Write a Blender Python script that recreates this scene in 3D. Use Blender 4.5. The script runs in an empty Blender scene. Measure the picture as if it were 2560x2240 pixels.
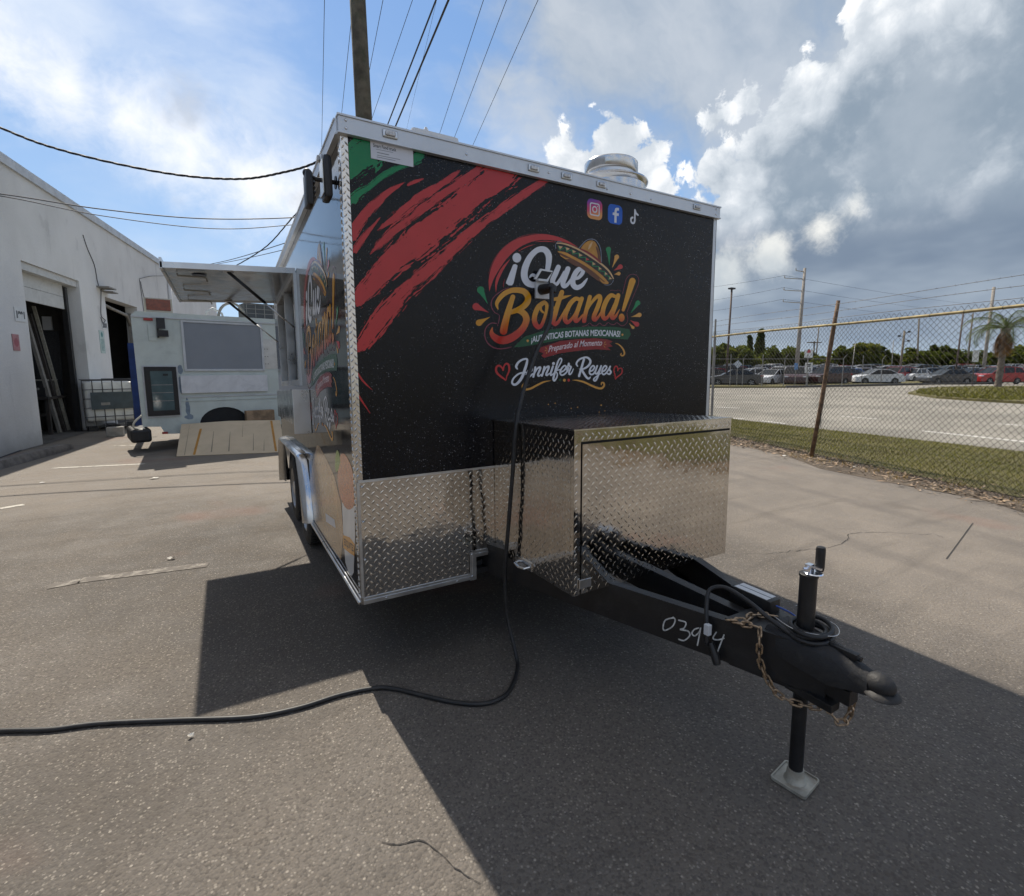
import bpy, bmesh, math, random
import numpy as np
from mathutils import Vector, Matrix
random.seed(7)
rng = np.random.default_rng(11)
R = math.radians
SC = bpy.context.scene
COL = SC.collection

# ------------------------------------------------------------------ camera
CAM = np.array([-0.51886, -2.62178, 1.6313])
YAW, PITCH, ROLL, FPX = -0.550596, -0.124035, 0.0, 1266.176      # focal length in pixels of the 2560 wide photo
PX, PY = 1280 + 72.27, 1120 - 43.59
_F = np.array([-math.sin(YAW)*math.cos(PITCH), math.cos(YAW)*math.cos(PITCH), math.sin(PITCH)])
_Rt = np.array([math.cos(YAW), math.sin(YAW), 0.0])
_U = np.cross(_Rt, _F)
cd = bpy.data.cameras.new('camera'); cam = bpy.data.objects.new('camera', cd); COL.objects.link(cam)
cd.sensor_fit = 'HORIZONTAL'; cd.sensor_width = 36.0
cd.lens = FPX/2560*36.0
cd.shift_x = -(PX-1280)/2560.0
cd.shift_y = (PY-1120)/2560.0
cd.clip_start = 0.05; cd.clip_end = 3000
cam.matrix_world = Matrix(((_Rt[0], _U[0], -_F[0], CAM[0]), (_Rt[1], _U[1], -_F[1], CAM[1]), (_Rt[2], _U[2], -_F[2], CAM[2]), (0, 0, 0, 1)))
SC.camera = cam

def ray(u, v):
    d = (u-PX)/FPX*_Rt - (v-PY)/FPX*_U + _F
    return d/np.linalg.norm(d)
def onplane(u, v, pt, n):
    d = ray(u, v); n = np.array(n, float)
    return CAM + d*(((np.array(pt, float)-CAM) @ n)/(d @ n))
def ground(u, v, z=0.0): return onplane(u, v, (0, 0, z), (0, 0, 1))
def atdepth(u, v, dep):
    d = ray(u, v); return CAM + d*(dep/(d @ _F))

# ------------------------------------------------------------------ sun, sky, exposure
SUN = Vector((-0.055, 0.795, 1.0)).normalized()                   # direction towards the sun
sd = bpy.data.lights.new('sun', 'SUN'); sun = bpy.data.objects.new('sun', sd); COL.objects.link(sun)
sd.energy = 4.4; sd.angle = R(0.55); sd.color = (1.0, 0.92, 0.80)
sun.rotation_euler = SUN.to_track_quat('Z', 'Y').to_euler()
sun.location = (0, 20, 30)
SC.view_settings.view_transform = 'Standard'; SC.view_settings.look = 'None'
SC.view_settings.gamma = 1.0; SC.view_settings.use_curve_mapping = False
SC.view_settings.exposure = 0.35
SC.cycles.max_bounces = 6; SC.cycles.glossy_bounces = 4; SC.cycles.diffuse_bounces = 2; SC.cycles.transparent_max_bounces = 12
SC.cycles.use_denoising = True
SC.cycles.use_adaptive_sampling = True; SC.cycles.adaptive_threshold = 0.015; SC.cycles.adaptive_min_samples = 12
SC.cycles.sample_clamp_indirect = 6.0

class NT:
    """small helper round a node tree"""
    def __init__(s, tree): s.t = tree; s.L = tree.links
    def n(s, typ, **kw):
        nd = s.t.nodes.new(typ)
        for k, v in kw.items():
            if k.startswith('i_'):
                key = k[2:]; nd.inputs[int(key) if key.isdigit() else key.replace('_', ' ')].default_value = v
            else: setattr(nd, k, v)
        return nd
    def put(s, sock, v):
        if hasattr(v, 'is_linked') or hasattr(v, 'links'): s.L.new(v, sock)
        else: sock.default_value = v
    def m(s, op, a, b=None, c=None, clamp=False):
        nd = s.t.nodes.new('ShaderNodeMath'); nd.operation = op; nd.use_clamp = clamp
        for i, v in enumerate((a, b, c)):
            if v is not None: s.put(nd.inputs[i], v)
        return nd.outputs[0]
    def vm(s, op, a, b=None):
        nd = s.t.nodes.new('ShaderNodeVectorMath'); nd.operation = op
        s.put(nd.inputs[0], a)
        if b is not None: s.put(nd.inputs[1], b)
        return nd.outputs['Value'] if op in ('DISTANCE', 'LENGTH', 'DOT_PRODUCT') else nd.outputs[0]
    def noise(s, vec, scale, detail=4, rough=.55, dist=0.0, out='Fac'):
        nd = s.t.nodes.new('ShaderNodeTexNoise'); s.put(nd.inputs['Vector'], vec)
        nd.inputs['Scale'].default_value = scale; nd.inputs['Detail'].default_value = detail
        nd.inputs['Roughness'].default_value = rough; nd.inputs['Distortion'].default_value = dist
        return nd.outputs[out]
    def vor(s, vec, scale, feature='F1', out='Distance', rnd=1.0):
        nd = s.t.nodes.new('ShaderNodeTexVoronoi'); nd.feature = feature; s.put(nd.inputs['Vector'], vec)
        nd.inputs['Scale'].default_value = scale; nd.inputs['Randomness'].default_value = rnd
        return nd.outputs[out]
    def ramp(s, fac, a, b, c0=0.0, c1=1.0):
        nd = s.t.nodes.new('ShaderNodeMapRange'); nd.interpolation_type = 'SMOOTHSTEP'
        s.put(nd.inputs['Value'], fac); nd.inputs['From Min'].default_value = a; nd.inputs['From Max'].default_value = b
        s.put(nd.inputs['To Min'], c0); s.put(nd.inputs['To Max'], c1)
        return nd.outputs['Result']
    def mix(s, fac, a, b, blend='MIX'):
        nd = s.t.nodes.new('ShaderNodeMix'); nd.data_type = 'RGBA'; nd.blend_type = blend
        s.put(nd.inputs['Factor'], fac)
        for k, v in (('A', a), ('B', b)):
            sock = [i for i in nd.inputs if i.name == k and i.type == 'RGBA'][0]
            s.put(sock, (tuple(v)+(1,) if isinstance(v, tuple) and len(v) == 3 else v))
        return [o for o in nd.outputs if o.type == 'RGBA'][0]
    def map(s, vec, scale=(1, 1, 1), rot=(0, 0, 0), loc=(0, 0, 0)):
        nd = s.t.nodes.new('ShaderNodeMapping'); s.put(nd.inputs['Vector'], vec)
        nd.inputs['Scale'].default_value = scale; nd.inputs['Rotation'].default_value = rot; nd.inputs['Location'].default_value = loc
        return nd.outputs[0]

def build_world():
    w = bpy.data.worlds.new('World'); SC.world = w; w.use_nodes = True
    t = w.node_tree; t.nodes.clear(); q = NT(t)
    out = q.n('ShaderNodeOutputWorld'); bg = q.n('ShaderNodeBackground'); q.L.new(bg.outputs[0], out.inputs[0])
    bg.inputs['Strength'].default_value = 0.10
    sky = q.n('ShaderNodeTexSky'); sky.sky_type = 'NISHITA'; sky.sun_disc = False
    sky.sun_elevation = math.asin(SUN.z); sky.sun_rotation = math.atan2(SUN.x, SUN.y)
    sky.air_density = 1.0; sky.dust_density = 0.6; sky.ozone_density = 1.6
    D = q.n('ShaderNodeTexCoord').outputs['Generated']
    D = q.vm('NORMALIZE', D)
    sep = q.n('ShaderNodeSeparateXYZ'); q.L.new(D, sep.inputs[0]); el = sep.outputs['Z']
    sunf = q.ramp(q.vm('DOT_PRODUCT', D, tuple(SUN)), 0.35, 1.0)          # brightening round the sun
    def blobs(lst, k=.030):
        """angular depth inside a union of discs, radians"""
        cur = None
        for (x, y, r) in lst:
            c = ray(x*1.25, y*1.25); e = ray((x+r)*1.25, y*1.25); e2 = ray(x*1.25, (y+r)*1.25)
            rad = float(np.linalg.norm(c-e)+np.linalg.norm(c-e2))/2
            m = q.m('SUBTRACT', rad, q.vm('DISTANCE', D, tuple(c)))
            cur = m if cur is None else q.m('SMOOTH_MAX', cur, m, k)
        return cur
    fcol = q.n('ShaderNodeTexNoise'); q.L.new(D, fcol.inputs['Vector']); fcol.inputs['Scale'].default_value = 7.0; fcol.inputs['Detail'].default_value = 5; fcol.inputs['Roughness'].default_value = .58
    mid = fcol.outputs['Fac']
    DW = q.vm('ADD', D, q.vm('MULTIPLY', q.vm('SUBTRACT', fcol.outputs['Color'], (.5, .5, .5)), (.08, .08, .08)))
    puff = q.vor(DW, 26.0)
    fine = q.noise(DW, 34.0, 4, .66)
    S = 10.0                                                             # clouds in the units of the sky (strength 0.1)
    def C(r, g, b): return (r*S, g*S, b*S)
    col = q.mix(.72, sky.outputs[0], q.mix(q.ramp(el, 0.02, .75), C(.30, .47, .72), C(.105, .27, .60)))
    veil_n = q.noise(q.map(DW, (1.2, 3.2, 2.6), (0.2, .3, .55)), 2.3, 5, .58)
    vn = q.m('SUBTRACT', veil_n, .5); fn = q.m('SUBTRACT', fine, .5); mn = q.m('SUBTRACT', mid, .5); pn = q.m('SUBTRACT', .36, puff)
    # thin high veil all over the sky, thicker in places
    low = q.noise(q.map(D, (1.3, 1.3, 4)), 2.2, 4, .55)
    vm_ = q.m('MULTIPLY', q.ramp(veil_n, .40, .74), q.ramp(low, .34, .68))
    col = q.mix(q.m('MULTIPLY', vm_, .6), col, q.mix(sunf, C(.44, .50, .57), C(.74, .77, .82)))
    rv = blobs([(1240, 20, 300), (1480, 60, 330), (1000, 160, 80), (1750, -150, 420), (1200, -260, 380)], .08)
    col = q.mix(q.m('MULTIPLY', q.ramp(q.m('ADD', rv, q.m('MULTIPLY', vn, .36)), -.05, .14), .92), col, q.mix(q.ramp(veil_n, .34, .70), C(.30, .36, .435), C(.46, .50, .55)))
    col = q.mix(q.m('MULTIPLY', q.ramp(q.m('ADD', el, q.m('MULTIPLY', vn, .6)), .62, .86), .85), col, C(.44, .425, .41))   # neutral veil added overhead, out of view, to cut the blue fill
    # bright backlit bank on the left
    lw = blobs([(380, 30, 210), (120, -20, 240), (520, 190, 130)], .10)
    col = q.mix(q.m('MULTIPLY', q.ramp(q.m('ADD', lw, q.m('MULTIPLY', vn, .50)), -.06, .24), .72), col, C(.72, .77, .83))
    lb = blobs([(-160, 20, 120), (0, 115, 88), (130, 175, 74), (260, 240, 74), (380, 305, 78), (510, 370, 86), (630, 405, 70)], .06)
    lbd = q.m('ADD', lb, q.m('ADD', q.m('MULTIPLY', mn, .12), q.m('MULTIPLY', fn, .05)))
    col = q.mix(q.m('MULTIPLY', q.ramp(lbd, -.045, .060), .95), col, q.mix(q.ramp(q.m('ADD', mn, q.m('MULTIPLY', lbd, 1.2)), .0, .20), C(.88, .88, .88), C(.52, .55, .60)))
    # heaped clouds: bright rims, grey-blue bodies
    nn = q.m('ADD', q.m('MULTIPLY', fn, .060), q.m('ADD', q.m('MULTIPLY', pn, .040), q.m('MULTIPLY', mn, .05)))
    lump = q.m('ADD', q.m('MULTIPLY', pn, .060), q.m('ADD', q.m('MULTIPLY', mn, .10), q.m('MULTIPLY', fn, .08)))
    body = q.mix(q.ramp(mid, .34, .68), C(.225, .285, .355), C(.315, .370, .435))
    def cumulus(lst, col, d1, d2, body):
        b = blobs(lst, .025); bl = q.m('SUBTRACT', b, lump)
        c = q.mix(q.ramp(bl, -.035, d1), C(.95, .95, .95), C(.56, .605, .655))
        c = q.mix(q.ramp(bl, d1*.4, d2), c, body)
        return q.mix(q.ramp(q.m('ADD', b, nn), 0.0, .012), col, c)
    # generic low cumulus round the unseen horizon, thickened and warmed to neutralise the fill
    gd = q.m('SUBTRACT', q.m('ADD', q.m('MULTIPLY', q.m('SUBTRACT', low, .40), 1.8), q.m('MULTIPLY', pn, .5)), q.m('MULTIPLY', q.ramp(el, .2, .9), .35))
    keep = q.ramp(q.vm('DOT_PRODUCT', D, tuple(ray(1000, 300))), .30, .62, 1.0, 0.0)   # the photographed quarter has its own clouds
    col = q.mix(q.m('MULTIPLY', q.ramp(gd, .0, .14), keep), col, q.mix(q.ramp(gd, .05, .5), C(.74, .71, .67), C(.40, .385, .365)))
    col = cumulus([(1130, 308, 52), (1235, 272, 66), (1300, 305, 50), (1230, 370, 110), (1325, 375, 44)], col, .05, .13, q.mix(.45, body, C(.60, .645, .70)))
    col = cumulus([(1432, 240, 46), (1500, 205, 52), (1600, 175, 66), (1695, 125, 62), (1745, 40, 76), (1850, -90, 150), (1440, 350, 70), (1455, 440, 80), (1620, 350, 190), (1850, 260, 300), (2200, 100, 400), (2060, 470, 300), (1660, 480, 160)], col, .045, .12, body)
    # low dark bank over the right horizon, with a lit shelf above it
    st = q.m('ADD', q.ramp(el, .14, .34, 1.0, 0.0), q.m('MULTIPLY', q.m('SUBTRACT', low, .5), .8))
    rside = q.ramp(q.vm('DOT_PRODUCT', D, tuple(ray(2300, 760))), .58, .90)
    col = q.mix(q.m('MULTIPLY', q.ramp(st, .25, .80), rside), col, q.mix(q.ramp(q.m('ADD', low, q.m('MULTIPLY', el, -.5)), .28, .56), C(.165, .215, .29), C(.29, .345, .415)))
    sh = blobs([(1450, 555, 52), (1545, 508, 54), (1640, 462, 46), (1712, 414, 28)], .03)
    shd = q.m('ADD', sh, q.m('ADD', q.m('MULTIPLY', mn, .09), q.m('MULTIPLY', fn, .04)))
    col = q.mix(q.m('MULTIPLY', q.ramp(shd, -.012, .026), .92), col, q.mix(q.ramp(q.m('SUBTRACT', el, q.m('MULTIPLY', mn, .25)), .13, .25, 1.0, 0.0), C(.78, .78, .745), C(.44, .49, .53)))
    # pale air at the very horizon
    col = q.mix(q.ramp(el, 0.0, .07, .75, 0.0), col, C(.36, .44, .53))
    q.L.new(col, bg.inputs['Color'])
    w.cycles.sampling_method = 'NONE'
build_world()

# ------------------------------------------------------------------ materials
MATS = {}
def newmat(name):
    m = bpy.data.materials.new(name); m.use_nodes = True
    t = m.node_tree; b = t.nodes['Principled BSDF']
    return m, NT(t), b
def mat(name, col, rough=.5, metal=0.0, var=.12, vs=6.0, bump=0.0, bs=60.0, coat=0.0, spec=.5, rvar=.0, dirt=None):
    """procedural surface: colour varied by noise, optional fine relief and dirt"""
    if name in MATS: return MATS[name]
    m, q, b = newmat(name)
    P = q.n('ShaderNodeTexCoord').outputs['Object']
    nz = q.noise(P, vs, 6, .6)
    lo = tuple(c*(1-var) for c in col); hi = tuple(min(1, c*(1+var)) for c in col)
    c = q.mix(q.ramp(nz, .3, .7), lo, hi)
    if dirt:
        c = q.mix(q.m('MULTIPLY', q.ramp(q.noise(P, vs*.6, 8, .7, 1.0), .48, .72), dirt[3]), c, tuple(dirt[:3]))
    q.L.new(c, b.inputs['Base Color'])
    b.inputs['Metallic'].default_value = metal
    b.inputs['Specular IOR Level'].default_value = spec
    if rvar: q.L.new(q.ramp(q.noise(P, vs*2, 5, .6), .3, .7, max(0.02, rough-rvar), rough+rvar), b.inputs['Roughness'])
    else: b.inputs['Roughness'].default_value = rough
    b.inputs['Coat Weight'].default_value = coat; b.inputs['Coat Roughness'].default_value = .06
    if bump:
        bp = q.n('ShaderNodeBump'); bp.inputs['Strength'].default_value = bump; bp.inputs['Distance'].default_value = .01
        q.L.new(q.noise(P, bs, 5, .6), bp.inputs['Height']); q.L.new(bp.outputs[0], b.inputs['Normal'])
    MATS[name] = m
    return m
def leafmat(name, col, var=.35, vs=1.5, tr=.5):
    m, q, b = newmat(name)
    P = q.n('ShaderNodeTexCoord').outputs['Object']
    c = q.mix(q.ramp(q.noise(P, vs, 4, .6), .3, .7), tuple(x*(1-var) for x in col), tuple(x*(1+var) for x in col))
    q.L.new(c, b.inputs['Base Color']); b.inputs['Roughness'].default_value = .55; b.inputs['Specular IOR Level'].default_value = .25
    t = q.n('ShaderNodeBsdfTranslucent'); q.L.new(q.mix(1.0, c, (1.0, .95, .45), 'MULTIPLY'), t.inputs['Color'])
    mx = q.n('ShaderNodeMixShader'); mx.inputs[0].default_value = tr
    q.L.new(b.outputs[0], mx.inputs[1]); q.L.new(t.outputs[0], mx.inputs[2])
    out = [n for n in q.t.nodes if n.type == 'OUTPUT_MATERIAL'][0]; q.L.new(mx.outputs[0], out.inputs['Surface'])
    return m
def emis(name, col, st):
    m, q, b = newmat(name); b.inputs['Base Color'].default_value = (*col, 1)
    b.inputs['Emission Color'].default_value = (*col, 1); b.inputs['Emission Strength'].default_value = st
    return m

# ------------------------------------------------------------------ mesh builder
class MB:
    def __init__(s): s.v = []; s.f = []; s.attr = None
    def add(s, vs, fs):
        o = len(s.v); s.v += [tuple(map(float, p)) for p in vs]; s.f += [tuple(i+o for i in f) for f in fs]; return s
    def box(s, a, b, ch=0.0):
        (x0, y0, z0), (x1, y1, z1) = [min(p, q) for p, q in zip(a, b)], [max(p, q) for p, q in zip(a, b)]
        if ch <= 0:
            return s.add([(x0, y0, z0), (x1, y0, z0), (x1, y1, z0), (x0, y1, z0), (x0, y0, z1), (x1, y0, z1), (x1, y1, z1), (x0, y1, z1)],
                         [(3, 2, 1, 0), (4, 5, 6, 7), (0, 1, 5, 4), (1, 2, 6, 5), (2, 3, 7, 6), (3, 0, 4, 7)])
        bm = bmesh.new(); bmesh.ops.create_cube(bm, size=1)
        for v in bm.verts: v.co = Vector(((x0+x1)/2+v.co.x*(x1-x0), (y0+y1)/2+v.co.y*(y1-y0), (z0+z1)/2+v.co.z*(z1-z0)))
        bmesh.ops.bevel(bm, geom=bm.edges[:], offset=ch, segments=2, profile=.6, affect='EDGES')
        s.bm(bm); bm.free(); return s
    def bm(s, bm):
        bm.verts.index_update(); s.add([v.co[:] for v in bm.verts], [[v.index for v in f.verts] for f in bm.faces]); return s
    def obox(s, c, ax, ay, az):
        """oriented box: centre and three half axes"""
        c, ax, ay, az = map(np.array, (c, ax, ay, az))
        vs = [c+i*ax+j*ay+k*az for k in (-1, 1) for (i, j) in ((-1, -1), (1, -1), (1, 1), (-1, 1))]
        return s.add(vs, [(3, 2, 1, 0), (4, 5, 6, 7), (0, 1, 5, 4), (1, 2, 6, 5), (2, 3, 7, 6), (3, 0, 4, 7)])
    def tube(s, pts, r, n=8, cap=True, closed=False):
        pts = [np.array(p, float) for p in pts]; N = len(pts)
        rs = r if hasattr(r, '__len__') else [r]*N
        up = None; rings = []
        for i, p in enumerate(pts):
            if closed: t = pts[(i+1) % N]-pts[i-1]
            else: t = pts[min(i+1, N-1)]-pts[max(i-1, 0)]
            t = t/(np.linalg.norm(t)+1e-12)
            if up is None:
                a = np.array([0, 0, 1.0]) if abs(t[2]) < .9 else np.array([1.0, 0, 0])
                up = np.cross(t, a)
            up = up-t*(up @ t); up /= np.linalg.norm(up)+1e-12
            w = np.cross(t, up)
            rings.append([p+rs[i]*(math.cos(2*math.pi*k/n)*up+math.sin(2*math.pi*k/n)*w) for k in range(n)])
        vs = [v for rg in rings for v in rg]; fs = []
        for i in range(N if closed else N-1):
            a = i*n; b = ((i+1) % N)*n
            for k in range(n): fs.append((a+k, a+(k+1) % n, b+(k+1) % n, b+k))
        if cap and not closed: fs += [tuple(range(n-1, -1, -1)), tuple(range((N-1)*n, N*n))]
        return s.add(vs, fs)
    def lathe(s, prof, c=(0, 0, 0), axis='z', n=24, cap=True):
        vs = []; fs = []
        for (r, h) in prof:
            for k in range(n):
                a = 2*math.pi*k/n; x, y = r*math.cos(a), r*math.sin(a)
                p = {'z': (x, y, h), 'x': (h, x, y), 'y': (x, h, y)}[axis]
                vs.append((c[0]+p[0], c[1]+p[1], c[2]+p[2]))
        for i in range(len(prof)-1):
            for k in range(n): fs.append((i*n+k, i*n+(k+1) % n, (i+1)*n+(k+1) % n, (i+1)*n+k))
        if cap: fs += [tuple(range(n-1, -1, -1)), tuple(range((len(prof)-1)*n, len(prof)*n))]
        return s.add(vs, fs)
    def prism(s, poly, d):
        """polygon (list of 3-d points) extruded by vector d"""
        n = len(poly); d = np.array(d, float)
        vs = [np.array(p, float) for p in poly]+[np.array(p, float)+d for p in poly]
        return s.add(vs, [tuple(range(n-1, -1, -1)), tuple(range(n, 2*n))]+[(i, (i+1) % n, n+(i+1) % n, n+i) for i in range(n)])
    def sphere(s, c, r, n=12, m=8):
        vs = []; fs = []
        r = r if hasattr(r, '__len__') else (r, r, r)
        for i in range(m+1):
            ph = math.pi*i/m
            for k in range(n):
                a = 2*math.pi*k/n; vs.append((c[0]+r[0]*math.sin(ph)*math.cos(a), c[1]+r[1]*math.sin(ph)*math.sin(a), c[2]+r[2]*math.cos(ph)))
        for i in range(m):
            for k in range(n): fs.append((i*n+k, (i+1)*n+k, (i+1)*n+(k+1) % n, i*n+(k+1) % n))
        return s.add(vs, fs)
    def poly(s, pts): return s.add(pts, [tuple(range(len(pts)))])
    def build(s, name, m, parent=None, smooth=False, fn=None, fix=True, auto=None):
        me = bpy.data.meshes.new(name)
        vs = s.v if fn is None else [fn(p) for p in s.v]
        me.from_pydata(vs, [], s.f)
        if fix:
            bm = bmesh.new(); bm.from_mesh(me); bmesh.ops.recalc_face_normals(bm, faces=bm.faces); bm.to_mesh(me); bm.free()
        ms = m if isinstance(m, (list, tuple)) else [m]
        for x in ms: me.materials.append(x)
        if s.attr is not None:
            at = me.attributes.new('fade', 'FLOAT', 'POINT'); at.data.foreach_set('value', np.array(s.attr, dtype=np.float32))
        if smooth or auto:
            me.polygons.foreach_set('use_smooth', [True]*len(me.polygons))
            if auto: me.set_sharp_from_angle(angle=R(auto))
        o = bpy.data.objects.new(name, me); COL.objects.link(o)
        if parent is not None: attach(o, parent)
        return o
ORIG = {}
def attach(o, parent):
    o.parent = parent
    p = parent; M = Matrix.Identity(4)
    chain = []
    while p is not None: chain.append(p); p = p.parent
    for p in reversed(chain): M = M @ p.matrix_parent_inverse @ p.matrix_basis
    o.matrix_parent_inverse = M.inverted()
def root(name, label, cat, loc=(0, 0, 0), group=None, rotz=0.0):
    o = bpy.data.objects.new(name, None); COL.objects.link(o); o.location = loc; o.rotation_euler = (0, 0, rotz); o.empty_display_size = .2
    o['label'] = label; o['category'] = cat
    if group: o['group'] = group
    return o
def tag(o, label, cat, group=None):
    o['label'] = label; o['category'] = cat
    if group: o['group'] = group
    return o
def setting(o): o['kind'] = 'structure'; return o
def copy_tree(o, parent=None):
    c = o.copy(); COL.objects.link(c); c.parent = parent
    for ch in list(o.children): copy_tree(ch, c)
    return c
def smooth_curve(pts, n=8, ws=None, closed=False):
    """Catmull-Rom through the points (any dimension), optional widths"""
    P = [np.array(p, float) for p in pts]
    W = [np.array([w], float) for w in ws] if ws is not None else None
    Q = [np.concatenate([p, w]) for p, w in zip(P, W)] if W else P
    N = len(Q); out = []
    segs = N if closed else N-1
    for i in range(segs):
        if closed: p0, p1, p2, p3 = Q[i-1], Q[i], Q[(i+1) % N], Q[(i+2) % N]
        else: p0, p1, p2, p3 = Q[max(i-1, 0)], Q[i], Q[i+1], Q[min(i+2, N-1)]
        for k in range(n):
            t = k/n
            out.append(.5*((2*p1)+(-p0+p2)*t+(2*p0-5*p1+4*p2-p3)*t*t+(-p0+3*p1-3*p2+p3)*t**3))
    if not closed: out.append(Q[-1])
    if W: return [o[:-1] for o in out], [float(o[-1]) for o in out]
    return out
def text_mesh(s, size=1.0, bold=0.0, align='LEFT'):
    """flat lettering: 2-d vertices and faces"""
    cu = bpy.data.curves.new('t', 'FONT'); cu.body = s; cu.size = size; cu.offset = bold; cu.align_x = align; cu.resolution_u = 3
    ob = bpy.data.objects.new('t', cu); COL.objects.link(ob)
    dg = bpy.context.evaluated_depsgraph_get(); me = ob.evaluated_get(dg).to_mesh()
    vs = [(v.co.x, v.co.y) for v in me.vertices]; fs = [tuple(p.vertices) for p in me.polygons]
    ob.evaluated_get(dg).to_mesh_clear(); bpy.data.objects.remove(ob); bpy.data.curves.remove(cu)
    return vs, fs
# ================================================================== THE SETTING
FB = np.array([8.5, 2.594, 0.0]); FD = np.array([.3, 1.0, 0.0]); FD = FD/np.linalg.norm(FD); FN = np.array([FD[1], -FD[0], 0.0])
def fence_pt(al, off, z=0.0): return FB+FD*al+FN*off+np.array([0, 0, z])

def asphalt_mat(name, base, speck, tint, far=False, marks=True):
    m, q, b = newmat(name)
    P = q.n('ShaderNodeNewGeometry').outputs['Position']
    big = q.noise(P, .35, 5, .6); med = q.noise(P, 2.2, 6, .65); fin = q.noise(P, 60, 3, .6)
    c = q.mix(q.ramp(big, .38, .64), tuple(x*.70 for x in base), tuple(x*1.18 for x in base))
    c = q.mix(q.m('MULTIPLY', q.ramp(med, .45, .72), .45), c, tuple(x*1.25 for x in tint))
    # aggregate: light and dark chips
    v1 = q.n('ShaderNodeTexVoronoi'); v1.feature = 'F1'; q.L.new(P, v1.inputs['Vector']); v1.inputs['Scale'].default_value = 105
    rnd = q.n('ShaderNodeSeparateColor'); q.L.new(v1.outputs['Color'], rnd.inputs[0])
    chip = q.m('MULTIPLY', q.ramp(rnd.outputs[0], .72, .95), q.ramp(v1.outputs['Distance'], .38, .62, 1.0, 0.0))
    c = q.mix(q.m('MULTIPLY', chip, .5), c, speck)
    dark = q.m('MULTIPLY', q.ramp(rnd.outputs[1], .55, .9), .6)
    c = q.mix(dark, c, tuple(x*.55 for x in base))
    v2 = q.n('ShaderNodeTexVoronoi'); v2.feature = 'F1'; q.L.new(P, v2.inputs['Vector']); v2.inputs['Scale'].default_value = 48
    rn2 = q.n('ShaderNodeSeparateColor'); q.L.new(v2.outputs['Color'], rn2.inputs[0])
    chip2 = q.m('MULTIPLY', q.ramp(rn2.outputs[0], .90, .97), q.ramp(v2.outputs['Distance'], .16, .30, 1.0, 0.0))
    c = q.mix(q.m('MULTIPLY', chip2, .6), c, tuple(min(1, x*1.25) for x in speck))
    c = q.mix(q.ramp(fin, .3, .7, 0.0, .35), c, tuple(x*.7 for x in base))
    # sun-bleached, worn stretch towards the road side
    if marks:
        sx = q.n('ShaderNodeSeparateXYZ'); q.L.new(P, sx.inputs[0])
        wr = q.ramp(q.m('ADD', sx.outputs['X'], q.m('MULTIPLY', q.m('SUBTRACT', big, .5), 5.0)), 2.2, 5.5)
        wr2 = q.ramp(q.m('ADD', sx.outputs['Y'], q.m('MULTIPLY', q.m('SUBTRACT', big, .5), 6.0)), 2.5, 6.5)
        c = q.mix(q.m('MULTIPLY', q.m('MAXIMUM', wr, wr2), .55), c, q.mix(q.ramp(med, .3, .7), tuple(x*1.45 for x in tint), tuple(x*1.9 for x in tint)))
    # drag marks and tyre sweeps
    if marks:
        st = q.noise(q.map(P, (.35, 3.2, 1), (0, 0, R(12))), 1.2, 6, .62, .6)
        c = q.mix(q.m('MULTIPLY', q.ramp(st, .52, .72), .32), c, tuple(x*.52 for x in base))
        stain = q.noise(P, .9, 4, .5, .4)
        c = q.mix(q.m('MULTIPLY', q.ramp(stain, .62, .72), .35), c, (base[0]*.45, base[1]*.43, base[2]*.42))
        oil = q.vor(q.vm('ADD', P, q.vm('MULTIPLY', q.noise(P, 9, 3, .6, out='Color'), (.10, .10, 0))), .75)
        c = q.mix(q.m('MULTIPLY', q.ramp(oil, .045, .085, 1.0, 0.0), .6), c, (.018, .016, .015))
        red = q.noise(q.vm('ADD', P, (3.3, 1.7, 0)), .55, 3, .5)
        c = q.mix(q.m('MULTIPLY', q.ramp(red, .60, .70), .40), c, (base[0]*1.5, base[1]*.95, base[2]*.85))
    q.L.new(c, b.inputs['Base Color'])
    q.L.new(q.ramp(med, .3, .7, .72, .93), b.inputs['Roughness'])
    b.inputs['Specular IOR Level'].default_value = .35
    bp = q.n('ShaderNodeBump'); bp.inputs['Strength'].default_value = .75; bp.inputs['Distance'].default_value = .0045
    h = q.m('ADD', q.m('MULTIPLY', v1.outputs['Distance'], -.8), q.m('MULTIPLY', fin, .6))
    h = q.m('ADD', h, q.m('MULTIPLY', v2.outputs['Distance'], -.7))
    q.L.new(h, bp.inputs['Height']); q.L.new(bp.outputs[0], b.inputs['Normal'])
    return m
M_ASPH = asphalt_mat('asphalt', (.128, .112, .096), (.40, .36, .30), (.146, .127, .106))
M_ROAD = asphalt_mat('road_concrete', (.27, .25, .21), (.36, .33, .28), (.29, .265, .22), marks=False)
def ground_mat(name, a, b_, c_):
    m, q, b = newmat(name)
    P = q.n('ShaderNodeNewGeometry').outputs['Position']
    c = q.mix(q.ramp(q.noise(P, 1.4, 6, .65), .35, .65), a, b_)
    c = q.mix(q.ramp(q.noise(P, 13, 5, .7), .50, .72), c, c_)
    q.L.new(c, b.inputs['Base Color']); b.inputs['Roughness'].default_value = .95
    bp = q.n('ShaderNodeBump'); bp.inputs['Strength'].default_value = .8; bp.inputs['Distance'].default_value = .03
    q.L.new(q.noise(P, 30, 5, .7), bp.inputs['Height']); q.L.new(bp.outputs[0], b.inputs['Normal'])
    return m
M_GRASSG = ground_mat('turf', (.085, .080, .024), (.125, .108, .036), (.16, .125, .055))
M_DIRT = ground_mat('leaf_litter_soil', (.07, .052, .036), (.12, .092, .066), (.20, .16, .115))
M_BLADE = leafmat('grass_blade', (.135, .135, .030), .35, 1.2)
M_BLADE2 = leafmat('dry_blade', (.33, .23, .09), .3, 2.0)
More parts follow.
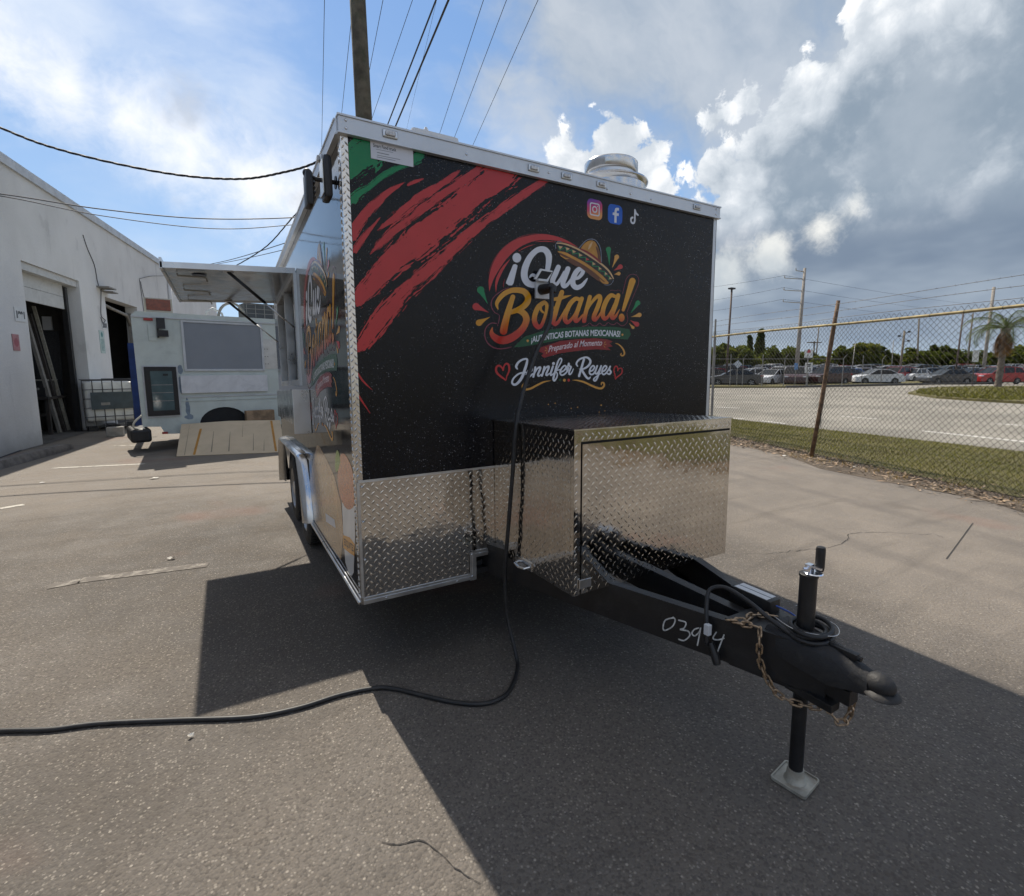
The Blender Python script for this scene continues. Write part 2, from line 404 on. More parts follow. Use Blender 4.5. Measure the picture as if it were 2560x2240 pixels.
M_WPAINT = mat('road_paint', (.62, .60, .55), .7, var=.2, vs=5, dirt=(.2, .18, .16, .9))
M_CONC = mat('concrete', (.30, .285, .26), .9, var=.22, vs=5, bump=.5, bs=40, dirt=(.12, .11, .10, .6))

gnd = MB().poly([(-900, -900, -.06), (1100, -900, -.06), (1100, 1100, -.06), (-900, 1100, -.06)]).build('ground', M_GRASSG)
setting(gnd)
lotm = MB()
lotm.poly([fence_pt(-60, .30), fence_pt(60, .30), (-40, 70, 0), (-40, -70, 0)])
lot = setting(lotm.build('asphalt_lot', M_ASPH))
vm_ = MB(); n = 60
for k in range(n):
    a0 = -34+k*64/n; a1 = a0+64/n
    w = lambda a: -.50+.16*math.sin(a*1.7)+.10*math.sin(a*4.1+1)
    vm_.poly([fence_pt(a0, w(a0), .004), fence_pt(a1, w(a1), .004), fence_pt(a1, .75, .012), fence_pt(a0, .75, .012)])
setting(vm_.build('verge_soil', M_DIRT))
far_off = lambda a: 2.75+max(0, 6.1-a)*.24 if a > -3 else 4.9
gm = MB()
for k in range(n):
    a0 = -34+k*64/n; a1 = a0+64/n
    gm.poly([fence_pt(a0, .25, .016), fence_pt(a1, .25, .016), fence_pt(a1, far_off(a1), .016), fence_pt(a0, far_off(a0), .016)])
setting(gm.build('grass_verge', M_GRASSG))
setting(MB().poly([fence_pt(-120, 2.0, -.004), fence_pt(220, 2.0, -.004), fence_pt(220, 260, -.004), fence_pt(-120, 260, -.004)]).build('road', M_ROAD))

def blades(name, m, pts, hgt, wid, lean=.5):
    vs = []; fs = []
    for i, p in enumerate(pts):
        h = hgt*random.uniform(.5, 1.25); a = random.uniform(0, 6.283); w = wid*random.uniform(.6, 1.2)
        dx, dy = math.cos(a), math.sin(a); la = random.uniform(0, 6.283); l = h*lean*random.random()
        vs += [(p[0]-dx*w, p[1]-dy*w, p[2]), (p[0]+dx*w, p[1]+dy*w, p[2]), (p[0]+math.cos(la)*l, p[1]+math.sin(la)*l, p[2]+h)]
        fs.append((3*i, 3*i+1, 3*i+2))
    mb = MB(); mb.v = vs; mb.f = fs
    o = mb.build(name, m, fix=False); o['kind'] = 'stuff'; return o
pts = []
while len(pts) < 85000:
    a = random.uniform(-13, 9) if random.random() < .8 else random.uniform(-30, 25)
    off = .35+random.random()**1.0*(far_off(a)-.35)
    if off < .9 and random.random() < .5*(.9-off)/.55+.1: continue
    pts.append(fence_pt(a, off, .014))
g1 = blades('grass', M_BLADE, pts, .042, .0045, 1.0); tag(g1, 'short mown green grass on the verge beyond the chain link fence', 'grass')
pts = []
for k in range(60):
    a = random.uniform(-10, 8); off = random.uniform(-.32, .6); c = fence_pt(a, off, .006)
    for j in range(random.randint(12, 50)): pts.append(c+np.array([random.gauss(0, .10), random.gauss(0, .10), 0]))
g2 = blades('dry_grass_tufts', M_BLADE2, pts, .075, .0035, 1.3); tag(g2, 'dry straw coloured weed tufts along the foot of the fence', 'weeds')
# loose litter of twigs and leaf bits at the fence foot
M_LIT = mat('leaf_bits', (.24, .17, .11), .9, var=.8, vs=9, dirt=(.45, .40, .33, .6))
mb = MB()
for k in range(5200):
    a = random.uniform(-12, 9); off = random.gauss(-.05, .27)
    c = fence_pt(a, max(-.6, min(.7, off)), .014+.01*random.random()); t = random.uniform(0, 6.28); l = random.choice((.015, .025, .04, .08)); w = random.uniform(.005, .018)
    d = np.array([math.cos(t), math.sin(t), random.uniform(-.3, .5)])*l; e = np.array([-math.sin(t), math.cos(t), random.uniform(-.3, .6)])*w
    mb.add([c-d, c-e, c+d, c+e], [(0, 1, 2, 3)])
lit = mb.build('leaf_litter', M_LIT, fix=False); lit['kind'] = 'stuff'; tag(lit, 'brown twigs and dead leaf litter under the chain link fence', 'leaf litter')
# scraps that can be told apart
M_PAPER = mat('paper', (.62, .59, .53), .8, var=.15)
def scrap(px, s, label):
    c = ground(*px); mb = MB(); N = 7
    P = [(c[0]+s*(.6+.4*random.random())*math.cos(6.283*k/N), c[1]+s*.7*(.6+.4*random.random())*math.sin(6.283*k/N), .004+random.random()*.02) for k in range(N)]
    mb.add(P+[(c[0], c[1], .03*s*10)], [(k, (k+1) % N, N) for k in range(N)])
    tag(mb.build('paper_scrap', M_PAPER, fix=False), label, 'litter')
scrap((386, 1197), .075, 'crumpled white paper scrap on asphalt in front of the old truck')
scrap((428, 1399), .035, 'small white paper scrap beside the faded parking line')
scrap((478, 1844), .016, 'tiny white wrapper fleck beside the black power cord')
scrap((2135, 1168), .05, 'white paper scrap in the litter by the fence post')
scrap((1960, 1140), .07, 'long white torn plastic strip on the soil left of the leaning post')
scrap((106, 1208), .04, 'white paper bit near the parking stop')

# painted lines
def line(name, a, b, w, z=.004, label=None):
    a, b = np.array(a), np.array(b); d = (b-a)/np.linalg.norm(b-a); s = np.array([-d[1], d[0], 0])*w/2
    o = MB().poly([a-s+[0, 0, z], b-s+[0, 0, z], b+s+[0, 0, z], a+s+[0, 0, z]]).build(name, M_WP2 if 'bay' in name else M_WPAINT)
    return setting(o)
def worn_paint(name, k, pc=(.50, .47, .41)):
    m, q, b = newmat(name)
    P = q.n('ShaderNodeNewGeometry').outputs['Position']
    w = q.ramp(q.noise(P, 11, 6, .7), k, k+.14)
    q.L.new(q.mix(w, pc, (.134, .117, .100)), b.inputs['Base Color']); b.inputs['Roughness'].default_value = .85
    return m
M_WP2 = worn_paint('worn_paint', .50); M_WP3 = worn_paint('very_worn_paint', .40, (.27, .245, .21))
line('bay_marking', ground(130, 1171), ground(362, 1160), .09)
line('bay_marking', ground(285, 1115), ground(345, 1113), .09)
line('bay_marking', ground(0, 1272), ground(60, 1262), .10)
o = line('bay_marking', ground(200, 1452), ground(520, 1412), .11); o.data.materials[0] = M_WP3
o = line('bay_marking', ground(120, 1468), ground(200, 1453), .10); o.data.materials[0] = M_WP3
for (a, b_, w) in [((2306, 1077), (2580, 1106), .16), ((2486, 1059), (2600, 1066), .16), ((1790, 1042), (1860, 1047), .12), ((1905, 1052), (1965, 1059), .12), ((2100, 1040), (2200, 1048), .12), ((1790, 1018), (1850, 1020), .15)]:
    pa, pb = ground(*a), ground(*b_); line('lane_marking', pa, pb, w, .0)
# saw cut joints in the lot
M_JOINT = mat('joint_tar', (.035, .032, .03), .9)
def strip(name, pts, w, m, z=.003):
    mb = MB(); P = [ground(*p)+[0, 0, z] for p in pts]
    for i in range(len(P)-1):
        d = P[i+1]-P[i]; s = np.array([-d[1], d[0], 0]); s = s/np.linalg.norm(s)*w/2
        mb.poly([P[i]-s, P[i+1]-s, P[i+1]+s, P[i]+s])
    return setting(mb.build(name, m))
strip('pavement_joint', [(2432, 1308), (2400, 1352), (2366, 1398)], .010, M_JOINT)
def crack(name, pts):
    P = smooth_curve(pts, 7); mb = MB(); prev = None
    for i, p in enumerate(P):
        g_ = ground(p[0]+random.gauss(0, 1.5), p[1]+random.gauss(0, 1.2)); w = .0028*random.uniform(.4, 1.5)*math.sin(math.pi*(i+.6)/(len(P)+.2))+.0008
        cur = (g_+[0, w, .003], g_+[0, -w, .003])
        if prev: mb.poly([prev[0], cur[0], cur[1], prev[1]])
        prev = cur
    return setting(mb.build(name, M_JOINT))
crack('asphalt_crack', [(1860, 1385), (1925, 1384), (2000, 1376), (2080, 1368), (2118, 1350), (2125, 1335), (2190, 1332), (2330, 1337), (2360, 1346)])
crack('asphalt_crack', [(955, 2108), (1000, 2113), (1060, 2106), (1150, 2180), (1200, 2210)])
crack('asphalt_crack', [(440, 1200), (425, 1228), (418, 1240)])

# the car park rises gently away from the road
rp0 = [atdepth(u, 918.5, 58)*[1, 1, 0] for u in (900, 3400)]; rp1 = [atdepth(u, 918.5, 130)*[1, 1, 0]+[0, 0, 1.44] for u in (3400, 900)]
setting(MB().poly(rp0+rp1).build('car_park_ground', M_ROAD))
# far verge, island, kerb
def pxpoly(name, pts, m, z, thick=0.0):
    P = [ground(*p)+[0, 0, z] for p in pts]
    mb = MB()
    if thick: mb.prism(P, (0, 0, -thick))
    else: mb.poly(P)
    return setting(mb.build(name, m))
isl = [(2270, 985), (2300, 976), (2350, 970.5), (2450, 968), (2560, 967.5), (2760, 967.5), (2760, 1024), (2560, 1010), (2440, 1003), (2340, 996)]
pxpoly('grass_island', isl, M_GRASSG, .11, .13)
ver = [(1700, 969.5), (1965, 969.5), (2120, 966.5), (2330, 961.5), (2490, 959.5), (2490, 953.5), (2320, 953), (2200, 956), (2120, 958.5), (1990, 961), (1700, 965)]
pxpoly('far_grass_verge', ver, M_GRASSG, .11, .13)
mb = MB(); P = [ground(*p)+[0, 0, .12] for p in [(1965, 970.3), (2040, 969.2), (2120, 967.3), (2330, 962.3), (2490, 960.3)]]
mb.tube(P, .10, 6)
setting(mb.build('kerb', mat('kerb_dark', (.09, .085, .08), .9)))
pts = [];
Pi = [ground(*p) for p in isl]
for k in range(5000):
    p = ground(random.uniform(2290, 2600), random.uniform(970, 1006)); pts.append(p+[0, 0, .11])
isd = []
def inside(p, poly):
    c = False; j = len(poly)-1
    for i in range(len(poly)):
        if (poly[i][1] > p[1]) != (poly[j][1] > p[1]) and p[0] < (poly[j][0]-poly[i][0])*(p[1]-poly[i][1])/(poly[j][1]-poly[i][1])+poly[i][0]: c = not c
        j = i
    return c
pts = [p for p in pts if inside(p, Pi)]
g3 = blades('island_grass', M_BLADE, pts, .10, .03, .8); tag(g3, 'rough grass growing on the traffic island round the palm', 'grass')
# ================================================================== FOOD TRAILER
TILT = 0.032876
W, L, ZT, ZB, ZP = 2.59, 4.33, 2.684, .309, .962
def TS(p): return (p[0], p[1], p[2]-(p[1]-3.0)*TILT)                 # the trailer stands slightly nose-up
def fr(u, v, y=0.0):
    """photo pixel -> trailer (x, z) on the plane at depth y"""
    P = onplane(u, v, (0, y, 0), (0, 1, 0)); return P[0], P[2]+(y-3.0)*TILT
def sd_(u, v, x=0.0):
    P = onplane(u, v, (x, 0, 0), (1, 0, 0)); return P[1], P[2]+(P[1]-3.0)*TILT

def wrap_mat(name, r0, r1):
    m, q, b = newmat(name)
    P = q.n('ShaderNodeTexCoord').outputs['Object']
    cl = q.noise(P, 2.2, 6, .65); sp = q.vor(P, 95); sp2 = q.vor(P, 44); gr = q.noise(P, 130, 3, .7)
    rg = q.n('ShaderNodeTexVoronoi'); q.L.new(P, rg.inputs['Vector']); rg.inputs['Scale'].default_value = 95
    sepc = q.n('ShaderNodeSeparateColor'); q.L.new(rg.outputs['Color'], sepc.inputs[0])
    s1 = q.m('MULTIPLY', q.ramp(sp, .12, .34, 1.0, 0.0), q.m('MULTIPLY', q.ramp(sepc.outputs[0], .66, .98), q.ramp(cl, .36, .66)))
    s2 = q.m('MULTIPLY', q.ramp(sp2, .05, .09, 1.0, 0.0), q.ramp(cl, .42, .65))
    dust = q.m('MULTIPLY', q.ramp(gr, .52, .76), q.ramp(cl, .40, .72))
    c = q.mix(q.m('MULTIPLY', dust, .75), (.0055, .0058, .0075), (.036, .038, .044))
    c = q.mix(q.m('MULTIPLY', s1, .95), c, (.27, .27, .28))
    c = q.mix(q.m('MULTIPLY', s2, .8), c, (.30, .30, .30))
    q.L.new(c, b.inputs['Base Color'])
    q.L.new(q.ramp(q.noise(P, 5, 5, .6), .3, .7, r0, r1), b.inputs['Roughness'])
    b.inputs['Specular IOR Level'].default_value = .26
    bp = q.n('ShaderNodeBump'); bp.inputs['Strength'].default_value = .05; bp.inputs['Distance'].default_value = .02
    q.L.new(q.noise(P, 3.0, 2, .4), bp.inputs['Height']); q.L.new(bp.outputs[0], b.inputs['Normal'])
    return m
M_WRAP = wrap_mat('black_vinyl_wrap', .19, .27); M_WRAPS = wrap_mat('glossy_black_vinyl_wrap', .05, .10)
def tread_mat(name, rough, wav):
    m, q, b = newmat(name)
    P = q.n('ShaderNodeTexCoord').outputs['Object']
    q.L.new(q.mix(q.ramp(q.noise(P, 3, 6, .65), .35, .7), (.60, .575, .54), (.72, .69, .645)), b.inputs['Base Color'])
    b.inputs['Metallic'].default_value = 1.0
    sm = q.noise(P, 7, 7, .7, .8)
    q.L.new(q.ramp(sm, .35, .72, rough, rough+.10), b.inputs['Roughness'])
    bp = q.n('ShaderNodeBump'); bp.inputs['Strength'].default_value = wav; bp.inputs['Distance'].default_value = .03
    q.L.new(q.m('ADD', q.noise(P, 4.0, 2, .5), q.m('MULTIPLY', q.noise(P, 26, 3, .5), .12)), bp.inputs['Height']); q.L.new(bp.outputs[0], b.inputs['Normal'])
    return m
M_TREAD = tread_mat('polished_tread_plate', .045, .15)
M_TREAD2 = tread_mat('brushed_tread_plate', .17, .12)
M_ALU = mat('aluminium_trim', (.60, .61, .62), .34, 1.0, var=.1, vs=4, rvar=.08)
M_ALUW = mat('pale_aluminium_fascia', (.56, .58, .60), .42, .55, var=.06, vs=3, dirt=(.35, .34, .32, .35))
M_STEEL = mat('stainless_steel', (.58, .58, .58), .20, 1.0, var=.08, vs=5, rvar=.06)
M_BLKM = mat('black_painted_steel', (.010, .010, .011), .42, 0, var=.3, vs=9, bump=.12, bs=90, dirt=(.045, .042, .038, .35))
M_RUB = mat('tyre_rubber', (.018, .018, .018), .8, 0, var=.3, vs=12, bump=.3, bs=50, dirt=(.07, .06, .05, .5))
M_BLKP = mat('black_plastic', (.012, .012, .013), .45, 0, var=.2)
M_CABLE = mat('black_cable', (.014, .014, .015), .5, 0, var=.3, vs=20, dirt=(.06, .055, .05, .4))
M_GALV = mat('galvanised_steel', (.40, .385, .33), .55, .45, var=.2, vs=14, dirt=(.25, .16, .10, .4))
M_ZINC = mat('zinc_plate', (.75, .78, .85), .22, 1.0)
M_CHAIN = mat('chain_steel', (.36, .26, .17), .42, .85, var=.5, vs=60)
M_WHITEP = mat('white_plastic', (.58, .59, .60), .5, 0, var=.05)
M_GLASS = mat('dark_glass', (.02, .025, .028), .05, 0, var=.05, spec=.7)
M_DARK = mat('dark_interior', (.02, .02, .02), .9)
M_LENS = mat('clear_lens', (.55, .55, .55), .15, 0, var=.3, vs=60, spec=.8)

TR = root('food_trailer', 'black wrapped food trailer with polished tread plate toolbox on its tongue', 'food trailer', (1.3, 1.8, 0))
def tp(mb, name, m, parent=None, sm=False, auto=None, sh=True):
    return mb.build(name, m, parent or TR, smooth=sm, auto=auto, fn=TS if sh else None)

LUGN = 0
def lugs(mb, o, u, v, nrm, poly=None, wu=1.0, wv=1.0, pitch=.036, ln=.0125, wd=.0036, h=.0016, flip=False):
    """raised tread pattern: elongated lugs at alternating diagonals"""
    o, u, v, nrm = map(np.array, (o, u, v, nrm))
    iu = int(wu/pitch*2)+1; iv = int(wv/pitch*2)+1
    for i in range(iu):
        for j in range(iv):
            if (i+j) % 2: continue
            a, b = (i+.5)*pitch/2, (j+.5)*pitch/2
            if a > wu-.008 or b > wv-.008: continue
            if poly is not None and not poly(a, b): continue
            s = 1 if (i % 2 == 0) else -1
            if flip: s = -s
            ang = R(52)*s
            d = u*math.cos(ang)+v*math.sin(ang); e = -u*math.sin(ang)+v*math.cos(ang)
            c = o+u*a+v*b
            vs = [c-d*ln, c-d*ln*.35-e*wd, c+d*ln*.35-e*wd, c+d*ln, c+d*ln*.35+e*wd, c-d*ln*.35+e*wd, c-d*ln*.55+nrm*h, c+d*ln*.55+nrm*h]
            mb.add(vs, [(0, 1, 6), (1, 2, 7, 6), (2, 3, 7), (3, 4, 7), (4, 5, 6, 7), (5, 0, 6)])
def lugpart(name, parent, m, *a, **k):
    mb = MB(); lugs(mb, *a, **k)
    me_o = mb.build(name, m, parent, fn=TS, fix=False, auto=50); me_o['kind'] = 'stuff'; return me_o

# --- shell
panL = tp(MB().box((.024, -.003, ZP), (1.2562, .02, 2.612)), 'front_panel', M_WRAP)
panR = tp(MB().box((1.2578, -.003, ZP), (2.566, .02, 2.612)), 'front_panel', M_WRAP)
tp(MB().box((1.2555, -.0005, ZP), (1.2585, .02, 2.612)), 'panel_seam', M_ALU)
wl = MB()
for (y0, y1, z0, z1) in [(.02, 1.86, .33, 2.62), (1.86, 2.0, .84, 2.62), (2.0, 3.68, .84, 1.45), (2.0, 3.68, 2.36, 2.62), (3.68, 4.02, .84, 2.62), (4.02, 4.33, .33, 2.62)]:
    wl.box((0, y0, z0), (.04, y1, z1))
wallL = tp(wl, 'side_wall', M_WRAPS)
tp(MB().box((W-.04, .02, .33), (W, L, 2.62)), 'side_wall', M_WRAP)
tp(MB().box((.04, L-.03, .33), (W-.04, L, 2.62)), 'rear_wall', M_WRAP)
tp(MB().box((.04, .03, .36), (W-.04, L-.03, .40)), 'floor_deck', M_DARK)
tp(MB().box((0, 0, 2.625), (W, L, 2.682)), 'roof', M_ALUW)
# interior lining seen through the serving window
tp(MB().box((W-.06, .06, .42), (W-.045, L-.05, 2.6)), 'inner_lining', M_STEEL)
tp(MB().box((.06, .05, .42), (W-.06, .06, 2.6)), 'inner_lining', M_STEEL)
tp(MB().box((.06, L-.05, .42), (W-.06, L-.04, 2.6)), 'inner_lining', M_STEEL)
# --- fascia round the roof
fa = MB(); fa.box((-.014, -.022, 2.612), (W+.016, -.001, 2.680)); fa.box((-.018, -.030, 2.604), (W+.020, -.001, 2.6115)); fa.box((-.018, -.028, 2.6805), (W+.022, .03, 2.689))
fas = tp(fa, 'roof_fascia', M_ALUW, auto=30)
fb = MB(); fb.box((-.020, .0, 2.612), (-.001, L, 2.680)); fb.box((-.027, .0, 2.604), (-.001, L, 2.6115)); fb.box((-.025, .031, 2.6805), (.03, L, 2.688))
fas2 = tp(fb, 'roof_fascia', M_ALUW, auto=30)
fb = MB(); fb.box((W+.001, .0, 2.612), (W+.020, L, 2.680)); fb.box((W-.03, .031, 2.6805), (W+.025, L, 2.688))
tp(fb, 'roof_fascia', M_ALUW)
for (u, v) in [(975, 337), (1334, 425), (1416, 441), (1503, 464), (1742, 524)]:
    x, z = fr(u, v, -.022); z = 2.648
    mb = MB().box((x-.036, -.030, z-.018), (x+.036, -.0225, z+.018), .006)
    lt = tp(mb, 'clearance_light', M_ALU, fas); tp(MB().box((x-.024, -.038, z-.010), (x+.024, -.0305, z+.010), .005), 'lens', M_LENS, lt)
mb = MB().box((-.030, .40, 2.63), (-.0205, .47, 2.666), .004); lt = tp(mb, 'clearance_light', M_ALU, fas2); tp(MB().box((-.045, .41, 2.635), (-.0305, .46, 2.662), .006), 'lens', M_LENS, lt)
mb = MB()
for x, z in [(.02, 2.665), (.02, 2.63), (.62, 2.64), (1.13, 2.645), (1.56, 2.63), (1.75, 2.635), (1.93, 2.63), (2.565, 2.665), (2.565, 2.63)]: mb.lathe([(.0065, -.0225), (.0065, -.0245), (.004, -.0265)], (x, 0, z), 'y', 8)
rv = tp(mb, 'rivets', M_STEEL, fas); rv['kind'] = 'stuff'
# --- corner trims
tp(MB().box((-.006, -.006, ZB), (.028, -.0031, 2.604)).box((-.006, -.003, ZB), (-.0005, .055, 2.604)), 'corner_trim', M_TREAD2)
ct = [o for o in TR.children if o.name.startswith('corner_trim')][0]
lugpart('tread_pattern', ct, M_TREAD2, (-.005, -.006, .98), (1, 0, 0), (0, 0, 1), (0, -1, 0), wu=.034, wv=1.62, pitch=.034, ln=.013, wd=.004, h=.003)
lugpart('tread_pattern', ct, M_TREAD2, (-.006, .05, .35), (0, -1, 0), (0, 0, 1), (-1, 0, 0), wu=.05, wv=2.24, pitch=.034, ln=.013, wd=.004, h=.004)
tp(MB().box((2.562, -.005, ZB), (W+.005, -.0031, 2.604)).box((W+.0005, -.005, ZB), (W+.005, .05, 2.604)), 'corner_trim', M_ALUW)
# --- lower tread plate with the notch over the tongue
XN, ZN = .634, .470
pp = [(.008, ZB), (XN, ZB), (XN, ZN), (1.955, ZN), (1.955, ZB), (2.585, ZB), (2.585, ZP), (.008, ZP)]
plate = tp(MB().prism([(x, -.009, z) for x, z in pp], (0, .008, 0)), 'tread_plate', M_TREAD)
lugpart('tread_pattern', plate, M_TREAD, (.018, -.009, ZB+.03), (1, 0, 0), (0, 0, 1), (0, -1, 0), lambda a, b: (a < XN-.06 or b > ZN-ZB+.0), wu=.78, wv=ZP-ZB-.045, pitch=.045, ln=.0155, wd=.0046, h=.0015)
tr_ = MB(); tr_.box((.004, -.014, ZB), (XN+.004, -.0095, ZB+.036)); tr_.box((.004, -.018, ZB+.014), (XN+.004, -.0142, ZB+.022))
tr_.box((XN-.034, -.017, ZB-.004), (XN+.006, -.0145, ZN+.006)); tr_.box((XN-.018, -.021, ZB-.004), (XN-.008, -.0172, ZN+.006)); tr_.box((XN+.0065, -.016, ZN-.030), (1.95, -.0095, ZN+.008)); tr_.box((XN-.002, -.020, ZN-.016), (1.95, -.0162, ZN-.008))
tr_.box((.003, -.013, ZP-.008), (W-.003, -.0095, ZP+.004)); tr_.box((-.004, -.0125, ZB+.036), (.010, -.0095, ZP-.008))
tp(tr_, 'plate_edging', M_ALU, plate)
mb = MB()
for x, z in [(.12, ZB+.012), (.52, ZB+.012), (XN-.02, ZB+.02), (XN-.02, ZN-.01), (XN+.03, ZN-.012), (.02, ZP-.03), (.02, .75), (.02, .55)]: mb.lathe([(.006, -.0155), (.006, -.0185), (.003, -.0205)], (x, 0, z), 'y', 8)
tp(mb, 'rivets', M_ALU, plate)['kind'] = 'stuff'
# --- side sill rails
mb = MB(); tp(MB().tube([(-.012, .0, ZB+.012), (-.012, 1.80, ZB+.012)], .011, 8), 'sill_rail', M_ALU, sm=True); tp(MB().tube([(-.006, .0, ZB+.036), (-.006, 1.80, ZB+.036)], .006, 6), 'sill_rail', M_ALU, sm=True)
tp(MB().tube([(-.012, 4.06, ZB+.012), (-.012, L, ZB+.012)], .011, 8), 'sill_rail', M_ALU, sm=True)
# --- fender with twin arches
fo = []
YF0, YF1, ZFT = 1.83, 4.06, .855
for t in np.linspace(0, 1, 9): fo.append((YF0+.20*t**1.6, .33+(ZFT-.33-.06)*t))
fo += [(2.07, .838), (2.14, ZFT)]
fo += [(3.75, ZFT), (3.83, .838)]
for t in np.linspace(1, 0, 9): fo.append((YF1-.20*t**1.6, .33+(ZFT-.33-.06)*t))
fd = MB(); prof = [(-.001, .055), (-.03, .05), (-.065, .03), (-.080, .008), (-.078, -.012), (-.055, -.018), (-.001, -.018)]
cy, cz = 2.945, .40
ring = []
for (y, z) in fo:
    d = np.array([y-cy, z-cz]); d = d/np.linalg.norm(d); ring.append([(px_, y+d[0]*pr, z+d[1]*pr) for px_, pr in prof])
vs = [p for r_ in ring for p in r_]; k = len(prof); fs = []
for i in range(len(ring)-1):
    for j in range(k): fs.append((i*k+j, i*k+(j+1) % k, (i+1)*k+(j+1) % k, (i+1)*k+j))
fd.add(vs, fs)
fen = tp(fd, 'fender', M_STEEL, auto=45)
sk = []
for t in np.linspace(0, 1, 9): sk.append((2.62+.30*t, .85-.22*t**1.7))
for t in np.linspace(1, 0, 9): sk.append((3.28-.30*t, .85-.22*t**1.7))
tp(MB().prism([(-.062, y, z) for y, z in sk], (.004, 0, 0)), 'fender_web', M_STEEL, fen)
tp(MB().box((.045, 1.87, .42), (.05, 4.01, .9)).box((.30, 1.87, .38), (.31, 4.01, .9)).box((.045, 1.87, .88), (.30, 4.01, .9)), 'wheel_box', M_DARK)
# --- wheels
def wheel(y):
    zc = .345; x0, x1 = -.005, .215
    c = (0, y, zc)
    prof = [(.215, x0+.012), (.24, x0), (.31, x0+.004), (.335, x0+.022), (.345, x0+.045), (.347, (x0+x1)/2), (.345, x1-.045), (.335, x1-.02), (.31, x1), (.215, x1-.01)]
    o = MB().lathe(prof, c, 'x', 40, cap=False).build('wheel', M_RUB, TR, auto=40)
    mb = MB()
    for k in range(46):
        a = 2*math.pi*k/46
        for (xa, xb, sh) in ((x0+.02, x0+.075, 0), (x0+.083, x0+.137, .5), (x0+.145, x1-.02, 0)):
            aa = a+sh*2*math.pi/46
            ra, e = .3455, .0155
            d = np.array([0, math.cos(aa), math.sin(aa)]); t = np.array([0, -math.sin(aa), math.cos(aa)])
            mb.obox(np.array(c)+d*ra+np.array([(xa+xb)/2, 0, 0]), np.array([(xb-xa)/2, 0, 0]), t*e, d*.006)
    mb.build('tread', M_RUB, o)
    rp = [(.218, x0+.010), (.205, x0+.006), (.195, x0+.03), (.15, x0+.055), (.08, x0+.045), (.07, x0+.012), (.04, x0+.008), (.0, x0+.008)]
    MB().lathe(rp, c, 'x', 32, cap=False).build('rim', mat('wheel_rim', (.34, .35, .36), .35, .8, dirt=(.12, .1, .09, .4)), o, auto=40)
    for k in range(6):
        a = 2*math.pi*k/6; MB().lathe([(.010, x0+.06), (.010, x0+.03), (.006, x0+.025)], (0, y+.105*math.cos(a), zc+.105*math.sin(a)), 'x', 6).build('lug_nut', M_STEEL, o)
wheel(2.42); wheel(3.31)
# --- serving window
wf = MB(); WY0, WY1, WZ0, WZ1 = 2.0, 3.68, 1.45, 2.36
for (a, b_) in [((WY0, WZ0), (WY1, WZ0+.05)), ((WY0, WZ1-.04), (WY1, WZ1)), ((WY0, WZ0+.05), (WY0+.05, WZ1-.04)), ((WY1-.05, WZ0+.05), (WY1, WZ1-.04)), ((2.80, WZ0+.05), (2.86, WZ1-.04))]:
    wf.box((-.022, a[0], a[1]), (.05, b_[0], b_[1]))
win = tp(wf, 'serving_window', M_ALU)
for (y0, y1) in [(2.06, 2.44), (2.87, 3.22)]:
    tp(MB().box((.012, y0, WZ0+.052), (.018, y1, WZ1-.042)), 'pane', M_GLASS, win)
for y_ in (2.44, 3.22): tp(MB().box((.01, y_, WZ0+.052), (.035, y_+.03, WZ1-.042)), 'sash_bar', M_BLKP, win)
# fold-down shelf under the window
sf = tp(MB().box((-.075, 1.62, 1.12), (-.062, 3.66, 1.41), .003).box((-.062, 1.62, 1.385), (-.001, 3.66, 1.395)), 'fold_down_shelf', M_STEEL)
tp(MB().box((-.12, 1.565, 1.085), (-.001, 1.585, 1.42), .003), 'shelf_bracket', M_ALU, sf)
# awning hatch
AY0, AY1 = 2.0, 3.72
hi, ho = 2.362, 2.322
aw = MB().prism([(-.004, AY0, hi), (-.872, AY0, ho), (-.872, AY0, ho+.022), (-.004, AY0, hi+.022)], (0, AY1-AY0, 0))
hatch = tp(aw, 'awning_hatch', M_STEEL)
ed = MB(); ed.prism([(-.006, AY0-.004, hi-.012), (-.885, AY0-.004, ho-.012), (-.885, AY0-.004, ho+.030), (-.006, AY0-.004, hi+.030)], (0, .0035, 0))
ed.prism([(-.006, AY1+.001, hi-.012), (-.885, AY1+.001, ho-.012), (-.885, AY1+.001, ho+.030), (-.006, AY1+.001, hi+.030)], (0, .0035, 0))
ed.box((-.889, AY0-.004, ho-.016), (-.8725, AY1+.004, ho+.060))
tp(ed, 'hatch_edging', M_ALU, hatch)
for (y, f_) in [(AY0+.05, .55), (AY1-.05, .55)]:
    a = np.array([-.47, y, hi-.022-.02*.5]); b2 = np.array([-.03, y+.02, 1.93]); m_ = a+(b2-a)*.55
    stt = tp(MB().tube([a, m_], .012, 8), 'gas_strut', M_BLKP, hatch, sm=True); tp(MB().tube([m_, b2], .006, 8), 'strut_rod', M_ALU, stt, sm=True)
    tp(MB().box((-.50, y-.03, hi-.036), (-.43, y+.03, hi-.024), .003), 'strut_plate', M_WHITEP, stt)
for y in (2.22, 2.9, 3.5):
    tp(MB().tube([(-.80, y, ho-.004), (-.80, y, ho-.02), (-.62, y, ho-.02), (-.61, y, ho-.05)], .007, 6), 'latch_handle', M_GALV, hatch, sm=True)
tp(MB().lathe([(.05, .0), (.05, .003)], (-.66, 2.28, ho+.0065-.004), 'z', 20), 'oval_badge', mat('navy_plastic', (.02, .04, .09), .4), hatch)
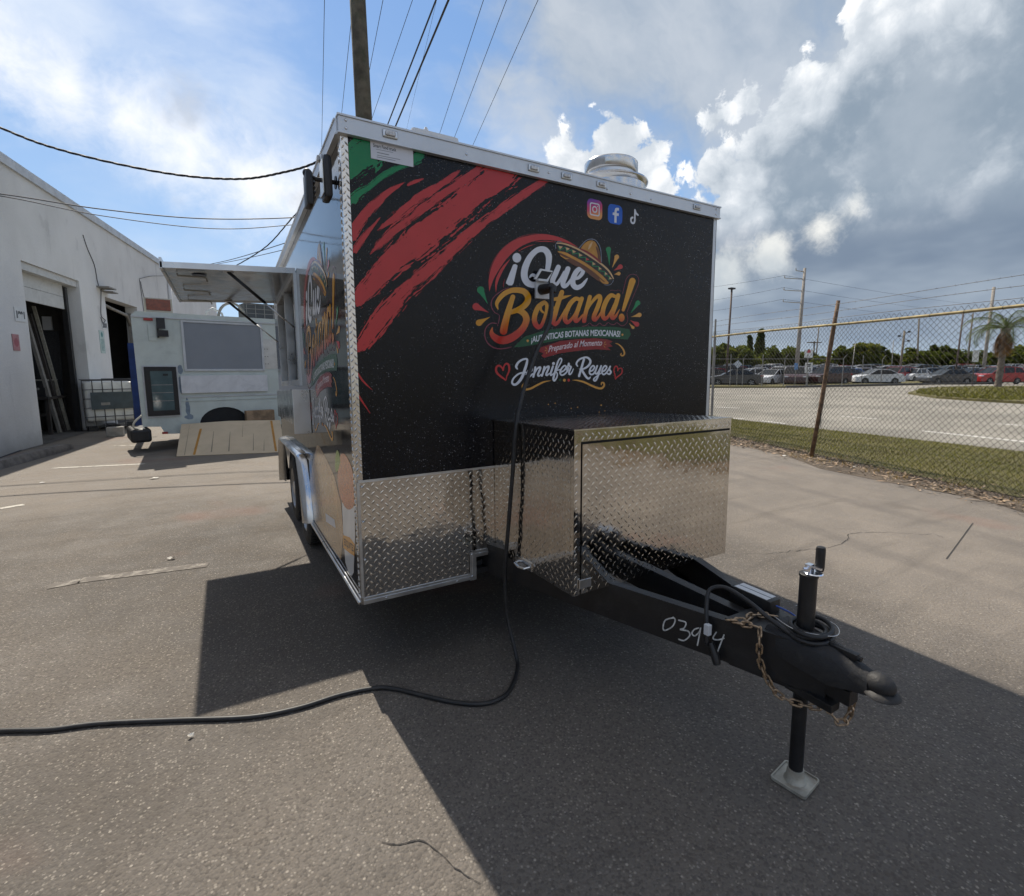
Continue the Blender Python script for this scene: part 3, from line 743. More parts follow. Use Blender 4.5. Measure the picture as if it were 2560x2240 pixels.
# --- side flood lamps
ly, lz = .13, 2.435
lamp = tp(MB().tube([(-.001, ly, lz), (-.10, ly, lz), (-.135, ly, lz+.012)], .011, 8).lathe([(.03, -.0065), (.03, -.012)], (0, ly, lz), 'x', 16), 'side_lamp', M_BLKP, sm=False)
tp(MB().box((-.070, ly-.06, lz-.090), (-.032, ly+.06, lz+.105), .016), 'lamp_head', M_BLKP, lamp, auto=40)
tp(MB().box((-.074, ly-.045, lz-.07), (-.0705, ly+.045, lz+.085), .001), 'lamp_lens', mat('lamp_lens', (.65, .66, .60), .2, spec=.8), lamp)
h2 = MB(); h2.box((-.150, ly-.05, lz-.135), (-.118, ly+.05, lz+.02), .012)
for k in range(5): h2.box((-.117, ly-.045, lz-.01-.022*k), (-.108, ly+.045, lz-.004-.022*k))
tp(h2, 'lamp_head', M_BLKP, lamp, auto=40); tp(MB().sphere((-.135, ly, lz+.02), .022), 'swivel_joint', M_BLKP, lamp, sm=True)
# --- roof gear
cx = (onplane(1158*1.25, 345*1.25, (0, .72, 0), (0, 1, 0))+onplane(1288*1.25, 372*1.25, (0, .72, 0), (0, 1, 0)))/2
VX, VY, VR = float(cx[0]), .72, float(abs(onplane(1158*1.25, 345*1.25, (0, .72, 0), (0, 1, 0))[0]-onplane(1288*1.25, 372*1.25, (0, .72, 0), (0, 1, 0))[0]))/2
VR *= .88; VX -= .02; zr = float(cx[2])-.045
zroof = 2.684+(3-.72)*TILT
vp = [(VR*.93, zroof-.01), (VR*.93, zr-.03), (VR*.985, zr-.012), (VR, zr), (VR*.985, zr+.012), (VR*.80, zr+.035), (VR*.70, zr+.03)]
fan = MB().lathe(vp, (VX, VY, 0), 'z', 48).build('exhaust_fan', M_STEEL, TR, auto=35)
MB().lathe([(VR*.66, zr+.028), (VR*.66, zr+.085)], (VX, VY, 0), 'z', 40).build('fan_throat', M_ALU, fan, auto=35)
MB().lathe([(VR*.70, zr+.075), (VR*.72, zr+.085), (VR*.72, zr+.150), (VR*.70, zr+.158), (VR*.2, zr+.162)], (VX, VY, 0), 'z', 40).build('fan_cap', M_STEEL, fan, auto=35)
rvx = onplane(1075, 335, (0, .35, 0), (0, 1, 0))
MB().box((rvx[0]-.12, .30, 2.70), (rvx[0]+.16, .65, rvx[2]), .02).build('roof_vent', M_WHITEP, TR, auto=40)
MB().lathe([(.012, rvx[2]-.01), (.014, rvx[2]+.02), (.006, rvx[2]+.035)], (rvx[0]-.02, .36, 0), 'z', 10).build('vent_knob', M_WHITEP, [o for o in TR.children if o.name.startswith('roof_vent')][0])
# --- tongue (A-frame of three channel beams), world coordinates
tg = MB()
def chan(a, b, z0, z1, w=.05, side=1, flange=.045):
    a, b = np.array(a, float), np.array(b, float); d = (b-a)/np.linalg.norm(b-a); s = np.array([-d[1], d[0], 0])*side
    def slab(o0, o1, za, zb): 
        p = [a+s*o0, b+s*o0, b+s*o1, a+s*o1]; tg.prism([(q[0], q[1], za) for q in p], (0, 0, zb-za))
    slab(0, .008, z0, z1); slab(.0081, flange, z0, z0+.010); slab(.0081, flange, z1-.010, z1); slab(.0081, .016, z1-.014, z1-.0101)
CX = 1.295
chan((.60, .35), (1.262, -1.66), .425, .602, side=-1) if False else None
chan((.595, .35, 0), (1.268, -1.70, 0), .425, .602, side=1)
chan((1.995, .35, 0), (1.322, -1.70, 0), .425, .602, side=-1)
chan((1.265, .35, 0), (1.265, -1.46, 0), .47, .600, side=1, flange=.05)
tongue = tg.build('tongue_frame', M_BLKM, TR)
MB().prism([(1.155, -1.34, .603), (1.435, -1.34, .603), (1.33, -1.72, .603), (1.26, -1.72, .603)], (0, 0, .008)).build('gusset_plate', M_BLKM, tongue); MB().prism([(1.165, -1.36, .415), (1.425, -1.36, .415), (1.33, -1.70, .415), (1.26, -1.70, .415)], (0, 0, .009)).build('gusset_plate', M_BLKM, tongue); MB().box((.64, -.02, .44), (1.95, .02, .47)).build('cross_member', M_BLKM, tongue)
# coupler
cpv = []
def sec(y, hw, z0, z1, bev): return [(CX-hw, y, z0), (CX+hw, y, z0), (CX+hw, y, z1-bev), (CX+hw-bev, y, z1), (CX-hw+bev, y, z1), (CX-hw, y, z1-bev)]
S_ = [sec(-1.48, .088, .54, .625, .02), sec(-1.60, .076, .52, .632, .025), sec(-1.72, .056, .50, .626, .025), sec(-1.79, .042, .515, .606, .025), sec(-1.84, .038, .525, .594, .025)]
cpm = MB(); vs = [p for s_ in S_ for p in s_]; fs = []
for i in range(len(S_)-1):
    for k in range(6): fs.append((i*6+k, i*6+(k+1) % 6, (i+1)*6+(k+1) % 6, (i+1)*6+k))
fs += [(5, 4, 3, 2, 1, 0), tuple(range(24, 30))]
cpm.add(vs, fs); cpm.sphere((CX, -1.862, .566), (.041, .050, .040), 20, 12)
cpm.lathe([(.050, .530), (.056, .535), (.053, .542), (.040, .552)], (CX, -1.872, 0), 'z', 24)
cpl = cpm.build('coupler', mat('worn_black_casting', (.011, .011, .012), .62, 0, var=.3, vs=14, bump=.25, bs=60, dirt=(.05, .045, .04, .4)), TR, auto=50)
MB().box((CX-.014, -1.79, .612), (CX+.014, -1.665, .636), .005).tube([(CX, -1.62, .640), (CX, -1.80, .622)], .010, 8).build('coupler_latch', M_BLKP, cpl, auto=40)
MB().box((CX-.03, -1.785, .445), (CX+.03, -1.70, .50), .003).box((CX-.055, -1.74, .40), (CX+.0, -1.56, .43), .003).build('chain_bracket', M_BLKM, cpl)
# jack
JY = -1.5947
jk = MB().lathe([(.031, .40), (.031, .862)], (CX, JY, 0), 'z', 24).lathe([(.034, .852), (.034, .862), (.028, .8655)], (CX, JY, 0), 'z', 24).build('tongue_jack', M_BLKM, TR, auto=40)
MB().lathe([(.0265, .05), (.0265, .42)], (CX, JY, 0), 'z', 20).build('jack_leg', M_BLKM, jk, auto=40)
ft = MB(); hw = .068; rot = R(8)
def rp(x, y): return (CX+x*math.cos(rot)-y*math.sin(rot), JY+x*math.sin(rot)+y*math.cos(rot))
cs = [(-hw, -hw*.88), (-hw*.88, -hw), (hw*.88, -hw), (hw, -hw*.88), (hw, hw*.88), (hw*.88, hw), (-hw*.88, hw), (-hw, hw*.88)]
ft.prism([(*rp(*c), .004) for c in cs], (0, 0, .006))

for k_ in range(8):
    A_, B_2 = cs[k_], cs[(k_+1) % 8]; ft.prism([(*rp(*A_), .0102), (*rp(*B_2), .0102), (*rp(B_2[0]*.93, B_2[1]*.93), .0102), (*rp(A_[0]*.93, A_[1]*.93), .0102)], (0, 0, .006))
ft.lathe([(.042, .0104), (.034, .022), (.0305, .06)], (CX, JY, 0), 'z', 20)
ft.prism([(*rp(-.045, -.002), .0135), (*rp(-.028, -.002), .0135), (*rp(-.028, -.002), .035)], (0, .004, 0)); ft.prism([(*rp(.045, -.002), .0135), (*rp(.028, -.002), .0135), (*rp(.028, -.002), .035)], (0, .004, 0))
ft.build('jack_foot', M_GALV, jk, auto=30)
MB().box((CX-.012, JY-.012, .866), (CX+.014, JY+.012, .900), .003).box((CX+.008, JY-.04, .884), (CX+.016, JY+.012, .892)).tube([(CX-.012, JY, .885), (CX-.03, JY+.006, .887)], .004, 6).lathe([(.034, .8665), (.030, .870)], (CX+.01, JY-.012, 0), 'z', 16).build('crank_bracket', M_ZINC, jk)
MB().lathe([(.014, .874), (.0165, .885), (.017, .955), (.015, .966), (.010, .968)], (CX+.030, JY-.022, 0), 'z', 16).build('crank_grip', M_BLKP, jk, auto=40)
# safety chain, link by link
def link_mesh():
    mb = MB(); P = []
    a, b = .012, .0095
    for k in range(10):
        t = math.pi*k/9-math.pi/2; P.append((a+b*math.cos(t), b*math.sin(t), 0))
    for k in range(10):
        t = math.pi*k/9+math.pi/2; P.append((-a+b*math.cos(t), b*math.sin(t), 0))
    mb.tube(P, .0043, 7, closed=True); return mb
lk = link_mesh()
def chain(path, parent, name='safety_chain'):
    P = smooth_curve(path, 24); dist = [0]
    for i in range(1, len(P)): dist.append(dist[-1]+float(np.linalg.norm(P[i]-P[i-1])))
    hook = MB().tube([P[0]+[0, 0, .008], P[0]], .005, 6).build(name, M_CHAIN, parent)
    step = .032; s = 0; i = 0; base = None; me = None
    while s < dist[-1]:
        j = max(1, min(len(P)-1, next((k for k, d in enumerate(dist) if d >= s), len(P)-1)))
        t = P[j]-P[j-1]; t /= np.linalg.norm(t); p = P[j-1]+(P[j]-P[j-1])*((s-dist[j-1])/max(1e-9, dist[j]-dist[j-1]))
        up = np.array([0, 0, 1.0]) if abs(t[2]) < .8 else np.array([0, 1.0, 0]); w = np.cross(t, up); w /= np.linalg.norm(w); u2 = np.cross(w, t)
        if i % 2: w, u2 = u2, -w
        ca, sa = math.cos(.5), math.sin(.5); w, u2 = ca*w+sa*u2, -sa*w+ca*u2
        Mx = Matrix(((t[0], w[0], u2[0], p[0]), (t[1], w[1], u2[1], p[1]), (t[2], w[2], u2[2], p[2]), (0, 0, 0, 1)))
        if me is None:
            o = lk.build('chain_link', M_CHAIN, None, smooth=True); me = o.data
        else:
            o = bpy.data.objects.new('chain_link', me); COL.objects.link(o)
        o.matrix_basis = Mx; attach(o, hook)
        s += step; i += 1
chain([(1.16, -1.40, .612), (1.185, -1.47, .62), (1.163, -1.495, .585), (1.168, -1.50, .50), (1.19, -1.535, .415), (1.215, -1.57, .375), (1.258, -1.63, .362), (1.285, -1.68, .375), (1.275, -1.72, .405)], tongue)
chain([(1.30, -1.69, .415), (1.285, -1.715, .375), (1.30, -1.745, .35), (1.325, -1.76, .375), (1.31, -1.775, .445)], tongue)
chain([(1.15, -1.375, .618), (1.19, -1.41, .622), (1.235, -1.40, .625), (1.29, -1.42, .622), (1.33, -1.46, .622)], tongue)
# harness: coiled lead with plug
hz = .628; coil = []
for k in range(62):
    a = k*.42; rr = .062+.012*math.sin(k*.13)+.004*(k % 7)/7; coil.append((CX+.004+rr*math.cos(a)*1.05, JY-.015+rr*math.sin(a), hz+.0085*(k/15.0)+.004*math.sin(a*1.3)))
lead = [(1.10, -1.30, .49), (1.105, -1.292, .56), (1.13, -1.265, .64), (1.165, -1.25, .695), (1.20, -1.30, .715), (1.212, -1.40, .695), (1.222, -1.50, .655)]
hs = MB(); hs.tube(smooth_curve(lead+coil[6:], 4), .0088, 8)
har = hs.build('harness_lead', M_CABLE, TR, smooth=True)
MB().tube([(1.108, -1.312, .505), (1.110, -1.335, .455), (1.112, -1.345, .425)], [.011, .018, .016], 12).build('harness_plug', M_BLKP, har, auto=40)
MB().box((1.090, -1.312, .535), (1.112, -1.288, .580), .002).build('paper_tag', M_WHITEP, har)
MB().tube(smooth_curve([(1.24, -1.50, .665), (1.225, -1.60, .66), (1.30, -1.70, .66), (1.385, -1.66, .66), (1.38, -1.55, .672), (1.33, -1.53, .70)], 8), .0018, 5).build('breakaway_wire', M_STEEL, har, smooth=True)
# breakaway battery box
bb = MB().box((1.335, -1.42, .60), (1.405, -1.22, .665), .006).build('battery_box', M_BLKP, TR, auto=40)
MB().box((1.339, -1.40, .6655), (1.368, -1.24, .667)).build('warning_label', M_WHITEP, bb); MB().box((1.374, -1.40, .6655), (1.402, -1.24, .667)).build('warning_label', M_WHITEP, bb)
MB().tube(smooth_curve([(1.375, -1.42, .64), (1.39, -1.47, .63), (1.37, -1.52, .63)], 6), .004, 6).build('blue_wire', mat('blue_wire', (.04, .09, .35), .5), bb)
# --- chalked number on the beam
def stroke_poly(P, Wd, n=None):
    """2-d stroke outline -> quad strip with round ends"""
    P = [np.array(p, float) for p in P]; N = len(P); l = []; r_ = []
    for i in range(N):
        t = P[min(i+1, N-1)]-P[max(i-1, 0)]; t = t/(np.linalg.norm(t)+1e-12); nn = np.array([-t[1], t[0]])
        l.append(P[i]+nn*Wd[i]/2); r_.append(P[i]-nn*Wd[i]/2)
    return l, r_
def add_stroke(mb, pts, ws, to3, n=6, off0=0.0, doff=2e-6, fade=None):
    P, Wd = smooth_curve(pts, n, ws)
    l, r_ = stroke_poly(P, Wd); off = off0
    base = len(mb.v)
    for i in range(len(P)):
        mb.v.append(tuple(map(float, to3(l[i], off)))); mb.v.append(tuple(map(float, to3(r_[i], off))))
        if fade: mb.attr += [fade(l[i]), fade(r_[i])]
        off += doff
    for i in range(len(P)-1): mb.f.append((base+2*i, base+2*i+1, base+2*i+3, base+2*i+2))
    for e in (0, -1):
        c = P[e]; rad = Wd[e]/2
        if rad < .3: continue
        o = off0 if e == 0 else off; b0 = len(mb.v)
        t = (P[1]-P[0]) if e == 0 else (P[-1]-P[-2]); a0 = math.atan2(t[1], t[0])+(math.pi/2 if e == 0 else -math.pi/2)
        for k in range(9):
            a = a0+math.pi*k/8; q_ = c+rad*np.array([math.cos(a), math.sin(a)])
            mb.v.append(tuple(map(float, to3(q_, o))))
            if fade: mb.attr.append(fade(q_))
        mb.f.append(tuple(range(b0, b0+9)))
    return off
_a, _b = np.array([.595, .35, 0]), np.array([1.268, -1.70, 0]); _d = (_b-_a)/np.linalg.norm(_b-_a); BN = np.array([_d[1], -_d[0], 0])
if BN[0] > 0: BN = -BN
def on_beam(p, off):
    q_ = onplane(1560+p[0]*.3905, 1320+p[1]*.3905, _a+BN*.0004, BN); return q_+BN*off
for s_ in [[(315, 575), (265, 590), (250, 640), (265, 655), (310, 630), (328, 590), (315, 572)], [(350, 590), (395, 605), (385, 640), (360, 650), (410, 660), (420, 690), (385, 720), (350, 712)], [(478, 640), (450, 650), (435, 675), (455, 690), (485, 660), (490, 640), (480, 700), (470, 750)], [(590, 668), (570, 706), (600, 716), (640, 706)], [(640, 685), (615, 750), (590, 815)]]:
    ck = MB(); add_stroke(ck, s_, [9]*len(s_), on_beam); ck.build('chalk_mark', mat('chalk', (.55, .55, .53), .9, var=.3, vs=60), tongue, fix=False)

# --- toolbox
XA, XB, BD, BZ0, BZ1 = .7668, 1.8215, .8102, .4593, 1.2307
tb = MB()
tb.box((XA, -BD+.03, BZ0), (XA+.006, -.012, BZ1-.004)); tb.box((XB-.006, -BD+.03, BZ0), (XB, -.012, BZ1-.004)); tb.box((XA+.0061, -BD+.03, BZ0), (XB-.0061, -.012, BZ0+.006))
tb.box((XA+.0061, -.020, BZ0+.0061), (XB-.0061, -.014, BZ1-.004))
box = tp(tb, 'toolbox', M_TREAD)
lid = tp(MB().box((XA-.004, -BD-.004, BZ1-.0035), (XB+.004, -.010, BZ1+.003)), 'toolbox_lid', M_TREAD2, box)
fr_ = MB(); fr_.box((XA, -BD, BZ0), (XA+.036, -BD+.029, BZ1-.004)); fr_.box((XA+.0361, -BD, BZ1-.055), (XB, -BD+.029, BZ1-.004)); fr_.box((XB-.010, -BD, BZ0), (XB, -BD+.029, BZ1-.0551))
tp(fr_, 'door_frame', M_TREAD, box)
tp(MB().box((XA+.037, -BD+.012, BZ0+.007), (XB-.011, -BD+.028, BZ1-.056)), 'door_gap', M_DARK, box)
door = tp(MB().box((XA+.044, -BD-.002, BZ0+.004), (XB-.012, -BD+.010, BZ1-.066)), 'toolbox_door', M_TREAD, box)
lugpart('tread_pattern', door, M_TREAD, (XA+.048, -BD-.002, BZ0+.008), (1, 0, 0), (0, 0, 1), (0, -1, 0), wu=XB-XA-.066, wv=BZ1-BZ0-.078, pitch=.045, ln=.0155, wd=.0046, h=.0015)
lugpart('tread_pattern', box, M_TREAD, (XA, -.016, BZ0+.004), (0, -1, 0), (0, 0, 1), (-1, 0, 0), wu=BD-.02, wv=BZ1-BZ0-.012, pitch=.045, ln=.0155, wd=.0046, h=.0015)
lugpart('tread_pattern', lid, M_TREAD2, (XA, -BD, BZ1+.003), (1, 0, 0), (0, 1, 0), (0, 0, 1), wu=XB-XA, wv=BD-.015, pitch=.040, ln=.0150, wd=.0046, h=.0016)
lugpart('tread_pattern', box, M_TREAD, (XA+.04, -BD, BZ1-.052), (1, 0, 0), (0, 0, 1), (0, -1, 0), wu=XB-XA-.045, wv=.046, pitch=.036, ln=.0125, wd=.0040, h=.0014)
lugpart('tread_pattern', box, M_TREAD, (XA+.002, -BD, BZ0+.004), (1, 0, 0), (0, 0, 1), (0, -1, 0), wu=.032, wv=BZ1-BZ0-.06, pitch=.036, ln=.0125, wd=.0040, h=.0014)
hg = MB().box((XA+.030, -BD-.010, BZ0+.030), (XA+.044, -BD-.0025, BZ0+.075), .002).box((XA+.044, -BD-.005, BZ0+.030), (XA+.10, -BD-.0025, BZ0+.070)); tp(hg, 'door_hinge', M_ALU, box)
hd = MB().tube([(XA-.002, -.30, BZ0+.02), (XA-.03, -.31, BZ0+.014), (XA-.035, -.36, BZ0+.008), (XA-.03, -.41, BZ0+.014), (XA-.002, -.42, BZ0+.02)], .008, 8).box((XA-.006, -.44, BZ0+.0), (XA-.0005, -.28, BZ0+.045)); tp(hd, 'box_handle', M_STEEL, box, sm=False)
# --- power inlet on the panel
Z1 = lambda x, y: (1200+x*.13672, 560+y*.13672)
x0, z1 = fr(*Z1(990, 1065)); x1, z0 = fr(*Z1(1230, 1385))
inl = tp(MB().box((x0, -.024, z0), (x1, -.0035, z1), .004), 'power_inlet', M_WHITEP, auto=40)
mb = MB(); yo = -.045
q_ = [fr(*Z1(*p), yo) for p in [(1110, 815), (1335, 858), (1240, 1062), (1000, 1002)]]
mb.prism([(a, yo, b_) for a, b_ in q_], (0, .014, 0)); tp(mb, 'inlet_cover', M_WHITEP, inl)
q_ = [fr(*Z1(*p), yo-.001) for p in [(1130, 852), (1318, 882), (1212, 1022), (1042, 1000)]]
tp(MB().poly([(a, yo-.001, b_) for a, b_ in q_]), 'cover_seal', M_DARK, inl)
xh, zh = fr(*Z1(1120, 1040), -.03); tp(MB().box((xh-.03, -.05, zh-.006), (xh+.035, -.02, zh+.008), .003), 'hinge_bar', M_WHITEP, inl)
pa = np.array([*fr(*Z1(1130, 1200), -.028)]); pb = np.array([*fr(*Z1(1320, 1160), -.12)])
plug = MB().tube([(pa[0], -.024, pa[1]), (pa[0]+(pb[0]-pa[0])*.5, -.07, pa[1]+(pb[1]-pa[1])*.5), (pb[0], -.115, pb[1])], [.030, .030, .026], 16)
# ================================================================== ARTWORK ON THE WRAP
def vinyl(name, col, var=.06):
    return mat(name, col, .24, 0, var=var, vs=5, spec=.42)
V_RED = vinyl('red_vinyl', (.44, .028, .030)); V_GRN = vinyl('green_vinyl', (.0, .185, .060)); V_WHT = vinyl('white_vinyl', (.60, .61, .65), .02)
V_TAN = vinyl('tan_vinyl', (.56, .27, .055)); V_YEL = vinyl('yellow_vinyl', (.55, .24, .012)); V_DRED = vinyl('dark_red_vinyl', (.21, .010, .014)); V_DGRN = vinyl('dark_green_vinyl', (.0, .060, .022))
V_PINK = vinyl('plum_outline_vinyl', (.20, .035, .060)); V_BRN = vinyl('brown_vinyl', (.11, .035, .012)); V_BLK = vinyl('flat_black_vinyl', (.006, .006, .007)); V_CRM = vinyl('cream_vinyl', (.55, .35, .17)); V_GRYL = vinyl('grey_outline_vinyl', (.22, .25, .33))
V_GOLD = vinyl('gold_vinyl', (.48, .22, .03), .25)
def fade_mat():
    m, q, b = newmat('sunset_vinyl')
    a = q.n('ShaderNodeAttribute'); a.attribute_name = 'fade'
    P = q.n('ShaderNodeTexCoord').outputs['Object']
    f = q.m('ADD', a.outputs['Fac'], q.m('MULTIPLY', q.m('SUBTRACT', q.noise(q.map(P, (160, 160, 14)), 1.0, 3, .6), .5), .26))
    c = q.mix(q.ramp(f, .40, .72), (.56, .255, .012), (.50, .125, .010))
    c = q.mix(q.ramp(f, .62, .86), c, (.42, .022, .014))
    q.L.new(c, b.inputs['Base Color']); b.inputs['Roughness'].default_value = .14; b.inputs['Specular IOR Level'].default_value = .42
    return m
V_FADE = fade_mat()
Z = {1: (1200, 560, .13672), 2: (1380, 580, .12276), 3: (1170, 700, .10742), 4: (1360, 680, .12695), 5: (1220, 860, .09766), 6: (1400, 840, .09766), 7: (860, 330, .16179), 8: (870, 380, .30131), 0: (0, 0, 1.0)}
def px_of(z, p): o = Z[z]; return (o[0]+p[0]*o[2], o[1]+p[1]*o[2])
SIDE = []                                                        # artwork that repeats on the side wall
LAY = [0]
def art(name, m, build, layer, parent=None, side=True, fade=False):
    mb = MB()
    if fade: mb.attr = []
    y = -.0034-layer*.00022
    build(mb, y)
    o = mb.build(name, m, parent or panL, fn=TS, fix=False)
    if side: SIDE.append((name, m, list(mb.v), list(mb.f), mb.attr, layer))
    return o
def T3(z, y):
    return lambda p, off: (lambda a: (a[0], y-off, a[1]))(fr(*px_of(z, p)))
def strokes(z, L, fade=None):
    def f(mb, y):
        off = 0.0
        for pts, ws in L:
            ws = [ws]*len(pts) if not hasattr(ws, '__len__') else ws
            if len(ws) != len(pts): ws = list(np.interp(np.linspace(0, 1, len(pts)), np.linspace(0, 1, len(ws)), ws))
            off = add_stroke(mb, pts, ws, T3(z, y), 7, off+4e-6, 2e-6, fade)
    return f
def polys(z, L, curve=False):
    def f(mb, y):
        for k, pts in enumerate(L):
            P = smooth_curve(pts, 6, closed=True) if curve else pts
            t = T3(z, y); mb.poly([t(p, k*4e-6) for p in P])
    return f
def ell(c, rx, ry, n=22): return [(c[0]+rx*math.cos(6.2832*k/n), c[1]+ry*math.sin(6.2832*k/n)) for k in range(n)]
def drop(head, r, tip):
    h, t = np.array(head, float), np.array(tip, float); d = t-h; a0 = math.atan2(d[1], d[0])
    P = [h+r*np.array([math.cos(a0+a), math.sin(a0+a)]) for a in np.linspace(.9, 2*math.pi-.9, 15)]
    mid = h+d*.5; nn = np.array([-d[1], d[0]])/np.linalg.norm(d)
    return P+[mid-nn*r*.42, t, mid+nn*r*.34]
# ragged brush strokes: marching squares over a noisy field along each stroke
def vnoise(nu, nv, fu, fv, seed):
    r_ = np.random.default_rng(seed); G = r_.random((int(nu*fu)+3, int(nv*fv)+3))
    U = np.arange(nu)*fu; V = np.arange(nv)*fv; iu = U.astype(int); iv = V.astype(int); fu_ = (U-iu)[:, None]; fv_ = (V-iv)[None, :]
    fu_ = fu_*fu_*(3-2*fu_); fv_ = fv_*fv_*(3-2*fv_)
    a = G[np.ix_(iu, iv)]; b = G[np.ix_(iu+1, iv)]; c = G[np.ix_(iu, iv+1)]; d = G[np.ix_(iu+1, iv+1)]
    return (a*(1-fu_)+b*fu_)*(1-fv_)+(c*(1-fu_)+d*fu_)*fv_
PANEL = (.030, 2.556, .972, 2.602)
def brush(z, pts, hw, seed, rough=1.0, nv=46, gap=.0):
    def f(mb, y):
        P, Wd = smooth_curve(pts, 26, hw); N = len(P)
        ln = sum(np.linalg.norm(P[i+1]-P[i]) for i in range(N-1))
        nu = max(90, int(ln*Z[z][2]*.8)); idx = np.linspace(0, N-1, nu)
        PX_ = np.array(P); cxs = np.stack([np.interp(idx, range(N), PX_[:, k]) for k in (0, 1)], 1); w = np.interp(idx, range(N), Wd)
        tg_ = np.gradient(cxs, axis=0); tg_ /= np.linalg.norm(tg_, axis=1)[:, None]; nn = np.stack([-tg_[:, 1], tg_[:, 0]], 1)
        t = np.linspace(-1.35, 1.35, nv)
        Fd = 1-np.abs(t)[None, :]*np.ones((nu, 1))
        n1 = vnoise(nu, nv, .045, .55, seed)-.5; n2 = vnoise(nu, nv, .16, .9, seed+1)-.5; n3 = vnoise(nu, nv, .02, .22, seed+2)-.5; n4 = vnoise(nu, nv, .5, .9, seed+5)-.5
        Fd = Fd*1.0+rough*(n1*1.25+n2*.75+n3*.8+n4*.35)-gap
        # dry ends
        s = np.linspace(0, 1, nu); endf = np.minimum(1, np.minimum(s, 1-s)/.09)
        Fd -= (1-endf)[:, None]*(.55+1.4*(vnoise(nu, nv, .01, .9, seed+3)))
        # scattered holes
        hol = vnoise(nu, nv, .22, .8, seed+4); Fd = np.where((hol > .93), np.minimum(Fd, .90-hol), Fd)
        X = np.zeros((nu, nv)); ZZ = np.zeros((nu, nv))
        for i in range(nu):
            for j in range(nv):
                a = cxs[i]+nn[i]*t[j]*w[i]; a = fr(*px_of(z, a)); X[i, j], ZZ[i, j] = a
        rect = np.minimum(np.minimum(X-PANEL[0], PANEL[1]-X), np.minimum(ZZ-PANEL[2], PANEL[3]-ZZ))*8
        Fd = np.minimum(Fd, rect)
        for i in range(nu-1):
            for j in range(nv-1):
                cs_ = [(i, j), (i+1, j), (i+1, j+1), (i, j+1)]; fv = [Fd[c] for c in cs_]
                if max(fv) <= 0: continue
                poly = []
                for k in range(4):
                    c0, c1 = cs_[k], cs_[(k+1) % 4]; f0, f1 = fv[k], fv[(k+1) % 4]
                    if f0 > 0: poly.append((X[c0], ZZ[c0]))
                    if (f0 > 0) != (f1 > 0):
                        tt = f0/(f0-f1); poly.append((X[c0]+(X[c1]-X[c0])*tt, ZZ[c0]+(ZZ[c1]-ZZ[c0])*tt))
                if len(poly) >= 3: mb.poly([(a, y, b_) for a, b_ in poly])
    return f
def BR(name, m, z, pts, hw, seed, layer, **k): art(name, m, brush(z, pts, hw, seed, **k), layer, side=False)
BR('red_brush_stroke', V_RED, 8, [(40, 1270), (75, 1230), (215, 1085), (375, 920), (540, 775), (725, 610), (900, 480), (1060, 345), (1260, 190), (1450, 40)], [55, 62, 82, 100, 128, 130, 118, 122, 135, 140], 3, 1, nv=64, rough=.62)
BR('red_brush_stroke', V_RED, 8, [(70, 1660), (120, 1600), (270, 1390), (450, 1180), (640, 1010), (820, 840), (1000, 690), (1200, 530), (1400, 390), (1600, 265), (1700, 215)], [45, 60, 75, 70, 62, 56, 42, 36, 36, 30, 25], 17, 2, rough=.80, gap=.03)
BR('red_brush_stroke', V_RED, 8, [(240, 655), (400, 530), (560, 400), (760, 275), (930, 150)], [12, 34, 36, 30, 14], 29, 3, rough=.85)
BR('red_brush_stroke', V_RED, 8, [(180, 850), (330, 690), (500, 560), (640, 450), (800, 335), (960, 230), (1140, 100)], [18, 34, 36, 40, 36, 32, 26], 41, 4, rough=.95)
BR('red_brush_stroke', V_RED, 8, [(0, 740), (40, 670), (100, 580), (200, 455), (330, 340), (475, 250)], [55, 52, 48, 42, 26, 8], 53, 5, rough=.55)
BR('red_brush_stroke', V_RED, 8, [(485, 282), (550, 250), (630, 222)], [8, 15, 4], 59, 6, rough=.35)
BR('red_brush_stroke', V_RED, 8, [(30, 850), (120, 720), (200, 620), (270, 540)], [24, 24, 14, 4], 61, 6, rough=.55)
BR('green_brush_stroke', V_GRN, 7, [(-60, 660), (120, 500), (300, 350), (480, 220), (700, 120), (900, 120)], [240, 265, 275, 250, 180, 120], 71, 1, nv=60, rough=.55)
BR('green_brush_stroke', V_GRN, 7, [(90, 1120), (150, 1040), (240, 950), (400, 850), (580, 700), (750, 600), (900, 535), (1100, 410), (1280, 320)], [75, 80, 62, 44, 40, 46, 40, 80, 60], 83, 2, rough=.65)
art('red_flick', V_RED, strokes(0, [([(890, 925), (905, 950), (930, 975)], [2, 5, 1]), ([(893, 985), (908, 1008), (925, 1033)], [6, 4, 1])]), 2, side=False)
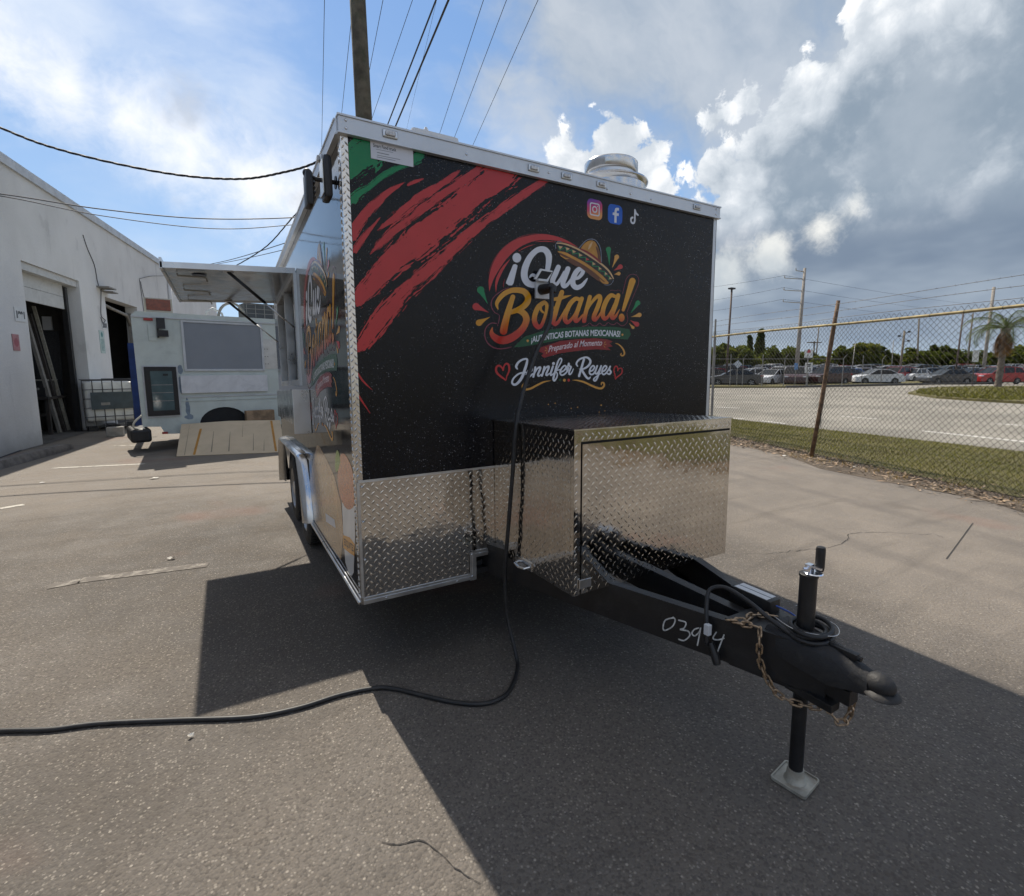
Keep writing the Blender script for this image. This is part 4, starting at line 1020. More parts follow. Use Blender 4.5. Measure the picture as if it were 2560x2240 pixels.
# logo ------------------------------------------------------------
arc = [(165, 1230), (200, 1000), (310, 740), (470, 520), (680, 360), (900, 275), (1120, 240), (1350, 262), (1560, 320), (1780, 425)]
art('red_arc', V_RED, strokes(1, [(arc, [4, 90, 160, 175, 160, 125, 110, 85, 50, 4]), ([(285, 1250), (300, 1050), (400, 830), (540, 650)], [4, 50, 50, 8]), ([(700, 495), (850, 420), (1000, 375)], [10, 16, 3]), ([(1000, 330), (1200, 318), (1370, 335)], [4, 18, 3])]), 3)
art('red_arc_edge', V_DRED, strokes(1, [([(140, 930), (230, 690), (380, 480), (560, 330), (780, 220), (1050, 172)], [4, 12, 14, 14, 12, 4]), ([(420, 1150), (430, 1060), (450, 1000)], [16, 14, 3])]), 3)
que = [([(905, 975), (950, 935), (1005, 960), (1045, 1040)], [30, 55, 60, 60]),
       ([(1225, 850), (1250, 690), (1245, 570), (1190, 485), (1110, 462), (1010, 500), (900, 620), (820, 800), (802, 950), (850, 1065), (950, 1115), (1040, 1100)], [85, 105, 115, 112, 105, 100, 110, 122, 124, 120, 108, 105]),
       ([(1425, 790), (1375, 905), (1320, 1030), (1335, 1085), (1395, 1100), (1465, 1005), (1530, 880)], [88, 95, 92, 82, 64, 50, 44]),
       ([(1600, 822), (1548, 965), (1508, 1075), (1530, 1138), (1595, 1105), (1665, 1005)], [92, 95, 92, 84, 62, 44]),
       ([(1700, 1005), (1790, 985), (1862, 905), (1872, 840), (1820, 822), (1748, 885), (1692, 1010), (1695, 1110), (1760, 1165), (1850, 1128), (1910, 1060), (1952, 1000)], [55, 60, 72, 78, 84, 95, 98, 98, 92, 72, 50, 22])]
art('logo_lettering_que', V_WHT, strokes(1, que), 5)
art('logo_lettering_que', V_WHT, polys(1, [[(598, 745), (640, 735), (682, 762), (605, 1090), (578, 1125), (520, 1125), (468, 1085), (475, 1050)], ell((667, 620), 80, 88)]), 5)
fadeB = lambda p: max(0, min(1, (p[1]-(200+(1000-p[0])*.12))/1300.0+.02))
fade4 = lambda p: max(0, min(1, (p[1]-(440-(p[0]-800)*.06))/640.0))
B_ = [([(690, 680), (660, 560), (720, 440), (840, 320), (990, 250), (1150, 238), (1300, 275), (1385, 390), (1372, 510), (1290, 610), (1160, 690), (1030, 740)], [25, 80, 105, 115, 120, 130, 140, 145, 145, 140, 125, 110]),
      ([(1000, 760), (1150, 712), (1290, 780), (1350, 900), (1320, 1030), (1230, 1170), (1080, 1300), (910, 1385), (740, 1400), (610, 1330), (540, 1230), (560, 1105)], [90, 120, 145, 150, 150, 160, 175, 185, 180, 150, 100, 18]),
      ([(1035, 395), (960, 620), (900, 830), (845, 1050), (818, 1190)], [110, 130, 150, 165, 175])]
o_ = [([(1730, 540), (1620, 640), (1545, 830), (1545, 990), (1620, 1095), (1700, 1050), (1765, 900), (1815, 710), (1820, 580), (1765, 525)], [105, 115, 118, 120, 112, 85, 75, 70, 85, 100]), ([(1690, 600), (1690, 700), (1745, 760)], [40, 55, 45])]
art('logo_lettering_botana', V_FADE, strokes(3, B_, fadeB), 5, fade=True)
art('logo_lettering_botana', V_FADE, strokes(3, o_, lambda p: max(0, min(1, (p[1]-420)/760.0))), 5, fade=True)
tana = [([(345, 400), (275, 600), (205, 845), (172, 970), (212, 1025), (275, 980), (350, 850), (410, 740)], [92, 95, 95, 92, 84, 62, 46, 40]), ([(170, 545), (330, 512), (525, 460)], [60, 72, 10]), ([(108, 785), (190, 700)], [18, 40]),
        ([(690, 545), (610, 530), (505, 630), (425, 800), (405, 925), (445, 992), (520, 945), (600, 830), (670, 680)], [72, 84, 92, 92, 92, 82, 62, 50, 44]), ([(735, 525), (682, 680), (612, 890), (622, 970), (685, 930), (755, 845)], [84, 86, 86, 78, 56, 36]),
        ([(895, 492), (868, 590), (800, 850), (780, 965)], [80, 80, 84, 86]), ([(820, 800), (900, 645), (1000, 520), (1078, 472), (1096, 540), (1052, 680), (972, 880), (990, 942), (1055, 890), (1115, 800)], [40, 52, 66, 78, 84, 86, 86, 76, 52, 40]),
        ([(1380, 480), (1310, 462), (1232, 545), (1165, 700), (1145, 840), (1182, 920), (1250, 880), (1322, 760), (1392, 600)], [70, 82, 92, 92, 90, 80, 60, 50, 44]), ([(1452, 462), (1402, 640), (1332, 840), (1342, 912), (1402, 870), (1478, 735)], [84, 86, 86, 76, 52, 8]),
        ([(1730, 180), (1640, 470), (1550, 750)], [128, 96, 62])]
art('logo_lettering_botana', V_FADE, strokes(4, tana, fade4), 5, fade=True)
def dotf(mb, y):
    P = ell((1520, 900), 58, 80); t = T3(4, y); mb.poly([t(p, 0) for p in P]); mb.attr += [fade4((p[0], p[1]-90)) for p in P]
art('logo_lettering_botana', V_FADE, dotf, 5, fade=True)
art('logo_outline', V_PINK, strokes(4, [([(1540, 430), (1580, 250), (1620, 125), (1690, 55), (1780, 52), (1848, 120), (1850, 230), (1790, 385), (1700, 600), (1640, 755), (1622, 830), (1640, 900), (1632, 980), (1570, 1050), (1500, 1052), (1430, 1000), (1375, 1035), (1310, 1030), (1255, 998), (1190, 1052), (1140, 1050), (1085, 1005), (1020, 1060), (940, 1050), (885, 1005), (830, 1050), (750, 1072)], 10), ([(1290, 375), (1330, 360), (1395, 372), (1450, 355), (1510, 385)], 7)]), 4)
art('logo_outline', V_PINK, strokes(3, [([(950, 180), (800, 240), (650, 345), (565, 440), (530, 570), (560, 680), (620, 765), (715, 815), (715, 920), (680, 1070)], [8, 16, 18, 20, 22, 20, 16, 12, 20, 8]), ([(650, 1015), (540, 1005), (435, 1080), (385, 1200), (395, 1350), (455, 1470), (570, 1565), (720, 1602), (880, 1588), (1010, 1555)], [20, 22, 24, 26, 26, 26, 26, 24, 22, 8])]), 4)
# sombrero
brim = [(90, 240), (160, 218), (300, 255), (480, 325), (680, 435), (860, 560), (1030, 690), (1160, 810), (1235, 920), (1240, 985), (1150, 1062), (1050, 1058), (900, 985), (760, 890), (620, 790), (460, 690), (300, 590), (160, 480), (95, 380)]
art('sombrero', V_BLK, polys(2, [brim]), 6)
art('sombrero', V_BRN, polys(2, [[(120, 420), (300, 470), (520, 590), (720, 700), (900, 830), (1040, 960), (1120, 1050), (1040, 1050), (900, 980), (780, 890), (560, 720), (450, 690), (280, 580), (160, 490)]]), 7)
art('sombrero', V_GOLD, strokes(2, [([(115, 405), (250, 440), (450, 540), (650, 650), (850, 790), (1000, 915), (1125, 1040)], [20, 52, 54, 58, 56, 60, 40]), ([(160, 480), (260, 540), (330, 545)], [14, 26, 6]), ([(960, 960), (1030, 1030), (1110, 1050)], [10, 40, 34])]), 8)
art('sombrero', V_CRM, strokes(2, [([(95, 232), (200, 236), (380, 290), (600, 395), (800, 520), (1000, 660), (1150, 800), (1240, 950)], [22, 30, 34, 36, 36, 36, 34, 22])]), 8)
tri = []; zig = []; rtri = []
bp_ = smooth_curve([(120, 320), (300, 360), (500, 450), (700, 570), (900, 710), (1080, 860), (1200, 985)], 20); 
for k in range(9):
    i = int((k+.5)/9*(len(bp_)-1)); p = bp_[i]; d = bp_[min(i+2, len(bp_)-1)]-bp_[max(i-2, 0)]; d = d/np.linalg.norm(d); n_ = np.array([d[1], -d[0]])
    s_ = 46-1.6*k; pts_ = [p+d*s_+n_*s_*.75, p-d*s_+n_*s_*.75, p-n_*s_*.62]
    (rtri if k in (4,) else tri).append([tuple(a) for a in pts_])
    zig += [tuple(p-d*s_*1.25+n_*s_*.70), tuple(p-n_*s_*1.05)]
art('sombrero', V_CRM, polys(2, tri), 8); art('sombrero', V_RED, polys(2, rtri), 8)
def zigf(mb, y):
    t = T3(2, y)
    for i in range(len(zig)-1):
        a, b_ = np.array(zig[i]), np.array(zig[i+1]); d = (b_-a)/np.linalg.norm(b_-a); n_ = np.array([-d[1], d[0]])*8
        mb.poly([t(q_, i*3e-6) for q_ in (a-n_-d*6, b_-n_+d*6, b_+n_+d*6, a+n_-d*6)])
art('sombrero', V_GRN, zigf, 9)
art('sombrero', V_GOLD, polys(2, [[(580, 345), (625, 265), (700, 200), (790, 175), (865, 205), (920, 300), (960, 420), (985, 610), (900, 550), (760, 450), (640, 380)]], True), 8)
art('sombrero', V_BRN, polys(2, [[(880, 300), (925, 330), (962, 440), (980, 600), (930, 570), (915, 450)]], True), 9)
art('sombrero', V_DRED, strokes(2, [([(575, 352), (700, 412), (850, 512), (978, 622)], [30, 42, 42, 34])]), 9)
art('sombrero', V_CRM, strokes(2, [([(805, 215), (770, 280), (735, 350)], [22, 46, 20])]), 9)
art('sombrero', V_GRYL, strokes(2, [([(540, 335), (620, 240), (700, 170), (790, 148), (880, 175), (950, 270), (985, 400), (998, 612)], 12), ([(70, 345), (65, 265), (110, 198), (180, 198)], 10), ([(1245, 985), (1190, 1065), (1120, 1085), (1060, 1078)], 9)]), 7)
for z, c, hd, r_, tp_ in [(2, V_GRN, (1140, 360), 55, (1160, 705)), (2, V_TAN, (1310, 510), 48, (1212, 740)), (2, V_RED, (1385, 710), 48, (1240, 790)), (2, V_TAN, (1350, 850), 38, (1252, 864)), (2, V_GRN, (1740, 1445), 50, (1592, 1655)), (2, V_TAN, (1770, 1690), 46, (1594, 1732)), (4, V_RED, (1820, 1030), 48, (1688, 948)), (4, V_TAN, (1745, 1095), 30, (1663, 1003)), (3, V_GRN, (285, 235), 84, (455, 575)), (3, V_RED, (180, 622), 85, (482, 762)), (3, V_YEL, (250, 995), 76, (512, 860))]:
    art('paint_drop', c, polys(z, [drop(hd, r_, tp_)]), 5)
# banners and small lettering
art('green_banner', V_DGRN, polys(0, [[(1283, 868.6), (1310, 842), (1360, 826), (1411, 819.6), (1474, 816.5), (1538, 817.5), (1572, 823), (1576, 836), (1568, 849), (1525, 846), (1474, 843.8), (1411, 847.6), (1360, 857.7), (1310, 866.5)]]), 3)
art('red_banner', V_DRED, polys(0, [[(1346, 870), (1400, 852.7), (1449, 847.3), (1488, 845.9), (1517, 848.8), (1531, 854), (1522, 858.5), (1531, 866), (1518, 868.5), (1526, 875.6), (1488, 873.2), (1449, 876.6), (1400, 883), (1359, 895), (1352, 889), (1358, 884), (1344, 878)]]), 4)
def curved_text(s, base, hpx, shear=0.0, bold=.0, sx=1.0):
    vs, fs = text_mesh(s, 1.0, bold); xs = [v[0] for v in vs]; w = max(xs)-min(xs); x0 = min(xs)
    bx = [b_[0] for b_ in base]; co = np.polyfit(bx, [b_[1] for b_ in base], min(2, len(base)-1))
    def f(mb, y):
        t = T3(0, y); P = []
        for (a, h) in vs:
            u = bx[0]+(a-x0)/w*(bx[-1]-bx[0])+h*hpx/.7*shear; v = np.polyval(co, u)-h*hpx/.7; P.append(t((u, v), 0))
        mb.add(P, fs)
    return f
art('banner_lettering', V_WHT, curved_text('¡AUTÉNTICAS BOTANAS MEXICANAS!', [(1327, 856.5), (1412, 843.8), (1475, 838.7), (1549, 842.5)], 14.5, .05, .022), 5)
art('banner_lettering', vinyl('pale_pink_vinyl', (.60, .50, .52)), curved_text('Preparado al Momento', [(1370, 880.5), (1436, 868.3), (1503, 864.0)], 15, .25, .012), 5)
art('banner_dot', V_TAN, polys(0, [ell((1318.3, 852), 2.9, 3), ell((1555, 837), 2.4, 2.6)]), 5)
art('banner_ray', V_TAN, strokes(6, [([(1115, 190), (1150, 150)], [6, 14]), ([(1110, 213), (1170, 215)], [6, 14]), ([(1105, 245), (1145, 290)], [6, 14])]), 5)
art('banner_ray', V_TAN, strokes(5, [([(1500, 125), (1468, 98)], [6, 16]), ([(1505, 155), (1452, 172)], [6, 16]), ([(1505, 195), (1485, 238)], [6, 16])]), 5)
nm5 = [([(742, 640), (712, 575), (770, 470), (880, 398), (985, 388), (985, 480), (935, 650), (860, 850), (760, 990), (672, 1042), (608, 995), (640, 885), (760, 775), (870, 735), (965, 725)], [34, 60, 56, 50, 50, 60, 68, 70, 66, 58, 50, 46, 42, 40, 34]),
       ([(970, 775), (1060, 740), (1120, 650), (1100, 615), (1040, 655), (988, 760), (1002, 840), (1060, 832), (1130, 765)], 42),
       ([(1202, 595), (1180, 720), (1150, 840)], 50), ([(1168, 780), (1240, 645), (1312, 595), (1328, 630), (1268, 780), (1292, 822), (1345, 780)], [30, 42, 50, 50, 50, 40, 28]),
       ([(1432, 585), (1400, 720), (1368, 815)], 50), ([(1390, 760), (1460, 622), (1530, 575), (1545, 605), (1480, 770), (1502, 802), (1562, 750)], [30, 42, 50, 50, 50, 40, 28]),
       ([(1652, 572), (1592, 760), (1612, 800), (1675, 745)], [50, 50, 40, 24]), ([(1690, 760), (1785, 600), (1868, 440), (1862, 375), (1812, 392), (1762, 500), (1702, 720), (1662, 890), (1692, 938), (1750, 850), (1762, 760), (1725, 692), (1835, 655)], [30, 30, 34, 36, 38, 46, 52, 52, 46, 36, 32, 30, 28]),
       ([(1842, 722), (1930, 682), (1988, 592), (1950, 556), (1882, 612), (1832, 720), (1862, 790), (1930, 782), (2012, 702), (2048, 610)], 42)]
nm6 = [([(150, 870), (200, 745), (215, 700), (228, 770), (272, 792), (222, 920), (234, 982), (282, 950), (332, 842)], [26, 40, 44, 40, 44, 46, 42, 34, 20]),
       ([(437, 772), (408, 705), (470, 612), (580, 560), (685, 552), (762, 622), (752, 712), (680, 792), (580, 842), (500, 850)], [32, 44, 46, 46, 50, 56, 56, 54, 44, 34]), ([(602, 600), (542, 800), (476, 1028)], 56), ([(540, 842), (600, 962), (682, 1072), (732, 1086), (768, 1048)], [50, 56, 56, 46, 22]),
       ([(742, 902), (822, 880), (872, 800), (832, 762), (772, 822), (742, 922), (772, 982), (842, 970), (905, 880)], 42), ([(942, 765), (892, 922), (922, 970), (982, 902), (1042, 765)], 42), ([(1042, 765), (982, 962), (922, 1112), (872, 1150), (852, 1102), (922, 1032), (1042, 950)], [44, 46, 46, 42, 36, 30, 26]),
       ([(1062, 912), (1132, 882), (1182, 802), (1142, 762), (1082, 832), (1062, 932), (1102, 986), (1172, 942), (1235, 850)], 42), ([(1225, 870), (1278, 765), (1252, 850), (1290, 920), (1252, 976), (1202, 958)], [28, 36, 42, 46, 46, 34])]
art('name_lettering', V_WHT, strokes(5, nm5), 5); art('name_lettering', V_WHT, polys(5, [ell((1668, 500), 37, 38)]), 5); art('name_lettering', V_WHT, strokes(6, nm6), 5, panR)
art('heart', V_RED, strokes(5, [([(378, 672), (345, 602), (270, 552), (205, 600), (208, 715), (300, 818), (400, 888), (447, 932), (470, 832), (530, 682), (522, 545), (460, 503), (402, 562), (382, 660)], [40, 42, 46, 52, 54, 50, 44, 20, 34, 46, 52, 46, 38, 30])]), 5)
art('heart', V_RED, strokes(6, [([(1465, 892), (1472, 832), (1432, 772), (1382, 812), (1370, 902), (1398, 1002), (1406, 1108), (1450, 1052), (1560, 962), (1580, 862), (1542, 822), (1492, 842), (1468, 888)], [26, 28, 32, 30, 28, 28, 14, 28, 32, 32, 28, 26, 24])]), 5)
art('gold_swash', V_TAN, strokes(5, [([(905, 1010), (868, 1070), (885, 1130), (950, 1163), (1080, 1140), (1250, 1052), (1420, 972), (1605, 936)], [20, 32, 42, 52, 52, 50, 40, 6])]), 5)
art('gold_swash', V_TAN, strokes(6, [([(305, 1130), (430, 1136), (600, 1178), (780, 1262), (950, 1330), (1060, 1335), (1120, 1262), (1100, 1198), (1052, 1202), (1045, 1250)], [6, 34, 46, 50, 52, 52, 46, 42, 34, 18])]), 5)
art('gold_swirl', V_TAN, strokes(6, [([(1400, 188), (1480, 210), (1570, 292), (1628, 392), (1632, 468), (1585, 508), (1542, 478), (1562, 440)], [6, 24, 36, 42, 42, 36, 30, 16])]), 5)
art('swash_dot', V_TAN, polys(5, [ell((1945, 927), 36, 38)]), 5); art('swash_dot', V_RED, polys(6, [ell((212, 1130), 32, 38)]), 5); art('swash_dot', V_DGRN, polys(5, [ell((1838, 922), 30, 36)]), 5)
art('paint_speck', V_TAN, polys(0, [ell((1370, 1011), 1.3, 1.3), ell((1387, 1008), 1.2, 1.2), ell((1427, 1021), 1.3, 1.4), ell((1443, 1018), 1.5, 1.5), ell((1502, 1013), 1.8, 1.9), ell((1497, 1030), 1.2, 1.2), ell((1511, 1027), 1, 1)]), 5, side=False)
# social media marks
def ig_mat():
    m, q, b = newmat('camera_icon_gradient'); P = q.n('ShaderNodeTexCoord').outputs['Generated']
    s = q.n('ShaderNodeSeparateXYZ'); q.L.new(P, s.inputs[0])
    d = q.m('SUBTRACT', s.outputs['Z'], q.m('MULTIPLY', s.outputs['X'], .25))
    c = q.mix(q.ramp(d, .0, .45), (.62, .25, .06), (.52, .03, .10)); c = q.mix(q.ramp(d, .40, .95), c, (.12, .02, .30))
    q.L.new(c, b.inputs['Base Color']); b.inputs['Roughness'].default_value = .2; return m
def rrect(cx, cz, h, r_, n=6):
    P = []
    for (sx, sz, a0) in ((1, 1, 0), (-1, 1, 90), (-1, -1, 180), (1, -1, 270)):
        for k in range(n+1):
            a = R(a0+90*k/n); P.append((cx+sx*(h-r_)+r_*math.cos(a), cz+sz*(h-r_)+r_*math.sin(a)))
    return P
def flat(P, y): return [(a, y, b_) for a, b_ in P]
def ring2(P, Q, y): n_ = len(P); return flat(P, y)+flat(Q, y), [(i, (i+1) % n_, n_+(i+1) % n_, n_+i) for i in range(n_)]
i1, i2, i3 = fr(1486, 524), fr(1537, 536.5), fr(1585, 543)
ic = MB().poly(flat(rrect(i1[0], i1[1], .059, .031), -.0036)).build('camera_icon', ig_mat(), panR, fn=TS, fix=False)
mk = MB(); mk.add(*ring2(rrect(i1[0], i1[1], .038, .014), rrect(i1[0], i1[1], .031, .009), -.0039))
cc = lambda r_, n_=24: [(i1[0]+r_*math.cos(6.2832*k/n_), i1[1]+r_*math.sin(6.2832*k/n_)) for k in range(n_)]
mk.add(*ring2(cc(.020), cc(.013), -.0039)); mk.poly(flat([(i1[0]+.021+.004*math.cos(k), i1[1]+.021+.004*math.sin(k)) for k in range(6)], -.0039))
mk.build('camera_glyph', V_WHT, ic, fn=TS, fix=False) if False else mk.build('camera_glyph', V_WHT, panR, fn=TS, fix=False)
MB().poly(flat(rrect(i2[0], i2[1], .059, .031), -.0036)).build('letter_icon', vinyl('icon_blue_vinyl', (.0, .085, .45)), panR, fn=TS, fix=False)
fx, fz = i2[0]+.004, i2[1]
fg = [(-.010, -.050), (.008, -.050), (.008, -.006), (.024, -.006), (.026, .010), (.008, .010), (.008, .020), (.013, .027), (.026, .027), (.026, .043), (.010, .043), (-.004, .037), (-.010, .022), (-.010, .010), (-.024, .010), (-.024, -.006), (-.010, -.006)]
MB().poly(flat([(fx+a, fz+b_) for a, b_ in fg], -.0039)).build('letter_glyph', V_WHT, panR, fn=TS, fix=False)
tk = MB(); ty = -.0036
def tk3(p, off): return (i3[0]+p[0]/1000.0, ty-off, i3[1]+p[1]/1000.0)
add_stroke(tk, [(4, 44), (4, 10), (4, -22)], [13]*3, tk3, 4, 0); add_stroke(tk, [(4, -22), (-2, -36), (-16, -40), (-28, -30), (-27, -12), (-14, -5)], [13]*6, tk3, 6, 2e-5); add_stroke(tk, [(6, 42), (14, 26), (30, 18)], [13, 13, 13], tk3, 5, 4e-5)
tk.build('note_icon', V_WHT, panR, fn=TS, fix=False)
# maker's plate (its square code left out)
q4 = [fr(*px_of(7, p)) for p in [(400, 145), (1058, 290), (1066, 550), (412, 412)]]
mp = MB().prism([(a, -.0075, b_) for a, b_ in q4], (0, .003, 0)).build('maker_plate', V_WHT, panL, fn=TS)
PLm = vinyl('plate_ink', (.015, .016, .02))
def platetext(s, a, b_, h):
    vs, fs = text_mesh(s, 1.0, .016); xs = [v[0] for v in vs]; w = max(xs)-min(xs); x0 = min(xs); A, B2 = np.array(px_of(7, a)), np.array(px_of(7, b_))
    P = []
    for (x, hh) in vs:
        u = A+(B2-A)*((x-x0)/w); pz = fr(u[0], u[1]-hh*h*.16179/.7); P.append((pz[0], -.0078, pz[1]))
    MB().add(P, fs).build('plate_lettering', PLm, panL, fn=TS, fix=False)
platetext('Smart Food truck', (445, 236), (800, 312), 52)
for (a, b_, h) in [((490, 278), (750, 330), 7), ((505, 330), (690, 370), 12), ((505, 370), (860, 440), 9), ((500, 398), (790, 458), 9)]:      # small print, too fine to read
    A, B2 = np.array(px_of(7, a)), np.array(px_of(7, b_)); hh = h*.16179
    Q = [fr(*A), fr(*B2), fr(B2[0], B2[1]-hh), fr(A[0], A[1]-hh)]; MB().poly([(x, -.0078, z) for x, z in Q]).build('plate_small_print', vinyl('plate_grey_ink', (.20, .21, .23)), panL, fn=TS, fix=False)
# repeat on the side wall ------------------------------------------
def to_side(p, layer):
    return (-.0004-layer*.00022, 1.67-1.25*(p[0]-.748), 1.18+1.29*(p[2]-1.447))
for (name, m, vs, fs, at, layer) in SIDE:
    mb = MB(); mb.v = [to_side(p, layer) for p in vs]; mb.f = [tuple(reversed(f)) for f in fs]; mb.attr = at
    mb.build(name, m, wallL, fn=TS, fix=False)
r3 = lambda x, y: (680+x*.2008, 1080+y*.2008)
def sidepoly(name, m, pts, layer, curve=False):
    P = smooth_curve(pts, 6, closed=True) if curve else pts
    Q = [sd_(*r3(*p)) for p in P]; MB().poly([(-.0004-layer*.00022, a, b_) for a, b_ in Q]).build(name, m, wallL, fn=TS, fix=False)
def food_mat(name, a, b_, c_, s):
    m, q, b = newmat(name); P = q.n('ShaderNodeTexCoord').outputs['Object']
    v = q.noise(q.map(P, (1, s, s*.35)), 3.0, 6, .7, 1.2); c = q.mix(q.ramp(v, .32, .52), a, b_); c = q.mix(q.ramp(v, .52, .70), c, c_)
    q.L.new(c, b.inputs['Base Color']); b.inputs['Roughness'].default_value = .14; return m
F_CORN = food_mat('printed_corn', (.36, .09, .03), (.50, .33, .14), (.62, .56, .42), 22); F_ESQ = food_mat('printed_chilli_corn', (.36, .02, .015), (.40, .13, .05), (.52, .27, .08), 26); F_CUP = food_mat('printed_cup', (.42, .43, .44), (.55, .56, .57), (.62, .62, .62), 1.5); F_HUSK = food_mat('printed_husk', (.36, .20, .09), (.44, .29, .15), (.24, .11, .05), 12)
sidepoly('printed_corn_bag', F_HUSK, [(470, 640), (520, 330), (560, 150), (600, 190), (700, 380), (780, 560), (860, 900), (890, 1250), (860, 1590), (740, 1440), (540, 1140)], 1)
sidepoly('printed_corn_bag', F_CORN, [(530, 420), (570, 230), (640, 330), (740, 560), (800, 740), (830, 1000), (800, 1180), (650, 1100), (560, 850)], 2, True)
sidepoly('printed_cup', F_CUP, [(872, 860), (1034, 860), (1036, 1300), (1020, 1750), (995, 1790), (960, 1770), (915, 1620), (890, 1250)], 3)
sidepoly('printed_cup_filling', F_ESQ, [(820, 520), (850, 300), (905, 275), (965, 370), (1010, 520), (1036, 860), (970, 965), (890, 900), (830, 700)], 4, True)
sidepoly('printed_lime', vinyl('lime_vinyl', (.16, .26, .03)), [(790, 330), (810, 230), (840, 270), (850, 380), (810, 500), (792, 440)], 5, True)
sidepoly('printed_label', V_TAN, [(885, 1280), (970, 1310), (1030, 1390), (1030, 1545), (960, 1500), (890, 1440)], 5)
sidepoly('printed_label', V_WHT, [(668, 1010), (780, 1090), (795, 1195), (675, 1115)], 5)
vs, fs = text_mesh('ESQUITES', 1.0, .02); xs = [v[0] for v in vs]; w = max(xs)-min(xs); A, B2, Hh = np.array([900, 1405.]), np.array([1022, 1490.]), 82
P = []
for (x, h) in vs:
    u = A+(B2-A)*(x-min(xs))/w-np.array([0, h*Hh/.7]); a = sd_(*r3(*u)); P.append((-.0004-6*.00022, a[0], a[1]))
MB().add(P, fs).build('label_lettering', V_BLK, wallL, fn=TS, fix=False)
# power cord: from the inlet down to the ground and away
cpts = [(pb[0], -.115, pb[1])]
cl = [TS(cpts[0])]
for (u, v, x) in [(1103, 615, 1.02), (1096, 655, .97), (1070, 712, .89), (1036, 825, .765), (1025, 950, .735), (1017, 1050, .728), (1010, 1150, .725), (1014, 1230, .732)]:
    cl.append(onplane(u*1.25, v*1.25, (x, 0, 0), (1, 0, 0)))
cl.append(onplane(1030*1.25, 1300*1.25, (.745, 0, 0), (1, 0, 0)))
for (u, v) in [(1035, 1335), (1022, 1375), (1000, 1397), (960, 1408), (900, 1403), (830, 1387), (790, 1378), (750, 1376), (680, 1390), (600, 1415), (500, 1434), (350, 1440), (200, 1447), (100, 1459), (0, 1462), (-150, 1470)]:
    cl.append(ground(u*1.25, v*1.25, .0115))
for q_ in [(-2.4, .75), (-3.1, 1.3), (-3.6, 2.6), (-4.0, 5.0), (-4.2, 8.0), (-4.1, 11.0), (-4.02, 13.2)]: cl.append(np.array([q_[0], q_[1], .0115]))
cord = root('extension_cord', 'thick black power cord plugged into the trailer front and snaking across asphalt', 'power cord', (float(cl[10][0]), float(cl[10][1]), 0))
MB().tube(smooth_curve(cl, 8), .0112, 10).build('cable', M_CABLE, cord, smooth=True)
po = plug.build('plug', M_BLKP, cord, fn=TS, auto=40)
MB().tube([TS((pb[0]-.002, -.110, pb[1]+.001)), TS((pb[0]+.003, -.125, pb[1]-.004)), TS((pb[0]+.004, -.132, pb[1]-.03))], [.027, .022, .013], 14).build('plug_collar', M_BLKP, cord, auto=40)
# ================================================================== CHAIN LINK FENCE
M_FWIRE = mat('fence_wire', (.060, .055, .046), .55, .5, var=.3, vs=8)
M_FRAIL = mat('yellowed_rail', (.30, .235, .10), .6, .1, var=.3, vs=7, dirt=(.10, .06, .03, .7))
M_RUST = mat('rusty_post', (.17, .105, .062), .8, .2, var=.5, vs=9, bump=.4, bs=40, dirt=(.055, .04, .03, .8))
M_GPOST = mat('grey_post', (.26, .25, .23), .6, .4, var=.2, vs=6)
FE = root('chain_link_fence', 'chain link fence with yellowed top rail, barbed wire and a leaning rusty post', 'fence', tuple(FB))
RZ = 2.36
A0F, A1F = -14.0, 9.6
def fw(al, z, off=0.0):
    # the mesh is dragged askew round the leaning post
    g_ = math.exp(-((al+.15)**2/.30+(z-.80)**2/.12)); al2 = al-.22*g_*(1 if al > -.15 else -1)*math.tanh(abs(al+.15)*4); z2 = z+.10*g_*math.sin(al*5)
    wob = .012*math.sin(al*2.3+z*3)+.02*math.sin(al*.7)
    if z < .25: wob += (.25-z)*.5*(.5+.5*math.sin(al*1.9))
    return fence_pt(al2, off+wob, z2)
mb = MB(); pit = .0430; nW = int((A1F-A0F)/pit); r_ = .0029
nz_ = int((RZ+.08)/pit)
for k in range(nW):
    pts = []
    for j in range(nz_+1):
        z = .02+j*pit
        if z > RZ+.07: break
        al = A0F+k*pit+(pit if (j+k) % 2 else 0.0); pts.append(fw(al, z, .003 if (j+k) % 2 else -.003))
    pts[-1] = pts[-1]+np.array([0, 0, .01])
    mb.tube(pts, r_, 3, cap=False)
mesh_o = mb.build('wire_mesh', M_FWIRE, FE, fix=False); mesh_o['kind'] = 'stuff'
mb = MB(); pts = [fence_pt(a, -.02, RZ+.008*math.sin(a*1.1)) for a in np.linspace(A0F, A1F, 40)]
mb.tube(pts, .021, 10)
rail = mb.build('top_rail', M_FRAIL, FE, smooth=True)
tie0 = None
for k in range(34):
    a = -6.5+k*.45
    o = MB().lathe([(.0245, -.004), (.0255, 0), (.0245, .004)], (0, 0, 0), 'x', 8).build('tie_wire', M_FWIRE, None) if tie0 is None else bpy.data.objects.new('tie_wire', tie0.data)
    if tie0 is None: tie0 = o
    else: COL.objects.link(o)
    p = fence_pt(a, -.02, RZ+.008*math.sin(a*1.1)); o.matrix_basis = Matrix.Translation(Vector(p)) @ Matrix.Rotation(math.atan2(FD[1], FD[0]), 4, 'Z'); attach(o, rail)
topP = onplane(2096, 751, FB, FN)
MB().tube([FB+FN*.0+[0, 0, -.05], FB+(topP-FB)*.35+FN*.02, FB+(topP-FB)*.80, topP], [.037, .036, .036, .029], 12).build('post', M_RUST, FE, smooth=True)
